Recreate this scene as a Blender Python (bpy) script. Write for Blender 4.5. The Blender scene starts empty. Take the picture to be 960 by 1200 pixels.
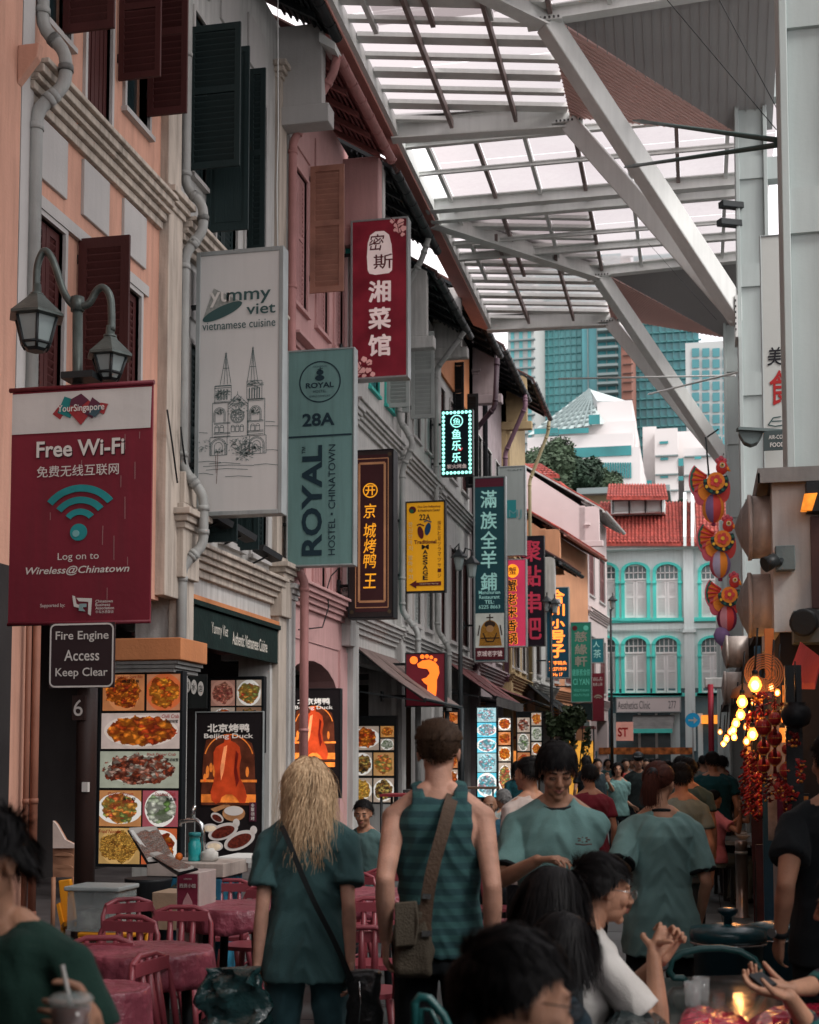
import bpy, bmesh, math, random
from mathutils import Vector as V, Matrix, noise
random.seed(7)
S = bpy.context.scene
C = S.collection
PI = math.pi
rad = math.radians

# ---------------- camera, sky, sun, exposure ----------------
CAMZ, YAW, PITCH, FPX, HORIZ = 1.65, 12.0, 4.0, 1600.0, 890.0
cd = bpy.data.cameras.new('camera'); cam = bpy.data.objects.new('camera', cd); C.objects.link(cam)
cam.location = (0, 0, CAMZ)
cam.rotation_euler = (rad(90 + PITCH), 0, rad(YAW))
cd.sensor_width = 36; cd.sensor_fit = 'AUTO'; cd.lens = FPX / 1200 * 36
PPY = HORIZ - FPX * math.tan(rad(PITCH))
cd.shift_y = (PPY - 600) / 1200
cd.clip_start = 0.05; cd.clip_end = 3000
cd.dof.use_dof = True; cd.dof.focus_distance = 12.0; cd.dof.aperture_fstop = 4.5
S.camera = cam

w = bpy.data.worlds.new('World'); S.world = w; w.use_nodes = True
nt = w.node_tree; nt.nodes.clear()
out = nt.nodes.new('ShaderNodeOutputWorld'); bg = nt.nodes.new('ShaderNodeBackground')
sky = nt.nodes.new('ShaderNodeTexSky'); sky.sky_type = 'NISHITA'; sky.sun_disc = False
SUN_EL, SUN_AZ = rad(48), rad(116)
sky.sun_elevation = SUN_EL; sky.sun_rotation = SUN_AZ; sky.dust_density = 4.0; sky.air_density = 1.2
# thin bright overcast: cloud layer mixed over the sky
tc = nt.nodes.new('ShaderNodeTexCoord'); nz = nt.nodes.new('ShaderNodeTexNoise')
nz.inputs['Scale'].default_value = 2.2; nz.inputs['Detail'].default_value = 6
nt.links.new(tc.outputs['Generated'], nz.inputs['Vector'])
cr = nt.nodes.new('ShaderNodeValToRGB'); cr.color_ramp.elements[0].position = .36; cr.color_ramp.elements[1].position = .62
cr.color_ramp.elements[0].color = (7.6, 7.5, 7.8, 1); cr.color_ramp.elements[1].color = (14.0, 13.0, 13.1, 1)
nt.links.new(nz.outputs['Fac'], cr.inputs['Fac'])
mx = nt.nodes.new('ShaderNodeMixRGB'); mx.inputs['Fac'].default_value = .86
nt.links.new(sky.outputs[0], mx.inputs['Color1']); nt.links.new(cr.outputs[0], mx.inputs['Color2'])
nt.links.new(mx.outputs[0], bg.inputs['Color']); bg.inputs['Strength'].default_value = 0.09
nt.links.new(bg.outputs[0], out.inputs[0])

sl = bpy.data.lights.new('sun', 'SUN'); sun = bpy.data.objects.new('sun', sl); C.objects.link(sun)
sl.energy = 1.5; sl.angle = rad(22); sl.color = (1.0, .97, .93)
sd = V((math.sin(SUN_AZ) * math.cos(SUN_EL), math.cos(SUN_AZ) * math.cos(SUN_EL), math.sin(SUN_EL)))
sun.rotation_euler = sd.to_track_quat('Z', 'Y').to_euler()
S.view_settings.view_transform = 'Standard'; S.view_settings.look = 'None'
S.view_settings.exposure = 0.92; S.view_settings.gamma = 1.0
S.render.engine = 'CYCLES'; S.cycles.max_bounces = 7; S.cycles.transparent_max_bounces = 16
S.cycles.caustics_reflective = False; S.cycles.caustics_refractive = False; S.cycles.sample_clamp_indirect = 4

# ---------------- pixel -> world helpers (photo pixels, 960 x 1200) ----------------
_F = V((-math.sin(rad(YAW)), math.cos(rad(YAW)), 0)); _R = V((math.cos(rad(YAW)), math.sin(rad(YAW)), 0)); _Z = V((0, 0, 1))
_FP = _F * math.cos(rad(PITCH)) + _Z * math.sin(rad(PITCH)); _UP = _Z * math.cos(rad(PITCH)) - _F * math.sin(rad(PITCH))
CAM = V((0, 0, CAMZ))
def ray(px, py): return _FP + _R * ((px - 480) / FPX) + _UP * ((PPY - py) / FPX)
def at(px, py, d):
    r = ray(px, py); return CAM + r * (d / r.dot(_F))
def onX(px, py, X):
    r = ray(px, py); return CAM + r * (X / r.x)
def onY(px, py, Y):
    r = ray(px, py); return CAM + r * (Y / r.y)
def onZ(px, py, z):
    r = ray(px, py); return CAM + r * ((z - CAMZ) / r.z)
def gr(px, d):                       # ground point under a pixel column
    p = at(px, 890, d); return V((p.x, p.y, 0))
def zat(py, d): return at(480, py, d).z

# ---------------- materials ----------------
MATS = {}
def nn(nt, t, **k):
    n = nt.nodes.new(t)
    for a, b in k.items():
        if a in n.inputs: n.inputs[a].default_value = b
        else: setattr(n, a, b)
    return n
def pbr(name, col, rough=.6, var=.12, scale=3., bump=.15, bscale=40., metal=0., streak=0., dirt=0., emit=0., ecol=None, alpha=1., stretch=None, spec=None, sheen=0., trans=0.):
    if name in MATS: return MATS[name]
    m = bpy.data.materials.new(name); m.use_nodes = True; nt = m.node_tree; L = nt.links.new
    b = nt.nodes['Principled BSDF']
    b.inputs['Roughness'].default_value = rough; b.inputs['Metallic'].default_value = metal
    b.inputs['Specular IOR Level'].default_value = spec if spec is not None else (.5 if rough < .4 else .22)
    tcn = nn(nt, 'ShaderNodeTexCoord'); src = tcn.outputs['Object']
    if stretch:
        mp = nn(nt, 'ShaderNodeMapping'); mp.inputs['Scale'].default_value = stretch; L(src, mp.inputs[0]); src = mp.outputs[0]
    c = (*col, 1)
    n1 = nn(nt, 'ShaderNodeTexNoise', Scale=scale, Detail=5.); L(src, n1.inputs['Vector'])
    r1 = nn(nt, 'ShaderNodeValToRGB'); e = r1.color_ramp.elements; e[0].position = .3; e[1].position = .7
    e[0].color = (*[x * (1 - var) for x in col], 1); e[1].color = (*[min(1, x * (1 + var)) for x in col], 1)
    L(n1.outputs['Fac'], r1.inputs['Fac']); colout = r1.outputs[0]
    if streak or dirt:
        mp2 = nn(nt, 'ShaderNodeMapping'); mp2.inputs['Scale'].default_value = (6, 6, .5) if streak else (1.3, 1.3, 1.3)
        L(tcn.outputs['Object'], mp2.inputs[0])
        n2 = nn(nt, 'ShaderNodeTexNoise', Scale=1.6, Detail=7., Roughness=.65); L(mp2.outputs[0], n2.inputs['Vector'])
        r2 = nn(nt, 'ShaderNodeValToRGB'); r2.color_ramp.elements[0].position = .43; r2.color_ramp.elements[1].position = .70
        L(n2.outputs['Fac'], r2.inputs['Fac'])
        mu = nn(nt, 'ShaderNodeMath', operation='MULTIPLY'); mu.inputs[1].default_value = streak or dirt; L(r2.outputs[0], mu.inputs[0])
        mxx = nn(nt, 'ShaderNodeMixRGB'); L(mu.outputs[0], mxx.inputs['Fac']); L(colout, mxx.inputs['Color1'])
        mxx.inputs['Color2'].default_value = (*[x * .35 + .012 for x in col], 1); colout = mxx.outputs[0]
    L(colout, b.inputs['Base Color'])
    if bump:
        n3 = nn(nt, 'ShaderNodeTexNoise', Scale=bscale, Detail=4.); L(src, n3.inputs['Vector'])
        bp = nn(nt, 'ShaderNodeBump', Strength=bump, Distance=.02); L(n3.outputs['Fac'], bp.inputs['Height']); L(bp.outputs[0], b.inputs['Normal'])
    if emit:
        if ecol: b.inputs['Emission Color'].default_value = (*ecol, 1)
        else: L(colout, b.inputs['Emission Color'])
        b.inputs['Emission Strength'].default_value = emit*.55
    if alpha < 1: b.inputs['Alpha'].default_value = alpha
    if trans: b.inputs['Transmission Weight'].default_value = trans
    if sheen: b.inputs['Sheen Weight'].default_value = sheen
    MATS[name] = m; return m
def flat(name, col, rough=.5, emit=0., metal=0.): return pbr(name, col, rough, var=.03, bump=.03, emit=emit, metal=metal)
def hexc(r, g, b):                    # sRGB 0..255 -> linear
    return tuple(((x / 255) / 12.92 if x <= 10 else ((x / 255 + .055) / 1.055) ** 2.4) for x in (r, g, b))

# ---------------- mesh builder ----------------
WM = {}                               # world matrix of every root / part we make
class MB:
    def __init__(s): s.v = []; s.f = []; s.sm = []; s.cuts = []
    def cut(s): s.cuts.append((len(s.v), len(s.f))); return s       # ends one piece: what follows is an object of its own
    def add(s, vs, fs, smooth=False):
        o = len(s.v); s.v += [V(x) for x in vs]; s.f += [tuple(i + o for i in f) for f in fs]; s.sm += [smooth] * len(fs); return s
    def box(s, a, b):
        x0, x1 = sorted((a[0], b[0])); y0, y1 = sorted((a[1], b[1])); z0, z1 = sorted((a[2], b[2]))
        return s.add([(x0,y0,z0),(x1,y0,z0),(x1,y1,z0),(x0,y1,z0),(x0,y0,z1),(x1,y0,z1),(x1,y1,z1),(x0,y1,z1)],
                     [(0,3,2,1),(4,5,6,7),(0,1,5,4),(1,2,6,5),(2,3,7,6),(3,0,4,7)])
    def beam(s, a, b, w, h, up=_Z):    # rectangular bar from a to b
        a = V(a); b = V(b); d = (b - a).normalized(); x = d.cross(up)
        if x.length < 1e-4: x = d.cross(V((0, 1, 0)))
        x.normalize(); y = x.cross(d).normalized(); x *= w / 2; y *= h / 2
        return s.add([a-x-y, a+x-y, a+x+y, a-x+y, b-x-y, b+x-y, b+x+y, b-x+y],
                     [(0,1,2,3),(7,6,5,4),(0,4,5,1),(1,5,6,2),(2,6,7,3),(3,7,4,0)])
    def ibeam(s, a, b, w, h, t=.02, up=_Z):
        a = V(a); b = V(b); d = (b-a).normalized(); x = d.cross(up).normalized(); y = x.cross(d)
        s.beam(a + y*(h/2-t/2), b + y*(h/2-t/2), w, t, up); s.beam(a - y*(h/2-t/2), b - y*(h/2-t/2), w, t, up)
        return s.beam(a, b, t, h-2*t, up)
    def quad(s, *p): return s.add(p, [tuple(range(len(p)))])
    def slab(s, pts, off):             # polygon extruded by vector off
        n = len(pts); off = V(off); P = [V(p) for p in pts]
        fs = [tuple(range(n)), tuple(range(2*n-1, n-1, -1))] + [(i, n+i, n+(i+1) % n, (i+1) % n) for i in range(n)]
        return s.add(P + [p + off for p in P], fs)
    def ring(s, rings, cap=True, smooth=True, closed=True):
        n = len(rings[0]); vs = [p for r in rings for p in r]; fs = []
        for k in range(len(rings)-1):
            for i in range(n if closed else n-1):
                j = (i+1) % n; fs.append((k*n+i, k*n+j, (k+1)*n+j, (k+1)*n+i))
        o = len(s.v); s.add(vs, fs, smooth)
        if cap: s.f += [tuple(o+i for i in range(n-1, -1, -1)), tuple(o+(len(rings)-1)*n+i for i in range(n))]; s.sm += [False, False]
        return s
    def tube(s, pts, r, n=8, smooth=True, cap=True):
        pts = [V(p) for p in pts]; rs = r if isinstance(r, (list, tuple)) else [r]*len(pts); rings = []; u = None
        for i, p in enumerate(pts):
            d = (pts[min(i+1, len(pts)-1)] - pts[max(i-1, 0)]).normalized()
            if u is None:
                u = d.cross(_Z)
                if u.length < .05: u = d.cross(V((1, 0, 0)))
            u = (u - d*u.dot(d)).normalized(); q = d.cross(u)
            rings.append([p + (u*math.cos(2*PI*k/n) + q*math.sin(2*PI*k/n))*rs[i] for k in range(n)])
        return s.ring(rings, cap, smooth)
    def lathe(s, base, prof, n=16, axis=_Z, smooth=True, cap=True):   # prof: (radius, height)
        axis = V(axis).normalized(); u = axis.cross(V((0, 1, 0)) if abs(axis.y) < .9 else V((1, 0, 0))).normalized(); q = axis.cross(u); base = V(base)
        return s.ring([[base + axis*h + (u*math.cos(2*PI*k/n)+q*math.sin(2*PI*k/n))*max(r, 1e-4) for k in range(n)] for r, h in prof], cap, smooth)
    def ball(s, c, r, nu=12, nv=8, rot=None):
        r = V((r, r, r)) if not hasattr(r, '__len__') else V(r); c = V(c); rings = []
        for j in range(nv+1):
            t = PI*j/nv; t = min(max(t, .02), PI-.02); ri = []
            for k in range(nu):
                p = V((math.sin(t)*math.cos(2*PI*k/nu)*r.x, math.sin(t)*math.sin(2*PI*k/nu)*r.y, -math.cos(t)*r.z))
                ri.append(c + (rot @ p if rot else p))
            rings.append(ri)
        return s.ring(rings, True, True)
    def cap(s, a, b, ra, rb, n=12):
        a = V(a); b = V(b); s.ball(a, ra, n, 8); s.ball(b, rb, n, 8); return s.tube([a, b], [ra, rb], n)
    def mesh(s, inv=None, name='m'):
        me = bpy.data.meshes.new(name); vs = s.v if inv is None else [inv @ v for v in s.v]
        me.from_pydata([tuple(v) for v in vs], [], s.f)
        if any(s.sm): me.polygons.foreach_set('use_smooth', s.sm)
        me.update(); return me
    def build(s, name, mat, parent=None, label=None, kind=None, local=False, bevel=0):
        if s.cuts:
            if s.cuts[-1][0] != len(s.v): s.cut()
            v0 = f0 = 0; o = None
            for v1, f1 in s.cuts:
                q = MB(); q.v = s.v[v0:v1]; q.f = [tuple(i-v0 for i in f) for f in s.f[f0:f1]]; q.sm = s.sm[f0:f1]; v0, f0 = v1, f1
                o = q.build(name, mat, parent, label, kind, local, bevel)
            return o
        inv = None if (local or parent is None or WM.get(parent.name) is None) else WM[parent.name].inverted()
        me = s.mesh(inv, name)
        return mkobj(name, me, mat, parent, label, kind, bevel)
def mkobj(name, me, mat, parent=None, label=None, kind=None, bevel=0):
    if mat is not None and not me.materials: me.materials.append(mat)
    o = bpy.data.objects.new(name, me); C.objects.link(o)
    if parent: o.parent = parent; WM[o.name] = WM[parent.name]
    else: WM[o.name] = Matrix.Identity(4)
    if label: o['label'] = label
    if kind: o['kind'] = kind
    if bevel:
        b = o.modifiers.new('bevel', 'BEVEL'); b.width = bevel; b.segments = 2; b.limit_method = 'ANGLE'
    return o
def tag(o, label=None, cat=None, group=None, kind=None):
    if label: o['label'] = label
    if cat: o['category'] = cat
    if group: o['group'] = group
    if kind: o['kind'] = kind
    return o
def thing(name, label, cat, loc=(0, 0, 0), rz=0., group=None):
    o = bpy.data.objects.new(name, None); C.objects.link(o); o.empty_display_size = .2
    o.location = loc; o.rotation_euler = (0, 0, rz); WM[o.name] = Matrix.Translation(V(loc)) @ Matrix.Rotation(rz, 4, 'Z')
    return tag(o, label, cat, group)
def struct(name, mb, mat): return tag(mb.build(name, mat), kind='structure')
KIDS = {}
def copy_tree(o, parent=None):
    c = o.copy(); C.objects.link(c); WM[c.name] = WM.get(o.name, Matrix.Identity(4)).copy()
    if parent: c.parent = parent
    for ch in [x for x in bpy.data.objects if x.parent == o and x is not c]: copy_tree(ch, c)
    return c
def place(o, loc, rz, label=None, group=None, scale=None):
    o.location = loc; o.rotation_euler = (0, 0, rz); WM[o.name] = Matrix.Translation(V(loc)) @ Matrix.Rotation(rz, 4, 'Z')
    if scale: o.scale = (scale,)*3
    return tag(o, label, None, group)

# ---------------- lettering ----------------
def text(s, size, mat, parent, origin, ax, up, bold=0., shear=0., align='CENTER', width=None, name='lettering', height=None, space=1., ext=.0015):
    """flat lettering: origin is the centre (or left) of the line; ax / up are unit vectors; size = font size in metres"""
    cjk = any(ord(c) > 0x2e80 for c in s)
    cu = bpy.data.curves.new('t', 'FONT'); cu.body = s; cu.size = size; cu.offset = 0 if cjk else bold*size; cu.shear = shear
    cu.align_x = 'CENTER'; cu.align_y = 'CENTER'; cu.resolution_u = 3; cu.space_character = space
    o = bpy.data.objects.new('t', cu); C.objects.link(o)
    me = bpy.data.meshes.new_from_object(o); bpy.data.objects.remove(o); bpy.data.curves.remove(cu)
    if not len(me.vertices): return None
    xs = [v.co.x for v in me.vertices]; ys = [v.co.y for v in me.vertices]
    cx, cy = (min(xs)+max(xs))/2, (min(ys)+max(ys))/2; wx, wy = max(xs)-min(xs), max(ys)-min(ys)
    kx = width/wx if width else 1.; ky = height/wy if height else kx
    if height and not width: kx = ky
    if align == 'LEFT': cx = min(xs)
    ax = V(ax); up = V(up); n = ax.cross(up); inv = WM[parent.name].inverted()
    for v in me.vertices: v.co = inv @ (V(origin) + ax*((v.co.x-cx)*kx) + up*((v.co.y-cy)*ky) + n*ext)
    me.materials.clear(); me.materials.append(mat)
    if cjk and bold:                    # heavier strokes: the same outline laid down several times, slightly shifted
        bm_ = bmesh.new(); Rm = inv.to_3x3(); q = bold*wx*kx/len(s)*.9
        for i, (dx, dy) in enumerate(((1, 0), (-1, 0), (0, 1), (0, -1), (.7, .7), (-.7, -.7), (.7, -.7), (-.7, .7))):
            m2 = me.copy(); m2.transform(Matrix.Translation(Rm @ (ax*dx*q + up*dy*q - n*.00025*(i+1)))); bm_.from_mesh(m2); bpy.data.meshes.remove(m2)
        bm_.from_mesh(me); bm_.to_mesh(me); bm_.free()
    return mkobj(name, me, mat, parent)
# ---------------- the street: ground, shophouse row, canopy ----------------
peach = pbr('peach_plaster', (.55, .305, .225), .85, .10, .9, .2, 30, streak=.34)
cream = pbr('cream_plaster', (.48, .42, .36), .8, .10, 1.2, .2, 30, streak=.7)
white = pbr('white_plaster', (.475, .475, .46), .8, .10, 1.0, .2, 30, streak=.5)
pink = pbr('pink_plaster', (.52, .31, .30), .8, .10, 1.0, .2, 30, streak=.2)
palegrey = pbr('pale_grey_panel', (.43, .42, .41), .8, .08, 1.0, .15, 30, streak=.12)
maroonw = pbr('maroon_shutter', (.062, .018, .017), .55, .2, 2, .2, 60, stretch=(1, 1, .1))
greenw = pbr('black_green_shutter', (.012, .024, .025), .6, .2, 2, .2, 60, stretch=(1, 1, .1))
pinkw = pbr('dusty_pink_shutter', (.20, .085, .085), .6, .15, 2, .2, 60)
greyw = pbr('pale_grey_shutter', (.33, .36, .35), .6, .12, 2, .2, 60)
tealw = pbr('teal_paint', (.05, .42, .36), .6, .12, 2, .12, 40, streak=.12)
glassd = pbr('dark_glass', (.02, .035, .04), .12, .3, .8, 0)
pipem = pbr('grey_pipe', (.30, .31, .30), .5, .14, 3, .12, 50, streak=.4)
pipepink = pbr('pink_pipe', (.40, .19, .18), .5, .12, 3, .12, 50, streak=.3)
steelw = pbr('white_steel', (.68, .70, .68), .45, .08, 1.2, .05, 40, streak=.16)
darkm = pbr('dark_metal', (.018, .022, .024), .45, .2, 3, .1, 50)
blackm = pbr('black_paint', (.008, .010, .012), .5, .2, 3, .1, 50)
brownm = pbr('brown_post', (.030, .017, .015), .45, .2, 3, .1, 50)
tilered = pbr('red_roof_tile', (.34, .065, .05), .8, .5, 5, .2, 30, dirt=.75)
tiledk = pbr('dark_roof_tile', (.09, .045, .04), .8, .35, 3, .2, 30, dirt=.5)
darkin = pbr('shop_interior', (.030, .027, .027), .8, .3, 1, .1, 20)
orangep = pbr('orange_plaster', (.52, .21, .09), .8, .12, 1.2, .2, 30, streak=.2)

g = MB(); g.box((-60, -40, -.4), (60, 260, 0)); 
gm = pbr('street_asphalt', (.060, .066, .068), .50, .35, 1.3, .25, 60, dirt=.5)
struct('ground', g, gm)
# grey floor tiles of the pedestrian street: each slab its own piece where it still shows
road = MB(); road.box((-4.6, -6, .004), (1.6, 64, .012)); rd = struct('pavement', road, pbr('grout', (.025, .028, .03), .8, .2, 3, .2, 60))
tm = pbr('paving_tile', (.075, .092, .096), .42, .35, 2.0, .12, 70, dirt=.45)
_nt = tm.node_tree; _b = _nt.nodes['Principled BSDF']; _src = _b.inputs['Base Color'].links[0].from_socket; _oi = nn(_nt, 'ShaderNodeObjectInfo'); _mr = nn(_nt, 'ShaderNodeMapRange'); _mr.inputs['To Min'].default_value = .6; _mr.inputs['To Max'].default_value = 1.35
_nt.links.new(_oi.outputs['Random'], _mr.inputs[0]); _sc = nn(_nt, 'ShaderNodeVectorMath', operation='SCALE'); _nt.links.new(_src, _sc.inputs[0]); _nt.links.new(_mr.outputs[0], _sc.inputs['Scale']); _nt.links.new(_sc.outputs[0], _b.inputs['Base Color'])
tl = MB(); tl.box((0, 0, 0), (.59, .59, .016)); tme = tl.mesh(name='paving_tile'); tme.materials.append(tm)
for i in range(-2, 2):
    for j in range(40):
        y = 9.0 + j*.6; x = i*.6 + .2
        if x > 1.0: continue
        o = mkobj('paving_tile', tme, None, rd); o.location = (x, y, .006 + random.uniform(-.001, .0015))
tl = MB()
for i in range(-8, 3):
    for j in range(-8, 70):
        x = i*.6 + .2; y = 9.0 + j*.6
        if -2 <= i < 2 and 0 <= j < 40 and x <= 1.0: continue
        z = .020 + random.uniform(-.001, .0015); tl.box((x, y, .008), (x+.59, y+.59, z))
tl.build('paving', tm, rd, kind='stuff')
st = MB(); st.box((-8.4, -12, -.1), (-4.75, 64, .12)); struct('footpath', st, pbr('walkway_tile', (.08, .07, .07), .5, .3, 3, .1, 50))

def grid_wall(mb, X, y0, y1, z0, z1, ops, th=.25, axis='x'):
    ys = sorted({y0, y1, *[v for o in ops for v in o[:2] if y0 < v < y1]}); zs = sorted({z0, z1, *[v for o in ops for v in o[2:] if z0 < v < z1]})
    for a, b in zip(ys, ys[1:]):
        run = None
        for c, d in zip(zs, zs[1:]):
            my, mz = (a+b)/2, (c+d)/2
            hole = any(o[0] < my < o[1] and o[2] < mz < o[3] for o in ops)
            if not hole: run = (run[0], d) if run else (c, d)
            if hole or d == zs[-1]:
                if run: mb.box((X-th, a, run[0]), (X, b, run[1])) if axis == 'x' else mb.box((a, X, run[0]), (b, X+th, run[1]))
                run = None
    return mb
def leaf(mb, o, u, wd, h, n, pitch=.075, mid=True, fr=.07, louv=True, th=.035, raised=False):
    """shutter leaf: o bottom corner, u unit width dir, n unit normal"""
    o = V(o); u = V(u); n = V(n); z = _Z
    def bx(a, b, c, d, t0, t1):
        P = [o + u*x + z*y + n*t for t in (t0, t1) for (x, y) in ((a, c), (b, c), (b, d), (a, d))]
        mb.add(P, [(0,3,2,1),(4,5,6,7),(0,1,5,4),(1,2,6,5),(2,3,7,6),(3,0,4,7)])
    t = th/2
    bx(0, fr, 0, h, -t, t); bx(wd-fr, wd, 0, h, -t, t); bx(fr, wd-fr, 0, fr*1.2, -t, t); bx(fr, wd-fr, h-fr*1.2, h, -t, t)
    secs = [(fr*1.2, h-fr*1.2)]
    if mid: bx(fr, wd-fr, h*.52, h*.52+fr*1.2, -t, t); secs = [(fr*1.2, h*.52), (h*.52+fr*1.2, h-fr*1.2)]
    for a, b in secs:
        if not louv: bx(fr, wd-fr, a, b, -t*.4, t*.4); bx(fr*1.7, wd-fr*1.7, a+fr*.7, b-fr*.7, -t*.8, t*.8); continue
        y = a + .01
        while y < b - .02:
            P = [o + u*x + z*(y+dy) + n*dn for x in (fr-.004, wd-fr+.004) for dy, dn in ((0, -t*.9), (.012, -t*.9), (pitch*.95, t*.8), (pitch*.95-.012, t*.8))]
            mb.add(P, [(0,1,2,3),(7,6,5,4),(0,4,5,1),(1,5,6,2),(2,6,7,3),(3,7,4,0)]); y += pitch
def window(house, X, ya, yb, za, zb, shm_, leaves=2, frm=None, louv=True, closed=True, sill=True, proud=.02):
    fr = MB(); e = .05
    fr.box((X-.10, ya-e, za-e), (X+proud+.015, ya, zb+e)); fr.box((X-.10, yb, za-e), (X+proud+.015, yb+e, zb+e)); fr.box((X-.10, ya, zb), (X+proud+.015, yb, zb+e))
    if sill: fr.box((X-.10, ya-e-.03, za-e-.05), (X+.07, yb+e+.03, za-e+.003))
    fr.box((X-.10, ya, za-e+.003), (X+proud+.015, yb, za))
    wn = fr.build('window', frm or white, house)
    p = MB(); p.box((X-.16, ya, za), (X-.13, yb, zb)); p.build('pane', glassd, wn)
    if closed:
        n = leaves; wv = (yb-ya)/n
        for k in range(n):
            m = MB(); leaf(m, (X-.05, ya+wv*k+.006, za+.005), (0, 1, 0), wv-.012, zb-za-.01, (1, 0, 0), louv=louv); m.build('shutter', shm_, wn)
    return wn
def open_shutter(house, px0, px1, pyt, pyb, mat, X=-6., louv=True, pitch=.075, mid=True, fr=.07, skew=0.):
    """a leaf swung out square to the wall, given by its pixel box in the photograph"""
    a = onX(px0, pyb, X); b = onY(px1, pyb, a.y); t = onY(px0, pyt, a.y); m = MB()
    u = V((math.cos(skew), math.sin(skew), 0)); leaf(m, (X+.02, a.y, a.z), u, b.x-X-.02, t.z-a.z, V((u.y, -u.x, 0)), pitch=pitch, louv=louv, mid=mid, fr=fr)
    o = m.build('shutter', mat, house)
    hg = MB()
    for z in (a.z+.2, t.z-.25): hg.lathe((X+.015, a.y, z), [(.014, 0), (.014, .09)], 8)
    hg.build('hinge', darkm, o); return a, b, t
def cornice(mb, X, y0, y1, z, steps=((.20, .08), (.15, .05), (.165, .02), (.11, .08), (.06, .09)), top=.06):
    """moulding whose top is at z+top; profile steps go down"""
    zz = z + top; mb.box((X-.02, y0, zz-.05), (X+.25, y1, zz)); zz -= .05
    for dx, dz in steps:
        mb.box((X-.02, y0, zz-dz), (X+dx, y1, zz)); zz -= dz
    return mb.cut()
def pilaster(mb, X, y, wd, z0, z1, dep=.10, cap=True):
    mb.box((X-.02, y-wd/2, z0), (X+dep, y+wd/2, z1))
    if cap:
        for k, (e, h) in enumerate(((.03, .10), (.07, .08), (.12, .07))): mb.box((X-.02, y-wd/2-e, z1-.001+k*.075-.30), (X+dep+e, y+wd/2+e, z1-.30+k*.075+.073))
    mb.cut()
def pipe(house, pts, r=.055, mat=None, brackets=(), name='downpipe'):
    P = []
    for i, p in enumerate(pts): P.append(V(p))
    # round the corners
    Q = [P[0]]
    for a, b, c in zip(P, P[1:], P[2:]):
        d1 = (a-b); d2 = (c-b); e = min(.12, d1.length*.4, d2.length*.4); d1.normalize(); d2.normalize()
        for t in (0, .33, .66, 1): Q.append((b+d1*e)*(1-t)**2 + b*2*t*(1-t) + (b+d2*e)*t*t)
    Q.append(P[-1]); m = MB(); m.tube(Q, r, 12)
    for a, b in zip(P, P[1:]):
        d = (b-a); L = d.length
        if L > .3:
            for f in ((.16/L), 1-.16/L): m.tube([a+d*f-d.normalized()*.03, a+d*f+d.normalized()*.03], r*1.16, 12)
            k = 2.2
            while k < L-.5: m.tube([a+d*(k/L), a+d*((k+.05)/L)], r*1.14, 12); k += 2.2
    return m.build(name, mat or pipem, house)
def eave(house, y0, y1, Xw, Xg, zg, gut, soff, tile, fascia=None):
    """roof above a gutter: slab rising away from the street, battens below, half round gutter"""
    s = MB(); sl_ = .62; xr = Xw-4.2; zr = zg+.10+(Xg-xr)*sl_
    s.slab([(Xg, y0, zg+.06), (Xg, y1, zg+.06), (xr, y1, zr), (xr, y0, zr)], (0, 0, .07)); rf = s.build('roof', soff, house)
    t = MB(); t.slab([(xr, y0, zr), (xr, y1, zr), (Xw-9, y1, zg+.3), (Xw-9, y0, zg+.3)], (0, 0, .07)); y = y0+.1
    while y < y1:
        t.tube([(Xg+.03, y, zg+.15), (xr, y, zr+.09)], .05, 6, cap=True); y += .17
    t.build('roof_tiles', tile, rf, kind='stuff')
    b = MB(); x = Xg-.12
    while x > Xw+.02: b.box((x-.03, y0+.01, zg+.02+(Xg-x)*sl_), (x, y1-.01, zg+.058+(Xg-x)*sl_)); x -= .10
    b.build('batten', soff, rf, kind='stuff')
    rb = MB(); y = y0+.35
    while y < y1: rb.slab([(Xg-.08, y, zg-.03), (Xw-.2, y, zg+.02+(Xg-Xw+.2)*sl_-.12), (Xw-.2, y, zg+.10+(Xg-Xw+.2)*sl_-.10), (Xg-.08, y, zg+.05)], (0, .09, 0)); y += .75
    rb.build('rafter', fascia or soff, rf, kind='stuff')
    gm_ = MB(); R_ = .085; prof = [(math.cos(a)*R_, math.sin(a)*R_) for a in [PI+PI*k/8 for k in range(9)]]
    gm_.ring([[V((Xg+.07+p, yy, zg+.04+q)) for p, q in prof] + [V((Xg+.07+p*.86, yy, zg+.04+q*.86)) for p, q in reversed(prof)] for yy in (y0, y1)], True, False)
    y = y0+.3
    while y < y1:
        gm_.ring([[V((Xg+.07+p*1.12, yy, zg+.04+q*1.12)) for p, q in prof] + [V((Xg+.07+p, yy, zg+.04+q)) for p, q in reversed(prof)] for yy in (y, y+.04)], True, False); y += .55
    gm_.build('gutter', gut, house)
    return rf
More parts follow.
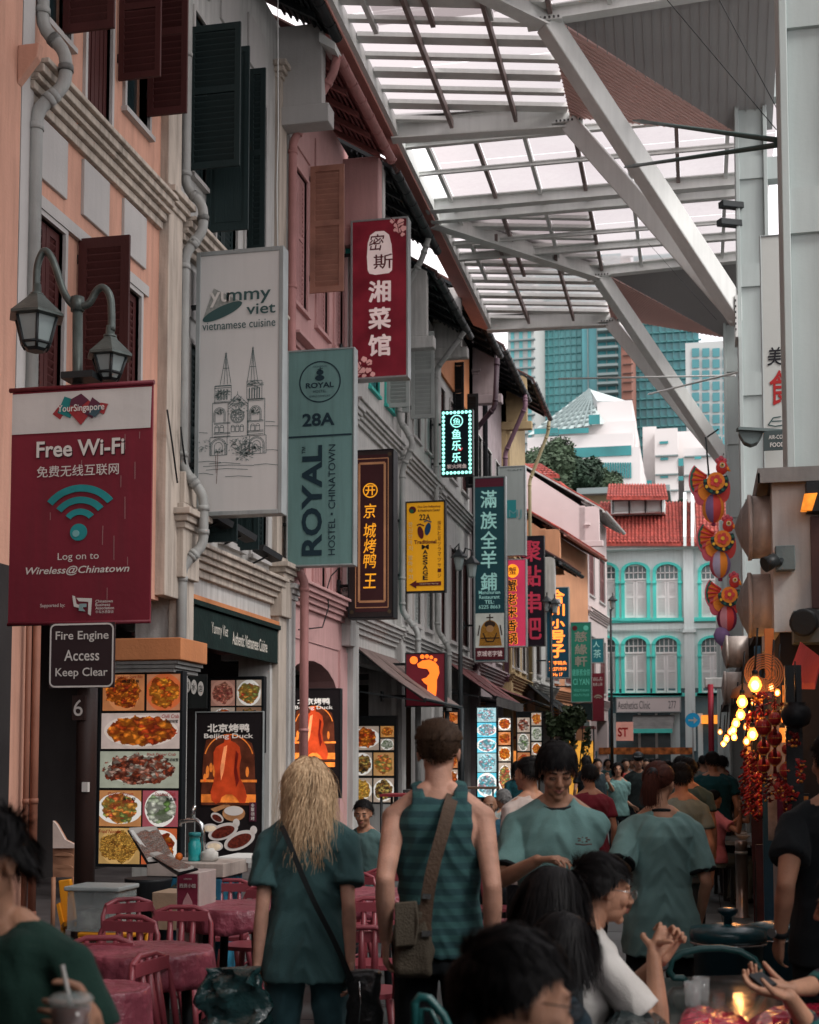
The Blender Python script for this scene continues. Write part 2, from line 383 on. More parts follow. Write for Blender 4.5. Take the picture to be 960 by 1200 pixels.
def shell(house, y0, y1, X, ztop, mat, ops, depth=9., z0=3.35, arch=True, pier=None, ground=True, inner=None):
    m = MB(); grid_wall(m, X, y0, y1, z0, ztop, ops)
    
    for ya in (y0+.002, y1-.2): m.slab([(X-.25, ya, z0), (X-.25, ya, ztop+.05), (X-4.1, ya, ztop+2.75), (X-depth, ya, ztop), (X-depth, ya, z0)], (0, .198, 0))
    m.box((X-depth, y0, 0), (X-depth+.2, y1, ztop))
    m.build('wall', mat, house)
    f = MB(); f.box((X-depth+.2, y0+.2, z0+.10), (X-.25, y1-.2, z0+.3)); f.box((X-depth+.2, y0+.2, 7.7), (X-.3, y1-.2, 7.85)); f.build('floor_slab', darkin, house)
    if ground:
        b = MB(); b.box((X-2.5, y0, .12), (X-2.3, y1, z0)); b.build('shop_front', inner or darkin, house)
        p = MB(); pw = .24
        for y in ((y0+pw, y1-pw) if ground is True else (y0+pw,)): p.box((X-.45, y-pw+.001, .12), (X+.02, y+pw-.001, z0-.002)).cut()
        p.build('pier', pier or mat, house)

HOUSES = {}
# --- near peach house (mostly out of the frame) and the peach house beside the banner
def house(key, name, label, y, X=-6.):
    h = thing(name, label, 'building', (X, y, 0), 0, 'shophouses down the left side of the street'); HOUSES[key] = h; return h
h0 = house('h0', 'shophouse', 'peach shophouse at the extreme left edge with only a strip of wall showing', 0)
shell(h0, -14, 10.98, -5.93, 13.2, peach, [], pier=darkin)
m = MB(); m.slab([(-5.93, 10.90, 7.72), (-5.74, 10.90, 7.95), (-5.72, 10.90, 8.08), (-5.93, 10.90, 8.08)], (0, .09, 0)); m.build('cornice_end', peach, h0, bevel=.01)
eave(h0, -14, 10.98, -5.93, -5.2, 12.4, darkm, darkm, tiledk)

h1 = house('h1', 'shophouse', 'peach shophouse with maroon louvred shutters behind the red banner', 12.7)
def op(px0, px1, pyt, pyb, X=-6.):
    a = onX(px0, pyb, X); b = onX(px1, pyb, X); t = onX((px0+px1)/2, pyt, X); return (a.y, b.y)
Y = lambda px, X=-6.: onX(px, 700, X).y
w2 = [(Y(38), Y(68), 8.72, 11.0), (Y(89), Y(119), 8.10, 11.0), (Y(137), Y(165), 8.72, 11.0)]
w1 = [(Y(33), Y(66), 4.55, 6.75), (Y(88), Y(118), 4.55, 6.75), (Y(137), Y(158), 4.55, 6.75)]
shell(h1, 10.98, 14.5, -6., 13.2, peach, w2+w1, inner=darkin, z0=3.45, ground='near')
for i, o in enumerate(w2): window(h1, -6., *o, maroonw, leaves=2, louv=(i != 1), closed=(i == 1), frm=palegrey)
for i, o in enumerate(w1): window(h1, -6., *o, maroonw, leaves=2 if i < 2 else 1, closed=True, frm=palegrey)
for a, b in ((34, 67), (87, 118), (136, 163)):
    m = MB(); m.box((-6.01, Y(a), 7.10), (-5.965, Y(b), 7.68)); m.build('wall_panel', palegrey, h1, bevel=.008)
m = MB(); m.box((-6.01, Y(20), 6.80), (-5.95, 14.0, 6.92)); m.build('string_course', palegrey, h1)
m = MB(); cornice(m, -6, 11.15, 14.35, 8.02); m.build('cornice', cream, h1, bevel=.012)
m = MB(); pilaster(m, -6, 14.60, .42, 3.5, 8.28, .12); pilaster(m, -6, 14.60, .40, 8.28, 12.3, .10, False); m.build('pilaster', cream, h1, bevel=.01)
m = MB(); m.box((-6.01, 11.0, 3.0), (-5.93, 11.22, 12.2)); m.build('corner_strip', palegrey, h1)
open_shutter(h1, 72, 134, -60, 40, maroonw); open_shutter(h1, 137, 188, -60, 95, maroonw, fr=.06); open_shutter(h1, 171, 219, -40, 137, maroonw)
open_shutter(h1, 88, 150, 281, 452, maroonw, mid=False, fr=.09)
pipe(h1, [(-5.90, 11.30, 13), (-5.90, 11.30, 8.45), (-5.68, 11.35, 8.22), (-5.68, 11.35, 7.90), (-5.9, 11.22, 7.62), (-5.9, 11.22, 3.6)], .062)
_a = onY(128, 760, 13.6); _b = onY(212, 760, 13.6); _t = onY(200, 747, 13.6).z; _c = onY(200, 773, 13.6).z; _d = onY(200, 788, 13.6).z
m = MB(); m.box((_a.x, 13.6, _c), (_b.x, 14.4, _t)); m.build('fascia', orangep, h1, bevel=.01)
for k in range(3):
    m = MB(); z = _c - .004 - k*.042; m.box((_a.x, 13.64+.02*k, z-.036), (_b.x-.05-.03*k, 14.4, z)); m.build('metal_trim', pipem, h1)
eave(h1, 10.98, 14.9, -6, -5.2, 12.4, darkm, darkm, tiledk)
rpipe = pbr('rust_pipe', (.24, .10, .065), .6, .15, 3, .12, 50, streak=.3); pipe(h1, [(-5.9, 11.42, 3.5), (-5.9, 11.42, .1)], .036, rpipe); pipe(h1, [(-5.9, 11.27, 3.5), (-5.9, 11.27, .1)], .026, rpipe)

h2 = house('h2', 'shophouse', 'white shophouse with black green shutters and a dark green awning band', 17)
w2 = [(Y(219)+.0, 15.85, 8.85, 10.9), (16.2, 17.0, 8.3, 11.0), (17.35, 18.2, 8.3, 11)]
w1 = [(15.35, 16.1, 4.5, 6.7), (16.5, 17.3, 4.5, 6.7), (17.7, 18.4, 4.5, 6.7)]
shell(h2, 14.9, 19.05, -6., 12.6, white, w2+w1, z0=3.55, pier=white)
for o in w2: window(h2, -6., *o, greenw, closed=True, frm=palegrey)
for o in w1: window(h2, -6., *o, greenw, closed=True, louv=True, frm=palegrey)
for a, b, z0, z1 in ((15.3, 15.9, 11.3, 12.0), (16.3, 17.0, 11.3, 12.0), (17.4, 18.1, 11.3, 12.0), (15.3, 15.9, 7.0, 7.6), (16.4, 17.2, 7.0, 7.6), (17.6, 18.4, 7.0, 7.6)):
    m = MB(); m.box((-6.01, a, z0), (-5.965, b, z1)); m.build('wall_panel', palegrey, h2, bevel=.008)
m = MB(); cornice(m, -6, 14.9, 18.7, 8.02); cornice(m, -6, 15.25, 18.75, 4.18); m.build('cornice', cream, h2, bevel=.012)
m = MB(); pilaster(m, -6, 15.05, .40, 3.0, 3.75, .14, False); pilaster(m, -6, 15.0, .52, 3.75, 4.62, .20); m.box((-6, 14.82, 4.63), (-5.82, 15.2, 5.0)).cut(); pilaster(m, -6, 18.86, .36, .12, 3.72, .12, False); pilaster(m, -6, 18.86, .46, 3.7, 4.55, .18)
pilaster(m, -6, 18.86, .34, 4.4, 12.0, .08); m.build('pilaster', cream, h2, bevel=.01)
open_shutter(h2, 219, 281, 33, 200, greenw); open_shutter(h2, 240, 291, 60, 273, greenw, louv=False, mid=False, fr=.06); open_shutter(h2, 289, 310, 82, 295, greenw)
open_shutter(h2, 236, 278, 585, 636, greenw, louv=False); open_shutter(h2, 276, 303, 585, 645, greenw, louv=False, mid=False)
pipe(h2, [(-5.90, 14.93, 12.3), (-5.90, 14.93, 8.45), (-5.68, 14.95, 8.22), (-5.68, 14.95, 7.90), (-5.88, 14.88, 7.62), (-5.88, 14.88, 5.05), (-5.66, 15.0, 4.75), (-5.66, 15.02, 4.15), (-5.86, 14.86, 3.9), (-5.86, 14.86, .12)], .06)
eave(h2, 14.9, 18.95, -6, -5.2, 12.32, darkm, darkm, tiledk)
m = MB(); m.box((-7, 18.82, 11.3), (-5.32, 19.02, 12.55)); m.box((-6.2, 18.75, 11.0), (-5.2, 19.07, 11.28)); m.build('party_wall', palegrey, h2, bevel=.015)
m = MB(); m.slab([(-5.34, 18.72, 12.2), (-5.1, 18.72, 12.05), (-5.1, 18.72, 12.16), (-5.34, 18.72, 12.35)], (0, .5, 0)); m.build('metal_trim', steelw, h2)
# loose cable
m = MB(); m.tube([(-5.4, 16.9, 12.0), (-5.38, 16.9, 10), (-5.4, 16.92, 9.3), (-5.36, 16.9, 7.6)], .008, 6); m.build('cable', steelw, h2)
m = MB(); m.box((-6.1, 15.26, 3.48), (-5.9, 18.7, 3.58)); m.box((-5.93, 15.26, 3.02), (-5.90, 18.7, 3.5)); m.box((-5.96, 15.26, 3.50), (-5.86, 18.7, 3.56)); 
aw = m.build('awning_band', pbr('dark_green_canvas', (.006, .018, .016), .7, .3, 2, .3, 12), h2)
lm = flat('cream_letter', (.6, .57, .5), .6)
text('Authentic Vietnamese Cuisine', .2, lm, aw, (-5.895, 17.45, 3.22), (0, 1, 0), (0, 0, 1), width=1.45, height=.17, bold=.01)
text('Yummy Viet', .2, lm, aw, (-5.895, 16.25, 3.26), (0, 1, 0), (0, 0, 1), width=.6, height=.18)
fm = MB(); fm.box((-5.98, 15.26, 3.56), (-5.88, 18.7, 3.62)); fm.build('awning_rail', orangep, h2)
for y, z in ((15.6, 4.62), (16.5, 4.6), (17.6, 4.5)):
    f = thing('floodlight', {15.6: 'black floodlight beside the bent white drainpipe, nearest of three on the ledge', 16.5: 'black floodlight under the tall white cathedral sign, middle of three on the ledge', 17.6: 'black floodlight on the ledge just left of the pink drainpipe'}[y], 'floodlight', (-5.72, y, z-.2), 0, 'floodlights on the first floor ledge')
    m = MB(); m.beam((-5.80, y-.14, z), (-5.62, y+.14, z-.12), .22, .08); m.build('lamp_head', blackm, f); q = MB(); q.beam((-5.95, y, z-.2), (-5.6, y, z-.05), .03, .02); q.build('bracket', darkm, f)

h3 = house('h3', 'shophouse', 'dusty pink shophouse with louvred windows and an arched ground floor', 21)
w2 = [(19.6, 20.35, 8.7, 10.8), (20.9, 21.6, 8.7, 10.8), (22.0, 22.6, 8.7, 10.8)]
w1 = [(19.6, 20.3, 4.4, 6.9), (20.8, 21.5, 4.4, 6.9), (21.9, 22.5, 4.4, 6.9)]
shell(h3, 19.05, 22.95, -6., 12.4, pink, w2+w1, z0=3.5)
pk2 = pbr('pink_timber', (.44, .24, .235), .6, .1, 2, .1, 40)
for o in w2: window(h3, -6., *o, pk2, frm=pink)
for o in w1: window(h3, -6., *o, pk2, frm=pink, louv=False)
m = MB(); cornice(m, -6, 19.2, 22.7, 4.3); cornice(m, -6, 19.2, 22.7, 8.0, ((.1, .08), (.06, .08))); m.build('cornice', pink, h3, bevel=.01)
for a, b in ((19.5, 20.5), (20.8, 21.7), (21.9, 22.6)):
    m = MB(); m.box((-6.01, a, 11.15), (-5.97, b, 11.75)); m.build('wall_panel', pink, h3, bevel=.008)
m = MB(); n_ = 10; yc, hw = 20.95, 1.55
pts = [(-6.02, yc-hw-.38, 3.52), (-6.02, yc-hw-.38, 2.6), (-6.02, yc-hw, 2.6)] + [(-6.02, yc-hw*math.cos(PI*k/n_), 2.6+.62*math.sin(PI*k/n_)) for k in range(1, n_)] + [(-6.02, yc+hw, 2.6), (-6.02, yc+hw+.38, 2.6), (-6.02, yc+hw+.38, 3.52)]
for a, b in zip(pts[2:-2], pts[3:-1]): m.slab([a, b, (b[0], b[1], 3.52), (a[0], a[1], 3.52)], (-.5, 0, 0))
m.box((-6.52, 19.06, .12), (-5.99, yc-hw, 3.52)); m.box((-6.52, yc+hw, .12), (-5.99, 22.94, 3.52)); m.build('arch', pink, h3)
m = MB(); pilaster(m, -6, 19.28, .3, .12, 4.3, .14); pilaster(m, -6, 22.8, .36, 3.6, 4.6, .16); pilaster(m, -6, 19.2, .26, 4.6, 11.6, .10); m.build('pilaster', white, h3, bevel=.01)
open_shutter(h3, 362, 403, 196, 344, pbr('backlit_tan_louvre', (.30, .15, .11), .6, .25, 3, .2, 60), pitch=.085, fr=.08)  # tan colour stands in for light coming through the slats from behind
eave(h3, 18.98, 22.6, -6, -5.2, 12.08, pipepink, pinkw, tiledk, pbr('pink_rafter', (.30, .13, .12), .7))
pipe(h3, [(-5.14, 19.0, 12.1), (-5.2, 19.02, 11.85), (-5.85, 19.1, 10.9), (-5.85, 19.1, 4.55), (-5.66, 19.2, 4.3), (-5.66, 19.2, .1)], .065, pipepink)
m = MB(); m.box((-7, 22.6, 10.9), (-5.36, 22.9, 12.2)); m.box((-6.2, 22.55, 10.62), (-5.15, 22.95, 10.95)); m.build('party_wall', pink, h3, bevel=.02)

for pts_ in (((405, 612), (403, 640), (401, 662), (388, 675), (384, 688), (385, 712), (378, 735), (350, 738)), ((212, 500), (214, 520), (220, 560), (226, 600)), ((196, 480), (202, 520), (208, 566))):
    m = MB(); m.tube([onX(a, b, -5.83) for a, b in pts_], .011, 6); m.build('cable', blackm, h3 if pts_[0][0] > 400 else h2)
# --- the white houses further down
def turnhouse(p0, p1, key, label, *a, **k):
    p0 = V((*p0, 0)); d = V((*p1, 0))-p0; h = plainhouse(key, label, 0, d.length, *a, X=0., Xg=k.pop('over', .75), **k); ang = math.atan2(-d.x, d.y)
    place(h, p0+d*.5, ang); return h
def plainhouse(key, label, y0, y1, wall, sh, zg, nwin=3, gut=None, soff=None, X=-6., Xg=-5.2, tile=None, z2=8.7, closed=True, band=4.2, frm=None):
    h = house(key, 'shophouse', label, (y0+y1)/2, X); L = y1-y0; ops = []
    for k in range(nwin):
        c = y0 + L*(k+.5)/nwin; hw_ = L/nwin*.27; ops += [(c-hw_, c+hw_, 4.6, 6.9)]
        if zg > 10: ops += [(c-hw_, c+hw_, z2, z2+1.9)]
    shell(h, y0, y1, X, zg+.3, wall, ops, z0=3.4)
    for o in ops: window(h, X, *o, sh, frm=frm or palegrey, closed=closed)
    m = MB(); cornice(m, X, y0+.1, y1-.1, band)
    if zg > 10: cornice(m, X, y0+.1, y1-.1, 8.0)
    m.build('cornice', wall, h, bevel=.01)
    m = MB(); pilaster(m, X, y0+.22, .4, .12, 4.4, .12); pilaster(m, X, y0+.22, .34, 4.4, min(8, zg-.3), .1)
    if zg > 10: pilaster(m, X, y0+.22, .34, 8.1, zg-.4, .1)
    m.build('pilaster', wall, h, bevel=.01)
    eave(h, y0, y1, X, Xg, zg, gut or darkm, soff or darkm, tile or tiledk)
    m = MB(); m.box((X-1, y0, zg-1.2), (Xg-.15, y0+.16, zg+.25)); m.box((X-.2, y0-.04, zg-1.45), (Xg, y0+.2, zg-1.2)); m.build('party_wall', wall, h, bevel=.02)
    return h
h4 = plainhouse('h4', 'white shophouse with teal trimmed shutters behind the tall red restaurant sign', 22.95, 26.9, white, pbr('teal_shutter', (.03, .15, .15), .6), 12.02, frm=tealw)
open_shutter(h4, 404, 435, 242, 300, tealw); open_shutter(h4, 452, 480, 375, 478, greyw)
h5 = plainhouse('h5', 'white shophouse with pale grey louvred shutters above the yellow massage sign', 26.9, 31.0, white, greyw, 11.5)
open_shutter(h5, 481, 509, 390, 491, greyw, pitch=.09); open_shutter(h5, 462, 480, 400, 484, greyw, pitch=.09)
pipe(h4, [(-5.14, 26.0, 12.0), (-5.3, 26.1, 11.6), (-5.85, 26.4, 10.9), (-5.85, 26.5, 8.5), (-5.55, 26.5, 8.0), (-5.8, 26.6, 7.5), (-5.8, 26.6, 4.6), (-5.5, 26.7, 4.2), (-5.5, 26.7, .1)], .06)
pipe(h5, [(-5.14, 30.2, 11.4), (-5.85, 30.4, 10.6), (-5.85, 30.6, 4.6), (-5.6, 30.7, 4.2), (-5.6, 30.7, .1)], .06)
h6 = plainhouse('h6', 'dark shuttered shophouse with an orange wall under its eave behind the neon fish sign', 31.0, 36.0, white, maroonw, 12.5)
m = MB(); m.box((-5.99, 31.3, 10.9), (-5.93, 35.6, 12.4)); m.build('wall_panel', orangep, h6)
for a, b, c, d in ((545, 561, 462, 572), (562, 572, 471, 578), (530, 544, 425, 500)): open_shutter(h6, a, b, c, d, blackm)
pipe(h6, [(-5.14, 35.4, 12.3), (-5.2, 35.4, 11.0), (-5.8, 35.6, 10.4), (-5.8, 35.6, 4)], .07, pbr('dark_brown_pipe', (.05, .03, .04), .5))
h7 = plainhouse('h7', 'plum and mustard shophouse with a black gutter, farthest of the tall houses', 36.0, 41.5, pbr('plum_plaster', (.30, .25, .26), .8, streak=.3), blackm, 12.7, X=-5.9, Xg=-5.1)
h8 = plainhouse('h8', 'mustard shophouse beside the grey hanging sign with a deep dark eave', 41.5, 46.2, pbr('mustard_plaster', (.36, .27, .15), .8, streak=.3), brownm, 13.3, X=-5.75, Xg=-4.95)
pipe(h7, [(-5.05, 40.5, 12.7), (-5.0, 40.4, 12.3), (-5.7, 40.9, 11.0), (-5.7, 41.0, 4)], .07, pbr('plum_pipe', (.16, .09, .12), .5))
pipe(h8, [(-4.9, 46.0, 13.2), (-4.95, 46.1, 12.8), (-5.6, 46.2, 11.2), (-5.6, 46.25, 4)], .06, pbr('mustard_pipe', (.30, .26, .16), .5))

# --- sloping shop awnings
def awning(label, px0, px1, pyb_wall, pyf, Xw, Xf, mat, val=None, cat='awning'):
    a = onX(px0, pyb_wall, Xw); f0 = onY(px0, pyb_wall, a.y); y0 = a.y; y1 = onX(px1, pyf, Xf).y
    zf = onX(px1, pyf, Xf).z; zw = a.z; t = thing('awning', label, cat, (Xw, (y0+y1)/2, zw), 0, 'sloping awnings over the shop fronts on the left')
    m = MB(); n_ = 9
    for k in range(n_):
        y_ = y0 + (y1-y0)*k/n_; y_2 = y0 + (y1-y0)*(k+1)/n_; sg = .02*math.sin(k*1.7)
        P = [(Xw, y_, zw), (Xw, y_2, zw), ((Xw+Xf)/2, y_2, (zw+zf)/2-.05+sg), (Xf, y_2, zf), (Xf, y_, zf), ((Xw+Xf)/2, y_, (zw+zf)/2-.05-sg)]
        m.slab([P[0], P[1], P[2], P[5]], (0, 0, .012)); m.slab([P[5], P[2], P[3], P[4]], (0, 0, .012))
    m.build('canvas', mat, t)
    m = MB(); m.tube([(Xf, y0, zf), (Xf, y1, zf)], .03, 8)
    for y in (y0+.05, y1-.05): m.beam((Xw, y, zw-.06), (Xf, y, zf-.03), .03, .03); m.beam((Xw, y, zw-.8), (Xf, y, zf-.04), .025, .025)
    m.build('frame', darkm, t)
    if val:
        v = MB(); k = 0; y = y0
        while y < y1: v.box((Xf+.01, y, zf-.22), (Xf+.02+.012*(k % 2), min(y+.09, y1), zf)); y += .09; k += 1
        v.build('valance', val, t)
    return t
can1 = pbr('brown_canvas', (.17, .125, .115), .8, .3, 2.5, .3, 14, dirt=.4); can2 = pbr('maroon_canvas', (.15, .055, .055), .8, .25, 2.5, .3, 14, dirt=.3)
can3 = pbr('black_canvas', (.018, .022, .024), .8, .3, 2.5, .3, 14, dirt=.3); can4 = pbr('grey_canvas', (.16, .155, .15), .8, .2, 2.5, .2, 14)
awning('weathered brown awning just left of the glowing foot sign', 416, 541, 757, 829, -6, -4.72, can1)
awning('long maroon awning with a grey valance right of the glowing foot sign', 521, 612, 772, 826, -6, -4.75, can2, can4)
awning('dark maroon awning third along the shop fronts', 572, 655, 800, 832, -6, -4.72, can2)
awning('black awning under the green vegetarian sign', 606, 690, 790, 846, -5.9, -4.35, can3, pbr('sage_canvas', (.16, .2, .19), .8))

# --- dark slim poles along the left kerb
for px, d in ((427, 24.6), (541, 25.5), (524, 27)):
    p = gr(px if px != 427 else 401, d); m = MB(); m.tube([(p.x, p.y, .1), (p.x, p.y, 2.6)], .05, 10); m.lathe((p.x, p.y, .1), [(.09, 0), (.09, .06), (.05, .1)], 12)
    tag(m.build('awning_post', darkm), {427: 'slim dark post at the near corner of the brown awning', 541: 'dark post right of the foot sign holding the awning edge', 524: 'dark post between the foot sign and the glowing blue menu'}[px], 'post', 'posts under the shop awnings')

# ---------------- the glass and steel canopy ----------------
ZC = 12.5
cn = thing('street_canopy', 'white steel and glass canopy over the street on slanting struts', 'canopy', (.9, 21.4, 0))
glassc = bpy.data.materials.new('canopy_glass'); glassc.use_nodes = True; _nt = glassc.node_tree; _nt.nodes.clear()
_o = nn(_nt, 'ShaderNodeOutputMaterial'); _t = nn(_nt, 'ShaderNodeBsdfTransparent'); _t.inputs[0].default_value = (.47, .43, .432, 1); _g = nn(_nt, 'ShaderNodeBsdfTranslucent'); _g.inputs[0].default_value = (.44, .43, .43, 1)
_m = nn(_nt, 'ShaderNodeMixShader'); _n = nn(_nt, 'ShaderNodeTexNoise', Scale=.55, Detail=8., Roughness=.7); _tc = nn(_nt, 'ShaderNodeTexCoord'); _nt.links.new(_tc.outputs['Object'], _n.inputs[0])
_r = nn(_nt, 'ShaderNodeMapRange'); _r.inputs['To Min'].default_value = .0; _r.inputs['To Max'].default_value = .9; _nt.links.new(_n.outputs['Fac'], _r.inputs[0]); _nt.links.new(_r.outputs[0], _m.inputs[0])
_nt.links.new(_t.outputs[0], _m.inputs[1]); _nt.links.new(_g.outputs[0], _m.inputs[2]); _nt.links.new(_m.outputs[0], _o.inputs[0])
rose = pbr('rose_fascia', (.84, .42, .37), .6, .1, 1, .05, 30, streak=.15)
soffd = pbr('grey_soffit', (.35, .345, .345), .6, .1, .6, .05, 30); soffp = pbr('rose_soffit', (.80, .55, .51), .6, .08, .6, .05, 30)
bolt = flat('bolt', (.06, .06, .06), .5)
def bolts(par, c, u, v, nu, nv, s=.07):
    m = MB(); n = u.cross(v).normalized()
    for i in range(nu):
        for j in range(nv):
            p = c + u*((i-(nu-1)/2)*s) + v*((j-(nv-1)/2)*s); m.lathe(p, [(.018, 0), (.018, .02)], 6, n, False)
    m.build('bolt', bolt, par, kind='stuff')
PER = 10.75
for bay in (-2, -1, 0, 1):
    dy = bay*PER; yc = 21.35+dy; A1 = V((-2.03, 19.25+dy, ZC)); A2 = V((-2.0, 22.5+dy, ZC)); E = V((.70, 21.6+dy, ZC-.95)); J = V((.72, 21.35+dy, 8.45))
    L1 = V((-5.05, 15.45+dy, ZC)); L2 = V((-5.05, 22.3+dy, ZC))
    if bay > -2:
        for T in (A1, A2):
            m = MB(); m.beam(J, T + V((0, 0, -.12)), .26, .30); st_ = m.build('strut', steelw, cn, bevel=.02)
            b = MB(); q = T + V((0, 0, -.14)); b.box((q.x-.30, q.y-.14, q.z), (q.x+.22, q.y+.14, q.z+.04)); b.build('plate', steelw, st_)
            bolts(st_, q + V((-.02, -.16, .02)), V((1, 0, 0)), V((0, 0, 1)), 7, 1, .065)
        m = MB(); m.box((.62, yc-.28, 8.1), (.66, yc+.28, 8.75)); g_ = m.build('gusset', steelw, cn); bolts(g_, V((.615, yc-.30, 8.42)), V((0, 1, 0)), V((0, 0, 1)), 2, 6, .09)
    # main beams
    for a, b in ((A1, L1), (A2, L2)):
        m = MB(); m.ibeam(a, b, .24, .42, .03); m.build('roof_beam', steelw, cn)
    m = MB(); m.ibeam(A1, V((1.2, A1.y-.3, ZC)), .2, .22, .02); m.build('roof_beam', steelw, cn)
    # soffit wedges of the folded right wing
    m = MB(); m.slab([A1 + V((.02, 0, .02)), V((1.25, A1.y-.3, ZC+.02)), V((1.25, E.y, E.z)), E], (0, 0, .05)); s1 = m.build('soffit', soffd, cn)
    m = MB(); n_ = 24
    for k in range(1, n_):                                          # standing seams
        x = A1.x + (1.25-A1.x)*k/n_; t_ = min(1, (x-A1.x)/(E.x-A1.x)); ye = A1.y + (E.y-A1.y)*t_; ze = ZC + (E.z-ZC)*t_; ys_ = A1.y - .3*(x-A1.x)/3.28
        m.beam((x, ys_, ZC+.01), (x, ye, ze-.012), .012, .012)
    m.build('seam', soffd, s1, kind='stuff')
    m = MB(); m.slab([A1 + V((.01, .02, .0)), E + V((0, .004, 0)), A2], (0, 0, .05)); s2 = m.build('soffit', soffp, cn, label='rose pink ribbed underside')
    m = MB()
    for k in range(1, 26):
        t_ = k/26; a = A1.lerp(A2, t_); m.beam(a - V((0, 0, .01)), E.lerp(A2, t_*.98) - V((0, 0, .01)), .02, .012)
    m.build('seam', soffp, s2, kind='stuff')
    m = MB(); m.slab([A2, E, V((1.25, E.y, E.z)), V((1.25, A2.y+1.5, ZC)), V((-2.0, A2.y+.02, ZC))], (0, 0, .05)) if False else None
    # louvred glass roof between the beams
    k = 0; y = L1.y + .2
    dirv = (A1-L1).normalized()
    while y < L2.y - .1:
        a = V((L1.x+.1, y, ZC+.1)); slope = .26
        t_end = (A1.x - a.x); ye = y + t_end*slope
        lim = lambda x: L2.y + (A2.y-L2.y)*(x-L2.x)/(A2.x-L2.x)
        b = V((A1.x, ye, ZC+.1))
        if ye > lim(A1.x): 
            x_ = a.x + (lim(a.x)-y)/(slope - (A2.y-L2.y)/3.05); b = V((min(x_, A1.x), 0, ZC+.1)); b.y = y + (b.x-a.x)*slope
        wd = .22 if k % 2 else .12
        m = MB(); m.beam(a, b, wd, .07); m.build('louvre', steelw, cn); y += .54; k += 1
    for x in (-4.0, -2.9):
        m = MB(); m.beam((x, L1.y+(x-L1.x)*1.2, ZC-.02), (x, L2.y, ZC-.02), .06, .14); m.build('mullion', pbr('mullion_brown', (.22, .17, .16), .5), cn)
    # glass panes
    ys = [L1.y+.05 + (L2.y-L1.y)*i/4 for i in range(5)]
    for i in range(4):
        m = MB(); m.quad((-5.0, ys[i], ZC+.17), (-2.03, ys[i], ZC+.17), (-2.03, ys[i+1]-.02, ZC+.17), (-5.0, ys[i+1]-.02, ZC+.17)); m.build('pane', glassc, cn)
    # flat glazed band up to the next bay
    if bay == 1: continue
    yb0, yb1 = A2.y+.1, A1.y+PER
    for yy, w_, h_ in ((yb0+.3, .10, .12), (yb0+3.0, .2, .24), (yb0+3.5, .16, .26), (yb1-1.6, .12, .16), (yb0+1.5, .06, .08), (yb0+5.0, .06, .08)):
        m = MB(); m.ibeam((-5.1, yy, ZC-.03), (1.1, yy, ZC-.03), w_, h_, .02); m.build('purlin', steelw, cn)
    for k in range(7):
        x = -4.6 + k*.87; m = MB(); m.beam((x, yb0, ZC+.06), (x, yb1, ZC+.06), .07, .10); m.build('mullion', MATS['mullion_brown'] if k % 2 else steelw, cn)
        for a, b in ((yb0, yb0+1.5), (yb0+1.5, yb0+3.2), (yb0+3.2, yb0+5.0), (yb0+5.0, yb1)):
            q = MB(); q.quad((x+.04, a, ZC+.13), (x+.83, a, ZC+.13), (x+.83, b-.02, ZC+.13), (x+.04, b-.02, ZC+.13)); q.build('pane', glassc, cn)
for a_, b_ in ((-8, 17.6), (17.6, 33.2)):
    m = MB(); m.slab([(-5.02, a_, ZC-.16), (-5.02, b_, ZC-.16), (-5.42, b_, ZC+.02), (-5.42, a_, ZC+.02)], (.01, 0, .04)); m.build('fascia', rose, cn)
    m = MB(); m.beam((-4.98, a_, ZC), (-4.98, b_, ZC), .09, .26); m.build('edge_beam', steelw, cn)
# unseen opaque slab added above the near bays to keep the foreground dark
m = MB(); m.box((-5.0, -6, ZC+.25), (8, 5.2, ZC+.35)); m.build('soffit', soffd, cn)

# columns of the canopy: each stands alone
colm = pbr('column_paint', (.40, .45, .44), .5, .07, 1.0, .05, 40, streak=.15)
for i, yc in enumerate((10.6, 21.35, 32.1, 42.85, 53.6)):
    t = thing('canopy_column', ['huge pale canopy column at the right edge, nearest to the viewer', 'white canopy column where the two large struts meet', 'white canopy column behind the hanging rooster lanterns', 'thin looking far canopy column right of the blue arrow sign', 'farthest canopy column at the street end'][i], 'column', (.9, yc, 0), 0, 'columns of the street canopy')
    m = MB(); x0, x1 = (.66, 1.14); 
    for a, b in ((x0, x0+.06), (x1-.06, x1)): m.box((a, yc-.24, 0), (b, yc+.24, ZC if yc < 40 else 9.0))
    m.box((x0+.06, yc-.16, 0), (x1-.06, yc+.16, (ZC if yc < 40 else 9.0)-.002)); m.build('shaft', colm, t, bevel=.008)
    if yc < 40:
        q = MB()
        for z in (5.6, 7.2, 8.9, 10.6, 11.9): q.box((x1, yc-.12, z), (2.0, yc+.12, z+.35)); q.box((x0+.06, yc-.20, z), (x1-.06, yc-.16, z+.35))
        q.build('crosspiece', colm, t)
